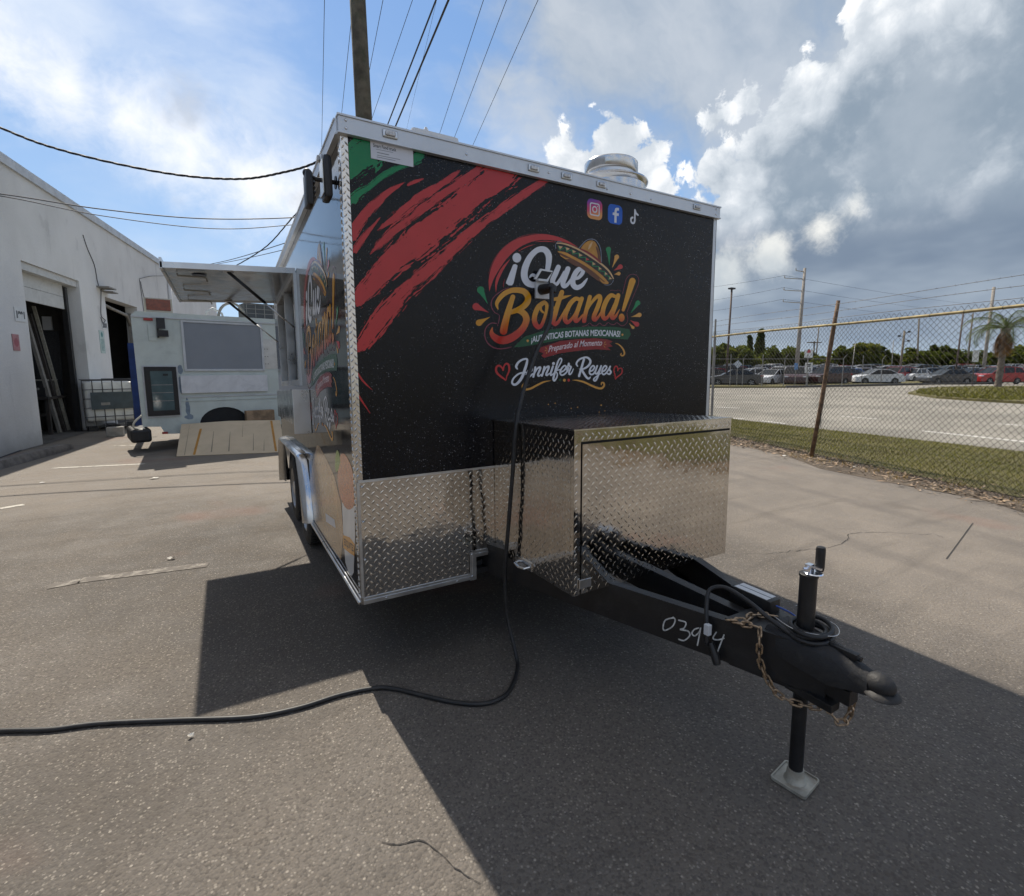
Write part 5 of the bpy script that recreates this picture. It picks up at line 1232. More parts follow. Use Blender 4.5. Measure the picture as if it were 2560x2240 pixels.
for al in (-13.3, -10.3, -7.3, -4.3, 3.15, 6.3, 9.4):
    MB().tube([fence_pt(al, -.02, -.05), fence_pt(al, -.02, 2.46)], .030, 10).tube([fence_pt(al, -.02, 2.44), fence_pt(al, -.02, 2.76)], .022, 8).build('post', M_GPOST, FE, smooth=False)
for z in (2.46, 2.59, 2.71):
    mb = MB(); pts = [fence_pt(a, -.02+.01*math.sin(a*2), z+.012*math.sin(a*1.3+z*9)) for a in np.linspace(A0F, A1F, 60)]
    mb.tube(pts, .0032, 4, cap=False)
    bw = mb.build('barbed_wire', M_FWIRE, FE)
    b0 = MB()
    for a in np.arange(A0F, A1F, .13):
        p = fence_pt(a, -.02, z+.012*math.sin(a*1.3+z*9)); d = np.array([random.gauss(0, 1), random.gauss(0, 1), random.gauss(0, 1)]); d = d/np.linalg.norm(d)*.017; b0.tube([p-d, p+d], .0016, 3, cap=False)
    o = b0.build('barbs', M_FWIRE, bw, fix=False); o['kind'] = 'stuff'

# ================================================================== CARS IN THE LOT BEYOND
M_TYRE2 = mat('car_tyre', (.02, .02, .02), .8); M_RIM2 = mat('car_rim', (.40, .41, .42), .3, .9); M_CGL = mat('car_glass', (.010, .012, .014), .12, 0, var=.05, spec=.35)
M_HL = mat('head_lamp', (.6, .62, .65), .15, .2); M_TL = mat('tail_lamp', (.30, .008, .010), .2); M_UND = mat('car_underbody', (.012, .012, .012), .9)
def paint(name, c): return mat('paint_'+name, c, .35, .0, var=.05, coat=.35)
def make_car(kind):
    """faces +x; parts: body, glazing, wheels, lamps"""
    r0 = bpy.data.objects.new('parked_car', None); COL.objects.link(r0)
    if kind == 'sedan':
        Lc, hw, belt, roof = 4.75, .90, .98, 1.45
        up = [(-2.36, .55), (-2.34, .88), (-2.20, 1.00), (-1.65, 1.06), (-1.0, .99), (0.0, .97), (.95, .96), (1.45, .90), (2.05, .78), (2.32, .66), (2.36, .45)]
        gh = [(-1.72, 1.04), (-.95, 1.41), (-.35, 1.455), (.15, 1.44), (1.08, .95)]; wb = 1.40, -1.38
    elif kind == 'suv':
        Lc, hw, belt, roof = 4.65, .93, 1.10, 1.70
        up = [(-2.30, .55), (-2.32, .95), (-2.26, 1.12), (-1.6, 1.14), (0, 1.08), (1.0, 1.06), (1.5, 1.02), (2.05, .93), (2.28, .78), (2.32, .50)]
        gh = [(-2.22, 1.12), (-1.85, 1.60), (-1.2, 1.68), (-.1, 1.70), (.30, 1.66), (1.18, 1.05)]; wb = 1.38, -1.40
    else:
        Lc, hw, belt, roof = 4.2, .87, .98, 1.50
        up = [(-2.05, .55), (-2.08, .92), (-1.98, 1.04), (-1.2, 1.02), (0, .98), (.9, .97), (1.35, .93), (1.85, .80), (2.06, .66), (2.10, .45)]
        gh = [(-1.96, 1.02), (-1.60, 1.38), (-1.0, 1.49), (-.1, 1.50), (.20, 1.47), (1.10, .96)]; wb = 1.28, -1.26
    def arch(cx_, r_=.36): return [(cx_+r_*math.cos(a), max(.24, .30+r_*math.sin(a))) for a in np.linspace(-.15, math.pi+.15, 11)]
    low = [(up[-1][0]-.02, .27)]+arch(wb[0])+arch(wb[1])+[(up[0][0]+.05, .27)]
    prof = up+low
    mb = MB(); secs = []
    for (yy, inset, dz) in ((-hw, .10, -.10), (-hw*1.0, .03, -.03), (-hw+.07, 0, 0), (hw-.07, 0, 0), (hw, .03, -.03), (hw, .10, -.10)):
        s_ = []
        for i, (x, z) in enumerate(prof):
            if i < len(up):
                t = 1 if z > .7 else .3
                s_.append((x*(1-inset*.12), yy*(1-.015*abs(x/2.3)**3*2), z+dz*t*(.9 if abs(x) > 1.2 else .55)))
            else: s_.append((x, yy*.985, z))
        secs.append(s_)
    n_ = len(prof); vs = [p for s_ in secs for p in s_]; fs = []
    order = [0, 1, 2, 3, 4, 5]
    for a in range(5):
        for k in range(n_): fs.append((a*n_+k, a*n_+(k+1) % n_, (a+1)*n_+(k+1) % n_, (a+1)*n_+k))
    fs += [tuple(range(n_-1, -1, -1)), tuple(range(5*n_, 6*n_))]
    mb.add(vs, fs)
    # pillars and roof
    g2 = MB(); tw = hw-.22
    ring_ = [(x, z) for x, z in gh]
    def wid(z): t = (z-gh[-1][1])/(roof-gh[-1][1]); return (hw-.06)*(1-t)+tw*t
    lft = [(x, -wid(z), z) for x, z in ring_]; rgt = [(x, wid(z), z) for x, z in ring_]; m_ = len(ring_)
    gl = MB(); gl.add(lft+rgt, [tuple(range(m_)), tuple(range(2*m_-1, m_-1, -1))]+[(i, m_+i, m_+i+1, i+1) for i in range(m_-1)])
    glaz = gl.build('glazing', M_CGL, None); glaz.parent = r0
    top = [i for i, (x, z) in enumerate(ring_) if z > roof-.12]; i0, i1_ = top[0], top[-1]
    rf = MB(); e = .012
    P = [(ring_[i][0], s_*(wid(ring_[i][1])+e), ring_[i][1]+e) for s_ in (-1, 1) for i in range(i0, i1_+1)]; k = i1_-i0+1
    rf.add(P, [(i, k+i, k+i+1, i+1) for i in range(k-1)])
    def bar(p, q_, w=.035):
        for s_ in (-1, 1):
            a = np.array([p[0], s_*(wid(p[1])+.008), p[1]]); b_ = np.array([q_[0], s_*(wid(q_[1])+.008), q_[1]]); rf.obox((a+b_)/2, (b_-a)/2, np.array([w, 0, 0]), np.array([0, .010, .0]))
    bar(ring_[-1], ring_[i1_]); bar(ring_[0], ring_[i0], .05); bar((-.05, belt-.03), (-.12, roof-.02), .03)
    if kind != 'sedan': bar((-1.15, belt), (-1.2, roof-.03), .05)
    for s_ in (-1, 1):
        for i in range(i0, i1_):
            a, b_ = ring_[i], ring_[i+1]; rf.obox(((a[0]+b_[0])/2, s_*(wid((a[1]+b_[1])/2)+.004), (a[1]+b_[1])/2-.01), ((b_[0]-a[0])/2, 0, (b_[1]-a[1])/2), (0, .014, 0), (0, 0, .030))
    body = mb.build('body', [paint('white', (.6, .6, .6))], None, auto=35); body.parent = r0
    roof_o = rf.build('roof_frame', paint('white', (.6, .6, .6)), None, auto=35); roof_o.parent = r0
    for cx_ in wb:
        for s_ in (-1, 1):
            y0 = s_*(hw-.02); y1 = s_*(hw-.22)
            pr = [(.20, y0), (.30, y0+.0*s_), (.325, y0-.03*s_), (.325, y1+.02*s_), (.28, y1), (.1, y1)]
            wo = MB().lathe(pr, (cx_, 0, .325), 'y', 18).build('wheel', M_TYRE2, None, auto=40); wo.parent = r0
            rm = MB().lathe([(.21, y0+.004*s_), (.195, y0-.008*s_), (.06, y0-.002*s_), (.0, y0+.002*s_)], (cx_, 0, .325), 'y', 12, cap=False)
            for j in range(5):
                a = 2*math.pi*j/5; rm.obox((cx_+.12*math.cos(a), y0+.005*s_, .325+.12*math.sin(a)), (.075*math.cos(a), 0, .075*math.sin(a)), (-.018*math.sin(a), 0, .018*math.cos(a)), (0, .005, 0))
            ro = rm.build('rim', M_RIM2, None, auto=40); ro.parent = wo
    for s_ in (-1, 1):
        xh_, zh_ = up[-2]; o = MB().box((xh_-.28, s_*(hw-.34), zh_-.02), (xh_+.005, s_*(hw-.02), zh_+.09), .02).build('headlight', M_HL, None); o.parent = r0
        xt, zt_ = up[1]; o = MB().box((xt-.015, s_*(hw-.36), zt_-.04), (xt+.22, s_*(hw-.005), zt_+.09), .02).build('taillight', M_TL, None); o.parent = r0
        o = MB().box((.80, s_*(hw+.0), belt-.02), (.93, s_*(hw+.17), belt+.09), .03).build('wing_mirror', M_BLKP, None); o.parent = r0
    o = MB().box((-2.0, -hw+.1, .16), (2.0, hw-.1, .32)).build('underbody', M_UND, None); o.parent = r0
    return r0
CARS = {k: make_car(k) for k in ('sedan', 'suv', 'hatch')}
USED = set()
def car(kind, col, px, dep, head, label):
    """px: photo column of the middle, dep: metres along the view axis, head: heading against the view plane (deg)"""
    src = CARS[kind]
    c = copy_tree(src) if kind in USED else src
    USED.add(kind)
    P = atdepth(px, 918.5, dep); c.location = (P[0], P[1], max(0, dep-58.6)*.02); c.rotation_euler = (0, 0, YAW+R(head))
    c['label'] = label; c['category'] = 'car'; c['group'] = 'cars parked in the lot beyond the road'
    for ch in c.children:
        if ch.name.startswith(('body', 'roof_frame')):
            ch.data = ch.data.copy(); ch.data.materials.clear(); ch.data.materials.append(col)
    return c
W_, GR, DK, RD, MA, BL, SV, LB = paint('white', (.62, .62, .61)), paint('grey', (.055, .055, .058)), paint('charcoal', (.028, .028, .03)), paint('red', (.30, .012, .014)), paint('maroon', (.035, .008, .010)), paint('blue', (.01, .10, .42)), paint('silver', (.34, .35, .36)), paint('bluegrey', (.10, .14, .19))
def z7(x): return 1760+x*.3906
# first row
car('sedan', GR, z7(190), 45, 168, 'dark grey sedan behind the lamp post, beside the white sedan')
car('sedan', W_, z7(440), 47.5, 215, 'white sedan parked between the dark grey sedan and the maroon utility vehicle')
car('suv', MA, z7(585), 47, 245, 'dark maroon utility vehicle showing its tail beside the speed sign')
car('suv', MA, z7(790), 48.5, 203, 'dark maroon utility vehicle right behind the speed sign and leaning fence post')
car('sedan', W_, z7(1100), 49.5, 177, 'white sedan standing alone side-on in front of the blue and red cars')
car('sedan', GR, z7(1555), 50, 180, 'charcoal grey sedan between the white sedan and the red utility vehicle')
car('suv', RD, z7(1872), 50.5, 182, 'bright red utility vehicle beside the palm trunk')
car('sedan', W_, z7(2045), 56, 200, 'white car just beyond the red utility vehicle by the palm')
# second row
car('hatch', RD, z7(62), 53, 160, 'red hatchback behind the dark grey sedan')
car('hatch', DK, z7(0), 50, 190, 'charcoal hatchback at the trailer edge behind the lamp post')
car('hatch', W_, z7(300), 58, 190, 'white hatchback behind the dark grey sedan and white sedan')
car('suv', W_, z7(490), 57, 220, 'white utility vehicle standing behind the white sedan')
car('suv', W_, z7(640), 60, 200, 'white utility vehicle behind the maroon pair')
car('hatch', BL, z7(935), 57, 215, 'bright blue hatchback behind the white sedan')
car('hatch', W_, z7(990), 62, 170, 'white hatchback beyond the bright blue hatchback')
car('suv', RD, z7(1235), 58, 205, 'red utility vehicle behind the white sedan')
car('hatch', W_, z7(1345), 58, 205, 'white hatchback between the red utility vehicle and charcoal grey sedan')
car('hatch', LB, z7(1440), 61, 160, 'blue grey hatchback behind the charcoal grey sedan')
car('sedan', LB, z7(1690), 60, 190, 'blue grey sedan between charcoal grey sedan and red utility vehicle')
car('hatch', DK, z7(880), 55, 200, 'charcoal hatchback between the maroon utility vehicle and blue hatchback')
kinds = ['hatch', 'sedan', 'suv']; cols = [(W_, 'white'), (SV, 'silver'), (DK, 'charcoal'), (W_, 'white'), (RD, 'red'), (SV, 'silver'), (LB, 'blue grey'), (W_, 'white')]
kn = {'hatch': 'hatchback', 'sedan': 'sedan', 'suv': 'utility vehicle'}
k = 0
for row, dep in ((0, 66), (1, 74), (2, 84)):
    for x in np.arange(-10+row*45, 2080, 112 if row < 2 else 98):
        kd = kinds[(k*7+row) % 3]; c_, cn = cols[(k*5+row*3) % 8]
        nmr = ('third', 'fourth', 'fifth')[row]
        xx = x+random.uniform(-20, 20)
        lm = min([(30, 'red hatchback'), (140, 'lamp post'), (330, 'tall dark conifer'), (440, 'nearest white sedan'), (585, 'concrete power pole'), (668, 'speed limit sign'), (790, 'leaning fence post'), (935, 'blue hatchback'), (1020, 'tallest bright green tree'), (1120, 'side-on white sedan'), (1240, 'stout wooden floodlight pole'), (1380, 'bare wooden pole'), (1500, 'pointed dark tree'), (1615, 'brown leaning pole'), (1725, 'white panel sign'), (1800, 'round topped concrete pole'), (1895, 'palm trunk'), (2010, 'bright red car')], key=lambda q_: abs(q_[0]-xx))[1]
        car(kd, c_, z7(xx), dep+random.uniform(-1.5, 1.5), random.choice((180, 200, 165, 20, 345)), '%s %s in the %s parking row behind the %s' % (cn, kn[kd], nmr, lm)); k += 1

# ================================================================== TREES
M_BARK = mat('bark', (.12, .095, .07), .9, var=.3, vs=10, bump=.5)
LEAFM = [leafmat('leaf_dark', (.060, .080, .024)), leafmat('leaf_mid', (.095, .120, .032)), leafmat('leaf_light', (.14, .155, .042))]
def tree(px, dep, h, w, label, shade=1, conifer=False, n=3600, leaf=.42, cat='tree'):
    P = atdepth(px, 918.5, dep); base = np.array([P[0], P[1], 0.0])
    t = root('broadleaf_tree' if not conifer else 'conifer_tree', label, cat, tuple(base), 'trees beyond the car park')
    tk_ = MB(); tk_.tube([base, base+[.1, 0, h*.3], base+[-.05, .1, h*.6]], [.22, .17, .09], 8)
    if not conifer:
        for j in range(6):
            a = random.uniform(0, 6.28); s_ = base+[0, 0, h*random.uniform(.22, .4)]; e_ = base+[math.cos(a)*w*.38, math.sin(a)*w*.38, h*random.uniform(.55, .8)]
            tk_.tube([s_, (s_+e_)/2+[0, 0, .2], e_], [.11, .08, .03], 6)
    tk_.build('trunk', M_BARK, t, smooth=True)
    clumps = []
    for j in range(26 if not conifer else 14):
        if conifer:
            f = j/13; clumps.append((base+[random.gauss(0, .1), random.gauss(0, .1), h*(.25+.75*f)], w*.5*(1-f*.8)+.15))
        else:
            a = random.uniform(0, 6.28); rr = w*.5*math.sqrt(random.random())*.85; zz = h*(.30+.58*random.random()*(1-(rr/(w*.5))**2*.55))
            clumps.append((base+[math.cos(a)*rr, math.sin(a)*rr, zz+.2], w*random.uniform(.11, .20)))
    vs = []; fs = []; mi = []
    for i in range(n):
        c, r_ = random.choice(clumps); d = np.array([random.gauss(0, 1), random.gauss(0, 1), random.gauss(0, .8)]); d = d/np.linalg.norm(d)*r_*random.uniform(.55, 1.05)
        p = c+d; a = np.array([random.gauss(0, 1), random.gauss(0, 1), random.gauss(0, .6)]); a /= np.linalg.norm(a); b_ = np.cross(a, [random.random(), random.random(), random.random()+.2]); b_ /= np.linalg.norm(b_)
        s_ = leaf*random.uniform(.5, 1.1); o = len(vs); vs += [p-a*s_, p-b_*s_*.5, p+a*s_, p+b_*s_*.5]; fs.append((o, o+1, o+2, o+3))
    mb = MB(); mb.v = [tuple(v) for v in vs]; mb.f = fs
    cr = mb.build('crown', LEAFM, t, fix=False); cr.data.polygons.foreach_set('material_index', [max(0, min(2, shade+random.choice((-1, 0, 0, 1)))) for _ in fs])
for (x, dep, top, wpx, lab, shade, con) in [
    (110, 92, 540, 150, 'broad pale green tree behind the lamp post', 1, False), (250, 88, 550, 190, 'broad green tree left of the dark conifer', 1, False), (350, 100, 485, 75, 'dark conifer rising above the tree line', 0, True), (285, 110, 520, 40, 'small dark conifer tip left of the tall dark conifer', 0, True),
    (470, 92, 570, 210, 'low dark green tree right of the conifer', 0, False), (620, 95, 585, 190, 'low dark green tree behind the concrete power pole', 0, False), (740, 90, 640, 110, 'small bushy tree behind the leaning fence post', 1, False),
    (890, 88, 560, 170, 'leafy bright green tree right of the leaning fence post', 1, False), (1020, 88, 520, 200, 'tall leafy bright green tree beyond the white sedan', 2, False), (1120, 92, 550, 130, 'rounded green tree right of the tallest bright green tree', 1, False), (1220, 96, 630, 110, 'small pale bush beyond the red utility vehicle', 2, False),
    (1300, 92, 592, 170, 'dull green tree behind the wooden lamp pole', 1, False), (1480, 96, 555, 150, 'pointed dark tree behind the charcoal grey sedan', 0, False), (1400, 93, 600, 160, 'dull dark tree left of the pointed dark tree', 0, False), (1620, 93, 575, 190, 'rounded dark tree behind the leaning brown pole', 0, False), (1760, 98, 610, 160, 'low tree left of the palm', 1, False), (1890, 94, 600, 190, 'low brownish tree behind the palm', 0, False), (2020, 92, 560, 190, 'tall dark tree right of the palm', 1, False), (2150, 92, 540, 200, 'leafy tree beyond the last red car', 1, False), (-60, 92, 545, 200, 'broad tree hidden behind the trailer edge', 1, False)]:
    h = 1.63+(918.5-(640+top*.3906))/FPX*dep*1.0
    tree(z7(x), dep, h, wpx*.3906/FPX*dep*1.05, lab, shade, con)
# undergrowth far behind everything
mb = MB(); pts = []
for k in range(2600):
    P = atdepth(z7(random.uniform(-200, 2250)), 918.5, random.uniform(99, 106)); s_ = random.uniform(.4, .9); z = random.random()**1.3*3.0
    a = np.array([random.gauss(0, 1), random.gauss(0, 1), random.gauss(0, .7)]); a /= np.linalg.norm(a); b_ = np.cross(a, [.3, .5, .9]); b_ /= np.linalg.norm(b_); p = np.array([P[0], P[1], z])
    mb.add([p-a*s_, p-b_*s_*.5, p+a*s_, p+b_*s_*.5], [(0, 1, 2, 3)])
ug = mb.build('undergrowth', LEAFM[0], fix=False); ug['kind'] = 'stuff'; tag(ug, 'dark hedge of undergrowth closing off the far car park', 'undergrowth')
# palm on the island
pb_ = ground(2494, 971.0); PD = float((pb_-CAM) @ _F)
pm = root('palm_tree', 'shaggy palm with drooping fronds standing on the grass island', 'palm', tuple(pb_))
zc = lambda v: 1.63+(918.5-v)/FPX*PD
cx_ = atdepth(z7(1905), 918.5, PD); ctop = np.array([cx_[0], cx_[1], zc(640+470*.3906)])
b0 = np.array([pb_[0], pb_[1], 0.0])
trk = MB()
P = [b0+(ctop-b0)*t for t in np.linspace(0, 1, 14)]
trk.tube(P, [.21+.025*(i % 2)+.10*max(0, (i-7)/6) for i in range(14)], 12)
trk.build('trunk', mat('palm_trunk', (.16, .13, .105), .95, var=.35, vs=7, bump=.6, bs=20), pm, auto=60)
M_FR = leafmat('palm_frond', (.10, .13, .055), .3, 2); M_FRD = leafmat('dead_frond', (.20, .115, .065), .3, 2)
def frond(a, el0, ln, m, droop, name):
    mb = MB(); d = np.array([math.cos(a), math.sin(a), 0]); spine = []; p = ctop.copy(); th = el0
    for i in range(15):
        spine.append(p.copy()); th -= droop*(.5+i*.12); p = p+ln/14*(d*math.cos(th)+np.array([0, 0, math.sin(th)]))
    mb.tube(spine, [.035*(1-i/16)+.006 for i in range(15)], 5)
    sdv = np.array([-d[1], d[0], 0])
    for i in range(2, 15):
        for s_ in (-1, 1):
            for q_ in (0, .5):
                if i == 14 and q_: continue
                c = spine[i]*(1-q_)+(spine[i+1] if i < 14 else spine[i])*q_; l_ = .55*math.sin(math.pi*(i+1)/17)+.12
                t_ = (spine[min(i+1, 14)]-spine[i-1]); t_ = t_/np.linalg.norm(t_)
                e_ = c+sdv*s_*l_*.75+t_*l_*.45+np.array([0, 0, -l_*.55]); w_ = t_*.028
                mb.add([c-w_, c+w_, e_], [(0, 1, 2)])
    mb.build(name, m, pm, fix=False)
for k in range(20): frond(k*2.399+.3, R(random.uniform(20, 80)), random.uniform(2.9, 3.6), M_FR, R(random.uniform(6, 9)), 'frond')
for k in range(16): frond(k*2.399, R(random.uniform(-75, -40)), random.uniform(1.4, 2.2), M_FRD, R(4), 'dead_frond')

# ================================================================== POLES, LINES, SIGNS BEYOND THE FENCE
M_CPOLE = mat('concrete_pole', (.26, .235, .205), .9, var=.15, vs=3, dirt=(.14, .12, .1, .5)); M_BPOLE = mat('brown_pole', (.075, .05, .042), .7, var=.2); M_WPOLE = mat('weathered_wood', (.15, .125, .095), .9, var=.3, vs=4, bump=.4, bs=18, dirt=(.07, .07, .045, .6)); M_DWIRE = mat('line_wire', (.02, .02, .022), .6)
def pole(name, bx, by, tx, ty, dep, r0, r1, m, label, group=None, cat='pole', arms=None):
    b_ = atdepth(z7(bx), 640+by*.3906, dep); t_ = atdepth(z7(tx), 640+ty*.3906, dep); b2 = np.array([b_[0]+(b_[0]-t_[0])*b_[2]/max(.1, t_[2]-b_[2]), b_[1]+(b_[1]-t_[1])*b_[2]/max(.1, t_[2]-b_[2]), 0.0])
    o = root(name, label, cat, tuple(b2), group)
    MB().tube([b2-[0, 0, .1], (b2+t_)/2, t_], [r0, (r0+r1)/2, r1], 10).build('shaft', m, o, smooth=True)
    return o, b2, t_
o, b_, t_ = pole('lamp_post', 140, 800, 178, 212, 45, .10, .08, M_BPOLE, 'brown parking lot lamp post beside the dark grey sedan', cat='lamp post')
MB().box(tuple(t_+[-.28, -.2, -.02]), tuple(t_+[.28, .2, .12]), .03).build('lamp_head', M_BLKP, o)
MB().box((b_[0]-.32, b_[1]-.32, 0), (b_[0]+.32, b_[1]+.32, .75), .03).build('concrete_base', M_CONC, o)
o, cb, ct_ = pole('power_pole', 590, 745, 646, 78, 70, .30, .17, M_CPOLE, 'tall concrete power pole with three side arms beyond the car park')
arms = []
for y in (100, 148, 225, 300):
    a_ = atdepth(z7(640-(y-78)*.06), 640+y*.3906, 70); e_ = a_-_Rt*(2.6 if y > 110 else 1.1)+[0, 0, .15]
    MB().tube([a_, e_], [.07, .05], 6).build('cross_arm', M_GALV, o); 
    MB().lathe([(.03, 0), (.07, .06), (.07, .12), (.03, .35)], tuple(e_), 'z', 8).build('insulator', M_CONC, o); arms.append(e_+[0, 0, .35])
def catenary(name, a, b_, sag, r_, label, m=None, n=24, group=None, twist=False):
    a, b_ = np.array(a, float), np.array(b_, float); P = [a+(b_-a)*t-np.array([0, 0, sag*4*t*(1-t)]) for t in np.linspace(0, 1, n)]
    mb = MB()
    if twist:
        PP = [a+(b_-a)*t-np.array([0, 0, sag*4*t*(1-t)]) for t in np.linspace(0, 1, n*5)]; d = (b_-a)/np.linalg.norm(b_-a); u = np.cross(d, [0, 0, 1]); u /= np.linalg.norm(u); v = np.cross(u, d)
        for ph in (0, 2.1, 4.2): mb.tube([p+(u*math.cos(i*.35+ph)+v*math.sin(i*.35+ph))*r_*.6 for i, p in enumerate(PP)], r_*.62, 5)
        # strands of one twisted cable
    else: mb.tube(P, r_, 5)
    o = mb.build(name, m or M_DWIRE, smooth=True); tag(o, label, 'cable', group); return o
ends_l = [atdepth(1500, 700+i*30, 95) for i in range(4)]
for i, e_ in enumerate(arms[1:]):
    L_ = atdepth(z7(-400), 640+(238+i*62+(80 if i else 0)*.4)*.3906, 90)
    catenary('power_line', e_, L_, .4, .018, 'thin power line running from concrete pole arm number %s towards the trailer' % ('one', 'two', 'three')[i], group='power lines on the concrete pole')
    R_ = atdepth(z7(2300), 640+(345+i*48)*.3906, 150)
    catenary('power_line', e_, R_, 1.2, .018, 'thin power line running from concrete pole arm number %s towards the palm' % ('one', 'two', 'three')[i], group='power lines on the concrete pole')
pole('utility_pole', 1362, 720, 1377, 400, 90, .16, .12, M_WPOLE, 'bare wooden pole above the dull dark trees')
o, b_, t_ = pole('utility_pole', 1255, 730, 1284, 480, 75, .17, .14, M_WPOLE, 'stout wooden pole with small floodlights behind the red utility vehicle')
for dz, s_ in ((-.3, 1), (-1.6, 1), (-.9, -1)): MB().tube([t_+[0, 0, dz], t_+_Rt*s_*.7+[0, 0, dz+.15]], .04, 6).box(tuple(t_+_Rt*s_*.7+[-.15, -.15, dz+.05]), tuple(t_+_Rt*s_*.7+[.15, .15, dz+.3]), .02).build('floodlight', M_BLKP, o)
pole('light_pole', 1612, 735, 1660, 365, 62, .11, .09, M_BPOLE, 'brown steel pole leaning above the charcoal grey sedan')
o, b_, t_ = pole('utility_pole', 1682, 720, 1722, 368, 90, .17, .13, M_WPOLE, 'wooden pole with insulators left of the palm')
for dz in (.5, 1.5, 2.6, 4.0): MB().lathe([(.05, 0), (.09, .08), (.05, .2)], tuple(t_-_Rt*.25-[0, 0, dz]), 'z', 8).tube([t_-[0, 0, dz], t_-_Rt*.25-[0, 0, dz]], .03, 5).build('insulator', M_CONC, o)
pole('power_pole', 1790, 715, 1856, 200, 72, .24, .20, M_CPOLE, 'round topped concrete pole behind the palm fronds')
pole('utility_pole', 712, 700, 735, 458, 100, .14, .10, M_WPOLE, 'thin wooden pole left of the leaning fence post')
o, b_, t_ = pole('utility_pole', 700, 700, 706, 545, 105, .14, .12, M_WPOLE, 'short wooden pole with cross bar beside the thin wooden pole')
MB().box(tuple(t_-_Rt*1.6-[0, .05, .35]), tuple(t_+_Rt*1.6-[0, -.05, .2])).build('cross_bar', M_WPOLE, o)
pole('light_pole', 948, 720, 968, 560, 80, .07, .06, M_GPOST, 'thin grey pole in front of the leafy bright green tree')
pole('light_pole', 1200, 715, 1213, 540, 85, .08, .05, M_GPOST, 'thin grey pole between the bright green tree and the pale bush')
# far fence: each post is its own part
ff = root('security_fence', 'grey post and rail security fence along the front of the far car park', 'fence', tuple(atdepth(z7(300), 918.5, 41)*[1, 1, 0]))
mb = MB(); prevp = None; tops = []
for i, x in enumerate([-40, 60, 170, 250, 375, 515, 660, 890, 1015, 1140]):
    dep = 41.5 if x < 900 else 45; P = atdepth(z7(x), 918.5, dep); ht = 2.7 if i % 2 == 0 else 2.35
    b0 = np.array([P[0], P[1], 0.0]); po_ = MB().tube([b0, b0+[0, 0, ht]], .034, 6)
    if i % 2: po_.tube([b0+[0, 0, ht], b0+_Rt*.28+[0, 0, ht+.35]], .02, 5)
    po_.build('post', M_GPOST, ff); tops.append(b0+[0, 0, 2.32])
MB().tube(tops[:8], .024, 6).build('top_rail', M_GPOST, ff)
# signs
def sign(name, px, dep, zt_, w, h, m, label, face=None, text=None, post=M_GPOST, diamond=False, red=None, blk=False):
    P = atdepth(px, 918.5, dep); b0 = np.array([P[0], P[1], 0.0]); o = root(name, label, 'sign', tuple(b0))
    MB().tube([b0, b0+[0, 0, zt_]], .035, 6).build('sign_post', post, o)
    f_ = -_F*[1, 1, 0]; f_ = f_/np.linalg.norm(f_); c = b0+f_*.05+[0, 0, zt_-h/2]; up_ = np.array([0, 0, 1.0]); rt = _Rt
    if diamond: pts = [c+rt*w*.7, c+up_*h*.7, c-rt*w*.7, c-up_*h*.7]
    else: pts = [c-rt*w/2-up_*h/2, c+rt*w/2-up_*h/2, c+rt*w/2+up_*h/2, c-rt*w/2+up_*h/2]
    MB().prism(pts, f_*.006).build('sign_plate', m, o)
    if text:
        for s_, dy, sz in text:
            vs, fs = text_mesh(s_, sz, .01, 'CENTER'); MB().add([c+f_*.009+rt*x+up_*(y+dy) for x, y in vs], fs).build('sign_lettering', mat('sign_black', (.015, .015, .015), .6), o, fix=False)
    if red is not None: MB().prism([c-rt*w*.22+up_*(h/2-.22), c+rt*w*.22+up_*(h/2-.22), c+rt*w*.14+up_*(h/2+.04), c-rt*w*.14+up_*(h/2+.04)], f_*.012).build('red_badge', mat('sign_red', (.42, .06, .07), .5), o)
    return o
M_SW = mat('sign_white', (.62, .63, .62), .5, var=.06); M_SG = mat('sign_back', (.42, .46, .50), .45, .4)
sign('speed_sign', z7(663), 42, 3.05, .70, .62, M_SW, 'white warning panel with red badge above the speed limit panel', red=1)
sign('speed_sign', z7(668), 41.8, 2.02, .62, .82, M_SW, 'white speed limit panel reading 10 beside the maroon utility vehicle', text=[('SPEED', .20, .13), ('LIMIT', .06, .13), ('10', -.33, .42)])
sign('warning_sign', z7(214), 42.5, 2.15, .50, .50, M_SG, 'grey diamond sign in front of the dark grey sedan', diamond=True)
sign('parking_sign', z7(588), 43, 2.0, .30, .55, mat('sign_blue', (.10, .22, .45), .5), 'small blue parking sign at the foot of concrete power pole')
sign('entry_sign', z7(1728), 43.5, 3.1, .55, 1.0, M_SW, 'white panel sign on a black post left of the palm', post=M_BPOLE)

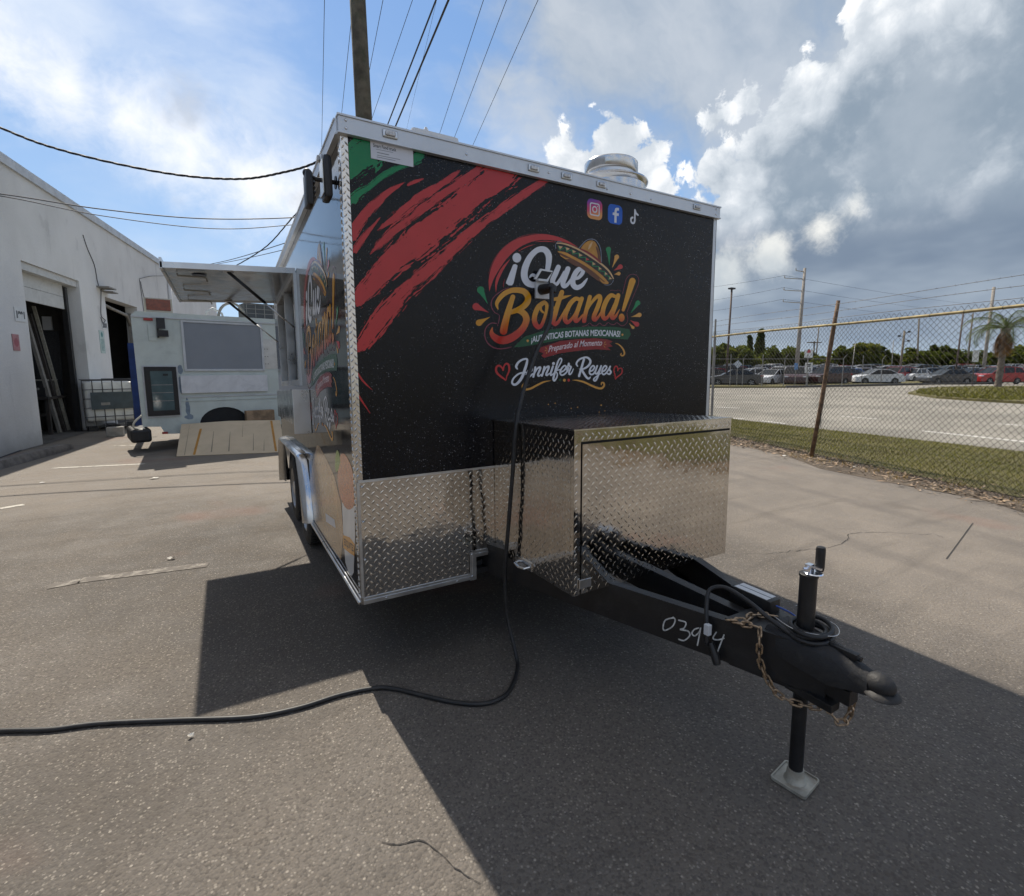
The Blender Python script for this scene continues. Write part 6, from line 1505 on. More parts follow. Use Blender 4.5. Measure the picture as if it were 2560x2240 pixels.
# ================================================================== OVERHEAD LINES NEAR THE TRAILER
pp_ = atdepth(905, 150, 9.6); pbse = np.array([pp_[0]+.02, pp_[1]+.05, 0.0])
up_ = root('utility_pole', 'weathered wooden utility pole rising behind the food trailer roof', 'pole', tuple(pbse))
MB().tube([pbse-[0, 0, .2], pbse+[-.01, 0, 6], pbse+[-.10, 0, 12.5]], [.175, .155, .13], 16).build('shaft', mat('pole_wood', (.085, .072, .050), .95, var=.45, vs=5, bump=.7, bs=14, dirt=(.05, .06, .03, .7)), up_, smooth=True)
for i, (a, b_, r_, lab) in enumerate([((1076, 0), (945, 292), .009, 'single black overhead wire passing nearest the fan side'), ((1013, 0), (905, 285), .009, 'single black overhead wire in the middle of the three thin ones'), ((967, 0), (880, 265), .009, 'single black overhead wire nearest the thick cables of the three thin ones'), ((897, 0), (790, 255), .030, 'thick black overhead cable, the right hand one of the pair'), ((872, 0), (775, 250), .024, 'thick black overhead cable, the one of the pair nearer the wooden pole'), ((825, 0), (748, 225), .008, 'thin overhead wire between the wooden pole and the thick cables'), ((766, 0), (737, 150), .008, 'thin overhead wire crossing just behind the wooden pole'), ((707, 0), (683, 230), .008, 'thin overhead wire just left of the wooden pole'), ((649, 0), (643, 310), .008, 'lone thin overhead wire standing clear left of the wooden pole'), ((850, 100), (815, 250), .004, 'hair thin overhead wire behind the thick cables')]):
    zz = 20.0; r_ *= 1.9; A, B2 = onplane(a[0]*1.25, a[1]*1.25, (0, 0, zz), (0, 0, 1)), onplane(b_[0]*1.25, b_[1]*1.25, (0, 0, zz), (0, 0, 1)); d = B2-A
    d = d/np.linalg.norm(d); MB_ = MB().tube([A-d*40, A, B2, B2+d*90], r_, 6); tag(MB_.build('overhead_wire', M_DWIRE, smooth=True), lab, 'cable', 'overhead lines above the trailer')
def drop_line(pts, r_, label, twist=False, m=None):
    P = smooth_curve([np.array(p, float) for p in pts], 14); mb = MB()
    if twist:
        for ph in (0, 2.1, 4.2):
            Q = []
            for i, p in enumerate(P):
                t = P[min(i+1, len(P)-1)]-P[max(i-1, 0)]; t /= np.linalg.norm(t); u = np.cross(t, [0, 0, 1]); u /= np.linalg.norm(u); v = np.cross(u, t); Q.append(p+(u*math.cos(i*.9+ph)+v*math.sin(i*.9+ph))*r_*.55)
            mb.tube(Q, r_*.6, 5)
    else: mb.tube(P, r_, 5)
    return tag(mb.build('service_cable', m or M_DWIRE, smooth=True), label, 'cable')
D_ = lambda x, y, dep: atdepth(x*1.25, y*1.25, dep)
M_GWIRE = mat('grey_cable', (.10, .10, .11), .6)
drop_line([D_(-260, 130, 9.0), D_(0, 255, 9.4), D_(140, 305, 9.6), D_(330, 346, 9.8), D_(470, 358, 10), D_(560, 346, 10), D_(640, 320, 10), D_(720, 255, 10)], .022, 'thick twisted black service cable sagging from the pole over the lot', True)
drop_line([D_(-200, 370, 9.2), D_(0, 388, 9.4), D_(200, 418, 9.8), D_(400, 437, 10.3), D_(590, 435, 10.6), D_(760, 420, 11)], .012, 'grey upper cable of the lower pair crossing in front of the wall', False, M_GWIRE)
drop_line([D_(-200, 372, 9.2), D_(0, 392, 9.4), D_(200, 431, 9.8), D_(420, 457, 10.3), D_(580, 450, 10.6), D_(760, 428, 11)], .009, 'grey lower cable of the lower pair crossing in front of the wall', False, M_GWIRE)
drop_line([D_(720, 320, 10), D_(600, 420, 12), D_(530, 495, 15), D_(455, 540, 18), D_(420, 552, 20)], .016, 'black cable slanting down behind the awning to the building', True)
drop_line([D_(700, 440, 12), D_(570, 486, 14), D_(450, 522, 18), D_(350, 540, 21)], .012, 'thin upper wire slanting down to the building roof', False, M_GWIRE)
drop_line([D_(700, 460, 12), D_(565, 500, 14), D_(440, 527, 18), D_(345, 541, 21)], .010, 'thin lower wire slanting down to the building roof', False, M_GWIRE)
# ================================================================== WHITE WAREHOUSE
BA = np.array([-4.19, 10.41, 0.0]); BD_ = np.array([.139, .99, 0.0]); BD_ = BD_/np.linalg.norm(BD_); BN_ = np.array([BD_[1], -BD_[0], 0.0])   # along the wall, out of the wall
def bp3(al, z, out=0.0): return BA+BD_*al+BN_*out+np.array([0, 0, z])
def stucco():
    m, q, b = newmat('white_stucco'); P = q.n('ShaderNodeTexCoord').outputs['Object']
    c = q.mix(q.ramp(q.noise(P, .5, 5, .6), .35, .65), (.60, .60, .59), (.68, .68, .67))
    dr = q.noise(q.map(P, (2.2, 2.2, .28)), 1.2, 7, .68, .3); c = q.mix(q.m('MULTIPLY', q.ramp(dr, .54, .74), .45), c, (.36, .36, .36))
    c = q.mix(q.m('MULTIPLY', q.ramp(q.noise(P, 1.1, 4, .6), .60, .68), .20), c, (.30, .30, .30))
    s = q.n('ShaderNodeSeparateXYZ'); q.L.new(P, s.inputs[0])
    c = q.mix(q.m('MULTIPLY', q.ramp(q.m('ADD', s.outputs['Z'], q.m('MULTIPLY', q.noise(P, 3, 4, .6), .5)), .15, .75, 1.0, 0.0), .55), c, (.26, .24, .21))
    q.L.new(c, b.inputs['Base Color']); b.inputs['Roughness'].default_value = .92
    bp = q.n('ShaderNodeBump'); bp.inputs['Strength'].default_value = .35; bp.inputs['Distance'].default_value = .02; q.L.new(q.noise(P, 22, 6, .7), bp.inputs['Height']); q.L.new(bp.outputs[0], b.inputs['Normal'])
    return m
M_STUC = stucco(); M_ROOM = mat('room_wall', (.66, .67, .67), .9, var=.12, vs=2, dirt=(.10, .10, .10, .5)); M_SHUT = mat('shutter_paint', (.52, .52, .50), .55, var=.06, dirt=(.3, .29, .27, .4)); M_FLOOR = mat('shop_floor', (.09, .085, .08), .8, var=.3, vs=3)
BLD = root('warehouse', 'white stucco warehouse with two open garage bays', 'building', tuple(bp3(5, 0)))
HW = 5.66
bays = [(1.60, 4.36, 3.80), (6.02, 8.80, 3.62)]
wm = MB()
def slab(a0, a1, z0, z1, o0=-.32, o1=0.0): wm.prism([bp3(a0, z0, o0), bp3(a1, z0, o0), bp3(a1, z0, o1), bp3(a0, z0, o1)], (0, 0, z1-z0))
slab(-14, bays[0][0], 0, HW); slab(bays[0][1], bays[1][0], 0, HW); slab(bays[1][1], 24, 0, HW)
for (a0, a1, zt_) in bays: slab(a0, a1, zt_, HW)
wm.build('wall', M_STUC, BLD)
MB().prism([bp3(-14, HW+.0005, -9), bp3(24, HW+.0005, -9), bp3(24, HW+.0005, -.02), bp3(-14, HW+.0005, -.02)], (0, 0, .06)).build('roof', M_CONC, BLD)
cp = MB(); cp.prism([bp3(-14.02, HW-.02, -.40), bp3(24.02, HW-.02, -.40), bp3(24.02, HW-.02, .05), bp3(-14.02, HW-.02, .05)], (0, 0, .0)) if False else None
MB().prism([bp3(-14.02, HW-.10, .0008), bp3(24.02, HW-.10, .0008), bp3(24.02, HW-.10, .055), bp3(-14.02, HW-.10, .055)], (0, 0, .19)).build('roof_coping', mat('coping_metal', (.50, .51, .52), .5, .3, dirt=(.3, .3, .3, .4)), BLD)
for (a0, a1, zt_) in bays:
    RX = .45 if a0 < 3 else 1.6; rm = MB(); dpt = 2.1 if a0 < 3 else 6.5
    for pts, d in [([bp3(a0-1.2, .01, -dpt), bp3(a1+RX, .01, -dpt), bp3(a1+RX, 4.6, -dpt), bp3(a0-1.2, 4.6, -dpt)], -BN_*.05), ([bp3(a0-1.2, .01, -.33), bp3(a0-1.2, .01, -dpt), bp3(a0-1.2, 4.6, -dpt), bp3(a0-1.2, 4.6, -.33)], -BD_*.05), ([bp3(a1+RX, .01, -.33), bp3(a1+RX, .01, -dpt), bp3(a1+RX, 4.6, -dpt), bp3(a1+RX, 4.6, -.33)], BD_*.05), ([bp3(a0-1.2, 4.6, -.33), bp3(a1+RX, 4.6, -.33), bp3(a1+RX, 4.6, -dpt), bp3(a0-1.2, 4.6, -dpt)], (0, 0, .05))]:
        rm.prism(pts, d)
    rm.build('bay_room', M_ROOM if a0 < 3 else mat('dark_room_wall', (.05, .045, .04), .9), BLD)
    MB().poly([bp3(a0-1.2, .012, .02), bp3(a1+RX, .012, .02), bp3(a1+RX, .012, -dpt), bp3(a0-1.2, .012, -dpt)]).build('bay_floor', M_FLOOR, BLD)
# sectional shutter, half raised: each section a piece
a0, a1, zt_ = bays[0]; sh = MB().prism([bp3(a0, zt_-.16, -.30), bp3(a1, zt_-.16, -.30), bp3(a1, zt_-.16, -.05), bp3(a0, zt_-.16, -.05)], (0, 0, .155)).build('shutter_housing', M_SHUT, BLD)
for k in range(2):
    z0 = 3.06+k*.30; MB().prism([bp3(a0+.05, z0, -.28), bp3(a1-.30, z0, -.28), bp3(a1-.30, z0, -.24), bp3(a0+.05, z0, -.24)], (0, 0, .292)).build('shutter_slat', M_SHUT, sh)
MB().prism([bp3(a1-.28, 0, -.30), bp3(a1-.16, 0, -.30), bp3(a1-.16, 0, -.20), bp3(a1-.28, 0, -.20)], (0, 0, 3.6)).build('shutter_track', M_BLKM, BLD)
MB().prism([bp3(bays[1][1]-.10, 0, -.25), bp3(bays[1][1]-.03, 0, -.25), bp3(bays[1][1]-.03, 0, -.15), bp3(bays[1][1]-.10, 0, -.15)], (0, 0, 3.4)).build('shutter_track', M_GPOST, BLD)
MB().tube([bp3(bays[1][0], 3.5, -.2), bp3(bays[1][0]+1.2, 3.42, -.25), bp3(bays[1][1]-.3, 3.32, -.22), bp3(bays[1][1]-.06, 3.0, -.2)], .05, 8).build('torsion_bar', M_GPOST, BLD, smooth=True)
# plates and posters
def plaque(name, al, z, w, h, m, txt=None, sz=.2, ink=None, label=None):
    c = bp3(al, z, .004); o = MB().prism([c-BD_*w/2-np.array([0, 0, h/2]), c+BD_*w/2-np.array([0, 0, h/2]), c+BD_*w/2+np.array([0, 0, h/2]), c-BD_*w/2+np.array([0, 0, h/2])], BN_*.008).build(name, m, BLD)
    if txt:
        vs, fs = text_mesh(txt, sz, .012, 'CENTER'); MB().add([c+BN_*.010+BD_*x+np.array([0, 0, y-sz*.35]) for x, y in vs], fs).build('number_lettering', ink or mat('ink_grey', (.07, .075, .08), .6), o, fix=False)
    return o, c
plaque('number_plate', 1.31, 2.68, .42, .27, M_SW, '1991', .18)
plaque('number_plate', 5.76, 2.80, .40, .22, M_SW, '2001', .17)
o, c = plaque('pink_notice', 1.02, 2.12, .24, .32, mat('pink_paper', (.42, .20, .21), .7))
MB().add([c+BN_*.010+BD_*.085*math.cos(k*.524)+np.array([0, 0, .085*math.sin(k*.524)]) for k in range(12)], [tuple(range(12))]).build('round_mark', mat('faded_red', (.36, .10, .12), .7), o)
o, c = plaque('green_notice', 5.46, 2.33, .33, .62, mat('mint_paper', (.42, .52, .50), .6))
for k in range(9): MB().prism([c+BN_*.0095-BD_*.12+np.array([0, 0, .05-k*.035]), c+BN_*.0095+BD_*.12+np.array([0, 0, .05-k*.035]), c+BN_*.0095+BD_*.12+np.array([0, 0, .062-k*.035]), c+BN_*.0095-BD_*.12+np.array([0, 0, .062-k*.035])], BN_*.001).build('text_line', mat('teal_ink', (.05, .20, .20), .6), o)
MB().add([c+BN_*.0105+BD_*.07*math.cos(k*.524)+np.array([0, 0, .2+.07*math.sin(k*.524)]) for k in range(12)], [tuple(range(12))]).build('round_mark', mat('teal_ink', (.05, .20, .20), .6), o)
# wall lamp and wiring
wlp = MB().box((-.05, -.02, -.02), (.05, .02, .02)); c = bp3(5.75, 3.83, .12)
wl_ = MB().obox(c, BD_*.28, BN_*.16, np.array([0, 0, .018])).obox(c+BD_*.30-[0, 0, .08], BD_*.20, BN_*.13, np.array([0, 0, .015])).tube([bp3(5.75, 3.75, .0), c], .03, 6).build('wall_lamp', M_GPOST, BLD)
for pts in [[bp3(4.9, 5.05, .012), bp3(5.1, 4.75, .012), bp3(5.45, 4.4, .012), bp3(5.55, 4.0, .012), bp3(5.62, 3.8, .02)], [bp3(5.75, 3.8, .02), bp3(5.62, 3.4, .02), bp3(5.55, 3.05, .02), bp3(5.80, 2.95, .02), bp3(5.62, 2.86, .02), bp3(5.5, 3.0, .02)], [bp3(9.4, 4.55, .02), bp3(9.6, 4.1, .02), bp3(10.2, 3.4, .02)], [bp3(9.3, 4.6, .02), bp3(9.45, 3.6, .02), bp3(9.5, 2.6, .02)], [bp3(9.3, 4.62, .02), bp3(10.5, 4.9, .05), bp3(12.3, 5.2, .1)]]:
    MB().tube(smooth_curve(pts, 8), .010, 5).build('wall_cable', M_GWIRE, BLD, smooth=True)
MB().tube([bp3(13.0, 1.5, .06), bp3(13.0, 5.6, .06)], .07, 8).build('downpipe', M_STUC, BLD, smooth=True)
# ---- things in the first bay
M_DKW = mat('dark_oily_wood', (.035, .03, .027), .8, var=.4); M_DTP = mat('dark_tread_sheet', (.045, .047, .05), .5, .6, var=.3, vs=40, bump=.6, bs=90)
wbn = root('workbench', 'dark steel workbench cluttered with parts inside the first garage bay', 'workbench', tuple(bp3(3.9, 0, -1.0)))
for al in (3.5, 4.3):
    for o_ in (-1.35, -.62): MB().prism([bp3(al, .012, o_), bp3(al+.07, .012, o_), bp3(al+.07, .012, o_+.07), bp3(al, .012, o_+.07)], (0, 0, .85)).build('leg', M_DKW, wbn)
MB().prism([bp3(3.45, .865, -1.4), bp3(4.42, .865, -1.4), bp3(4.42, .865, -.52), bp3(3.45, .865, -.52)], (0, 0, .06)).build('bench_top', M_DKW, wbn)
MB().prism([bp3(3.5, .45, -1.35), bp3(4.38, .45, -1.35), bp3(4.38, .45, -.57), bp3(3.5, .45, -.57)], (0, 0, .04)).build('lower_shelf', M_DKW, wbn)
stv = root('cooking_range', 'blackened cooking range standing on the bench in the first bay', 'range', tuple(bp3(3.9, .925, -.95)))
MB().prism([bp3(3.6, .93, -1.25), bp3(4.3, .93, -1.25), bp3(4.3, .93, -.62), bp3(3.6, .93, -.62)], (0, 0, .38)).build('range_body', mat('black_enamel', (.02, .02, .021), .35), stv)
for o_ in (-.75, -.93, -1.11): MB().tube([bp3(3.6, 1.12, o_), bp3(3.56, 1.12, o_)], .03, 10).build('knob', M_GPOST, stv)
MB().prism([bp3(3.6, 1.315, -1.25), bp3(4.3, 1.315, -1.25), bp3(4.3, 1.315, -.62), bp3(3.6, 1.315, -.62)], (0, 0, .02)).build('hob_rim', M_GALV, stv)
tag(MB().prism([bp3(4.55, .93, -.62), bp3(4.55, .93, -1.22), bp3(4.66, 2.55, -1.22), bp3(4.66, 2.55, -.62)], BD_*.015).build('tread_sheet', M_DTP), 'dark tread plate sheet propped upright behind the workbench', 'metal sheet')
MB().prism([bp3(4.50, .90, -.62), bp3(4.50, .90, -1.22), bp3(4.75, .90, -1.22), bp3(4.75, .90, -.62)], (0, 0, .028)).build('bench_back_shelf', M_DKW, wbn)
for k, (al, top, w) in enumerate([(3.35, 3.0, .10), (3.62, 2.9, .07), (3.86, 3.1, .05)]):
    tag(MB().obox((bp3(al+.1, top, -.78)+bp3(al+.42, .03, -.50))/2, (bp3(al+.42, .03, -.50)-bp3(al+.1, top, -.78))/2, BD_*w*.5, BN_*.03).build('metal_profile', [M_GPOST, M_DKW, M_GALV][k]), ['wide grey metal profile leaning inside the first bay', 'dark metal profile leaning between two grey ones in the first bay', 'narrow bright metal profile leaning by the shutter track'][k], 'metal profile')
tag(MB().tube(smooth_curve([bp3(3.5, .93, -1.3), bp3(3.5, 1.38, -1.3), bp3(3.52, 1.48, -1.25), bp3(3.6, 1.50, -1.05), bp3(3.62, 1.44, -1.0)], 6), .03, 8).build('bent_pipe', M_GPOST, smooth=True), 'bent grey pipe standing at the left end of the workbench', 'pipe')
tag(MB().obox(bp3(4.76, 2.75, -.85), BD_*.04, BN_*.09, np.array([0, 0, .17])).build('wall_box', M_WHITEP), 'small pale electrical box on the rear wall of first bay', 'electrical box')
# parking stop
a, b_ = ground(-60, 1186), ground(172, 1122); d = (b_-a)/np.linalg.norm(b_-a); s_ = np.array([-d[1], d[0], 0])
mb = MB(); prof = [(-.11, 0), (.11, 0), (.11, .05), (.075, .13), (-.075, .13), (-.11, .05)]; N_ = 14; vs = []; 
for i in range(N_):
    t = i/(N_-1); sc_ = 1-.25*(abs(t-.5)*2)**10
    vs += [tuple(a+(b_-a)*t+s_*p*sc_+np.array([0, 0, z*sc_*(1+.03*math.sin(i*2.1))])) for p, z in prof]
fs = [(i*6+k, i*6+(k+1) % 6, (i+1)*6+(k+1) % 6, (i+1)*6+k) for i in range(N_-1) for k in range(6)]+[(5, 4, 3, 2, 1, 0), tuple(range((N_-1)*6, N_*6))]
mb.add(vs, fs); tag(mb.build('parking_stop', mat('old_concrete', (.17, .155, .14), .95, var=.3, vs=7, bump=.8, bs=25, dirt=(.08, .07, .06, .6)), auto=25), 'worn concrete parking stop on the asphalt along the warehouse wall', 'parking stop')
# ---- IBC tote
ia, ib = ground(217, 1080), ground(345, 1071); iu = (ib-ia)/np.linalg.norm(ib-ia); iw = float(np.linalg.norm(ib-ia)); iv = np.array([-iu[1], iu[0], 0.0])
def ip(u, z, d=0.0): return ia+iu*u+iv*d+np.array([0, 0, z])
M_CAGE = mat('dark_cage_steel', (.06, .06, .062), .6, .4)
ibc = root('liquid_tote', 'white plastic liquid tote in a steel cage with a dark label plate', 'tote', tuple(ia))
iw = 1.18; ih = 1.32
bm = bmesh.new(); bmesh.ops.create_cube(bm, size=1); bmesh.ops.bevel(bm, geom=bm.edges[:], offset=.10, segments=4, profile=.6, affect='EDGES')
mb = MB(); mb.bm(bm); bm.free(); mb.v = [tuple(ip(iw/2+x*(iw-.06), .24+(z+.5)*(ih-.30), .52+y*.95)) for x, y, z in mb.v]
mb.build('tank', mat('milky_plastic', (.74, .74, .70), .45, var=.08, vs=3, dirt=(.35, .33, .28, .35)), ibc, smooth=True)
for k in range(7): MB().tube([ip(.0+iw*k/6, .10, -.01), ip(iw*k/6, ih, -.01)], .011, 6).build('cage_bar', M_CAGE, ibc)
for k in range(6): MB().tube([ip(-.01, .14+k*(ih-.16)/5, -.025), ip(iw+.01, .14+k*(ih-.16)/5, -.025)], .011, 6).build('cage_bar', M_CAGE, ibc)
for k in range(5): MB().tube([ip(iw, .10, .02+k*.24), ip(iw, ih, .02+k*.24)], .011, 6).build('cage_bar', M_CAGE, ibc); 
MB().tube([ip(0, ih, -.01), ip(iw, ih, -.01), ip(iw, ih, 1.05), ip(0, ih, 1.05)], .014, 6, closed=True).build('cage_bar', M_CAGE, ibc)
lb_ = MB().obox(ip(.57, .78, -.042), iu*.43, np.array([0, 0, .22]), iv*.004).build('label_plate', mat('dark_teal_plate', (.045, .065, .075), .5, var=.2), ibc)
MB().obox(ip(.42, .70, -.047), iu*.09, np.array([0, 0, .035]), iv*.001).build('label_sticker', M_GPOST, lb_)
for u in (.05, .5, .95): MB().obox(ip(u+.09, .06, .5), iu*.09, np.array([0, 0, .055]), iv*.5).build('pallet_foot', M_BLKP, ibc)
blk_c = ground(290, 1090); tag(MB().box((blk_c[0]-.16, blk_c[1]-.1, 0), (blk_c[0]+.16, blk_c[1]+.1, .22), .012).build('concrete_block', M_CONC), 'grey concrete block on the ground before the liquid tote', 'block')
tag(MB().obox(atdepth(341, 985, float((np.array([-2.35, 11.6, 1.2])-CAM) @ _F)), np.array([.055, 0, 0]), np.array([0, .12, 0]), np.array([0, 0, 1.10])).build('blue_panel', mat('blue_tarp', (.015, .05, .20), .6, var=.25, vs=4, bump=.4, bs=8)), 'narrow dark blue panel standing between the tote and the old truck', 'panel')
# ================================================================== OLD STEP VAN
TP = np.array([-2.0, 9.6, 0.0]); TU = np.array([1, .2, 0])/math.hypot(1, .2); TV = np.array([-TU[1], TU[0], 0.0])
def tv(u, z, d=0.0): return TP+TU*u+TV*d+np.array([0, 0, z])
M_VAN = mat('pale_green_van_paint', (.52, .57, .53), .5, var=.07, vs=2.5, dirt=(.33, .37, .35, .5)); M_VANW = mat('van_white_panel', (.50, .52, .53), .5, var=.08, dirt=(.33, .34, .35, .5)); M_PRIM = mat('grey_primer', (.20, .25, .30), .8, var=.2); M_VGREY = mat('grey_vinyl_panel', (.215, .235, .26), .6, var=.05, vs=1.5)
VAN = root('step_van', 'old pale green step van converted for food service, parked behind a plywood sheet', 'van', tuple(tv(2.3, 0, 1)))
VL, VD, VH = 5.2, 2.1, 2.68
arc_ = [(1.385+.44*math.cos(a), .47+.34*math.sin(a)) for a in np.linspace(math.pi, 0, 15)]
sp = [(.02, .50), (.30, .48), (.36, .33), (.9, .31)]+[(.945, .36)]+arc_+[(1.83, .36), (VL, .36), (VL, VH-.10), (VL-.05, VH), (.08, VH), (.0, VH-.08)]
vb = MB().prism([tv(u, z) for u, z in sp], TV*VD+TU*.32); van_b = vb.build('body', M_VAN, VAN, auto=30)
MB().prism([tv(.9, .36, .03), tv(1.87, .36, .03), tv(1.87, .84, .03), tv(.9, .84, .03)], TV*.01).build('wheel_arch', M_DARK, VAN)
wc = tv(1.385, .38, .30)
wv = MB()
for (r_, d) in [(.38, .10), (.38, .35)]: pass
prof_w = [(.0, .10), (.20, .10), (.34, .11), (.38, .14), (.38, .32), (.34, .35), (.0, .35)]
vs = []; fs = []; n_ = 24
for (r_, d) in prof_w:
    for k in range(n_): vs.append(tuple(tv(1.385, .38, d)+TU*r_*math.cos(6.2832*k/n_)+np.array([0, 0, r_*math.sin(6.2832*k/n_)])))
for i in range(len(prof_w)-1):
    for k in range(n_): fs.append((i*n_+k, i*n_+(k+1) % n_, (i+1)*n_+(k+1) % n_, (i+1)*n_+k))
MB().add(vs, fs).build('wheel', M_RUB, VAN, auto=40)
def vp_(name, u0, u1, z0, z1, t, m, parent=None, o0=.0015, ch=0):
    c = tv((u0+u1)/2, (z0+z1)/2, -o0-t/2); return MB().obox(c, TU*(u1-u0)/2, np.array([0, 0, (z1-z0)/2]), TV*t/2).build(name, m, parent or VAN)
vp_('roof_gutter', .0, VL, VH-.11, VH-.085, .02, M_VANW)
wfr = vp_('window_panel', .80, 2.17, 1.60, 2.52, .012, M_VGREY)
for (u0, u1, z0, z1) in [(.76, 2.21, 2.52, 2.555), (.76, .80, 1.56, 2.52), (2.17, 2.21, 1.56, 2.52), (.80, 2.17, 1.56, 1.60)]: vp_('panel_frame', u0, u1, z0, z1, .028, M_VANW, wfr)
vp_('serving_flap', .68, 2.24, 1.12, 1.47, .05, mat('white_flap', (.62, .63, .64), .5, var=.06, dirt=(.42, .43, .44, .5)))
vp_('trim_strip', .61, VL, 1.03, 1.055, .014, M_VANW); vp_('trim_strip', .61, VL, .955, .975, .014, M_VAN)
fz_ = vp_('fridge_door', .12, .62, .70, 1.64, .05, M_BLKP)
vp_('fridge_glass', .205, .545, .80, 1.56, .004, mat('fridge_glass', (.09, .13, .135), .08, spec=.7), fz_, .052)
for z in (.98, 1.14, 1.29): vp_('fridge_shelf', .21, .54, z, z+.012, .002, M_GPOST, fz_, .0575)
vp_('fridge_badge', .40, .48, 1.47, 1.51, .002, M_BLKP, fz_, .0575)
for (u0, u1, z0, z1) in [(.09, .65, 1.645, 1.67), (.09, .65, .665, .692), (.09, .115, .692, 1.645), (.625, .65, .692, 1.645)]: vp_('fridge_surround', u0, u1, z0, z1, .018, M_VANW)
vp_('hatch_cover', .24, .36, 2.14, 2.45, .02, M_VAN); vp_('marker_light', .185, .325, 2.515, 2.56, .03, mat('red_marker', (.30, .02, .02), .3)); vp_('marker_light', .31, .40, .335, .375, .025, MATS['red_marker'])
mr = vp_('mirror_arm', .375, .40, 2.20, 2.45, .05, M_BLKP); vp_('mirror_head', .37, .50, 2.37, 2.57, .06, M_BLKP, mr, .052); vp_('mirror_head', .37, .54, 2.22, 2.34, .06, M_BLKP, mr, .052)
for (u0, u1, z0, z1, nm) in [(.64, .74, 1.50, 1.68, 1), (.64, .72, 1.1, 1.47, 1), (.72, .80, .62, 1.05, 1), (.70, .86, .58, .70, 2)]: 
    N_ = 14; pts_ = [tv((u0+u1)/2+(u1-u0)/2*math.cos(6.283*k/N_)*random.uniform(.7, 1.15), (z0+z1)/2+(z1-z0)/2*math.sin(6.283*k/N_)*random.uniform(.75, 1.1), -.0012-.0003*nm-u0*.0004) for k in range(N_)]
    MB().poly(pts_).build('primer_patch', M_PRIM, VAN, fix=False)
rp_ = vp_('repair_sheet', 2.20, 2.52, 1.60, 2.24, .006, mat('bare_aluminium_sheet', (.50, .50, .49), .35, .8, var=.12, bump=.2, bs=6))
for k in range(6): vp_('rivet', 2.23+.05*(k % 2), 2.245+.05*(k % 2), 1.70+.16*(k//2), 1.715+.16*(k//2), .004, M_BLKP, rp_, .008)
bl_ = MB().obox(tv(.45, 2.815, .16), TU*.21, TV*.12, np.array([0, 0, .135])).build('roof_beacon', mat('cream_plastic', (.50, .47, .38), .5), VAN)
MB().obox(tv(.44, 2.825, .035), TU*.19, TV*.006, np.array([0, 0, .105])).build('beacon_lens', mat('amber_lens', (.19, .035, .012), .25, var=.3, vs=20, spec=.7), bl_)
arcp = [tv(1.52+.27*math.cos(a)*.95+.25, VH+.33*math.sin(a), .5) for a in np.linspace(math.pi, 0, 14)]
MB().tube(arcp, .028, 8).build('hose_hoop', M_GPOST, VAN, smooth=True)
MB().tube([tv(1.28, VH, .5), tv(1.30, VH+.12, .5), tv(1.42, VH+.20, .5), tv(1.58, VH+.10, .5), tv(1.60, VH, .5)], .022, 6).build('hose_hoop', M_VANW, VAN, smooth=True)
rk = MB().obox(tv(2.45, VH+.19, .9), TU*.40, TV*.3, np.array([0, 0, .185])).build('condenser_box', mat('condenser_dark', (.06, .065, .07), .6), VAN)
for k in range(5): MB().obox(tv(2.08+k*.18, VH+.19, .595), TU*.006, TV*.004, np.array([0, 0, .185])).build('grille_bar', M_GPOST, rk)
for k in range(4): MB().obox(tv(2.45, VH+.05+k*.10, .592), TU*.40, TV*.003, np.array([0, 0, .005])).build('grille_bar', M_GPOST, rk)
bmp = MB().obox(tv(-.02, .335, .35), TU*.16, TV*.45, np.array([0, 0, .13])); bmp.v = [(x, y, z) for x, y, z in bmp.v]
bo = bmp.build('bumper', M_BLKP, VAN); bvm = bo.modifiers.new('b', 'BEVEL'); bvm.width = .05; bvm.segments = 3
MB().tube(smooth_curve([tv(.02, .72, -.02), tv(-.10, .60, -.05), tv(-.12, .50, -.05), tv(-.02, .46, -.04), tv(.05, .47, -.03)], 6), .018, 8).build('grab_handle', mat('cream_plastic', (.50, .47, .38), .5), VAN, smooth=True)
for u in np.linspace(2.6, 5.0, 3): MB().obox(tv(u, .30, 1.0), TU*.2, TV*.9, np.array([0, 0, .05])).build('chassis_member', M_UND, VAN)
prof_w2 = [(4.25, .38)]
vs2 = [tuple(np.array(v)+TU*2.75) for v in vs]; MB().add(vs2, fs).build('wheel', M_RUB, VAN, auto=40)
MB().prism([tv(.95+.0, .36, VD-.03), tv(4.6, .36, VD-.03), tv(4.6, .16, VD-.03), tv(.95, .16, VD-.03)], TV*.02).build('skirt_panel', M_UND, VAN)
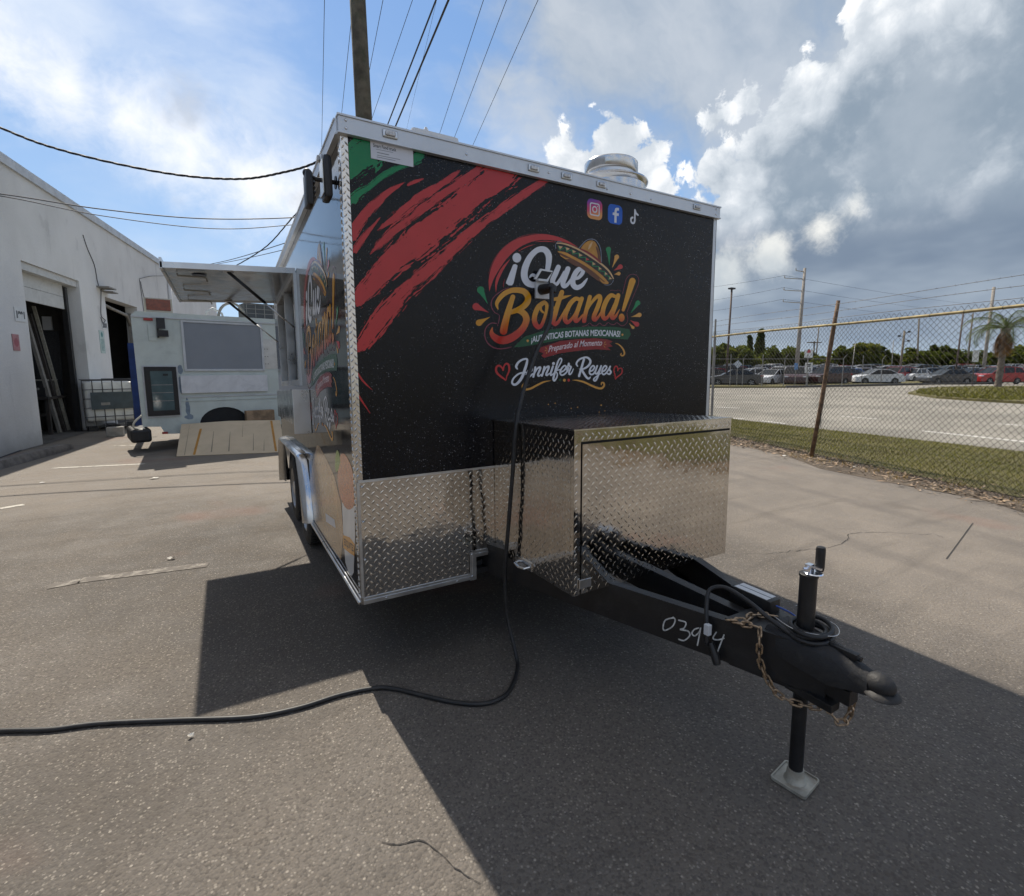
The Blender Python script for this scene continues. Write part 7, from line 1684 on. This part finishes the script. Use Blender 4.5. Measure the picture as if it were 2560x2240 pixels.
# plywood leaning on the wheel and a wood block
pl0, pl1 = ground(300+470*.3013, 640+1665*.3013), ground(300+1370*.3013, 640+1630*.3013)
tl_ = np.array([300+510*.3013, 640+1400*.3013]); tr_2 = np.array([300+1330*.3013, 640+1365*.3013])
Tl = onplane(*tl_, tv(0, 0, -.06), TV)
nrm = np.cross(pl1-pl0, Tl-pl0); nrm = nrm/np.linalg.norm(nrm)
if nrm[2] < 0: nrm = -nrm
Tr = onplane(*tr_2, pl0, nrm); Tm = onplane(300+900*.3013, 640+1372*.3013, pl0, nrm)
M_PLY = mat('plywood', (.56, .45, .31), .75, var=.06, vs=3, dirt=(.44, .35, .24, .5))
ply = root('plywood_sheet', 'pale plywood sheet with two orange straps leaning against the step van', 'plywood', tuple(pl0))
poly_ = [pl0, pl1, Tr, (Tr+Tm)/2, Tm, (Tl+Tm)/2, Tl]
MB().prism([p+nrm*.012 for p in poly_], -nrm*.012).build('sheet', M_PLY, ply)
def plyp(u, v): return (pl0*(1-u)+pl1*u)*(1-v)+(Tl*(1-u)+Tr*u)*v+nrm*.0135
M_STRAP = mat('orange_strap', (.42, .20, .035), .7); M_CRK = mat('ply_stain', (.24, .20, .15), .8)
for (ua, va, ub, vb_, w) in [(.155, .02, .195, .82, .011), (.915, .03, .905, .99, .011)]:
    MB().poly([plyp(ua-w, va), plyp(ua+w, va), plyp(ub+w, vb_), plyp(ub-w, vb_)]).build('strap', M_STRAP, ply, fix=False)
for (u, v0, v1, w) in [(.07, .02, .95, .003), (.31, .08, .72, .006), (.47, .08, .68, .006), (.70, .08, .60, .004), (.80, .06, .38, .004), (.60, .5, .98, .002)]:
    MB().poly([plyp(u-w, v0), plyp(u+w, v0), plyp(u+.012+w*.3, v1), plyp(u+.012-w*.3, v1)]).build('stain_streak', M_CRK, ply, fix=False)
wb_ = onplane(300+1160*.3013, 640+1325*.3013, tv(0, 0, -.10), TV)
wbk = MB().obox(wb_-[0, 0, .04], TU*.27, TV*.085, np.array([0, 0, .16])).build('timber_block', mat('rough_timber', (.30, .20, .12), .85, var=.35, vs=6, bump=.6, bs=14), None)
tag(wbk, 'rough timber block standing between the plywood and step van', 'timber')
mb = MB(); c = tv(2.02, 0, -.10); tag(MB().obox(c+[0, 0, .10+.05], TU*.2, TV*.08, np.array([0, 0, .15])).build('timber_block', MATS['rough_timber']), 'dark timber block on the ground below the rough timber block', 'timber')
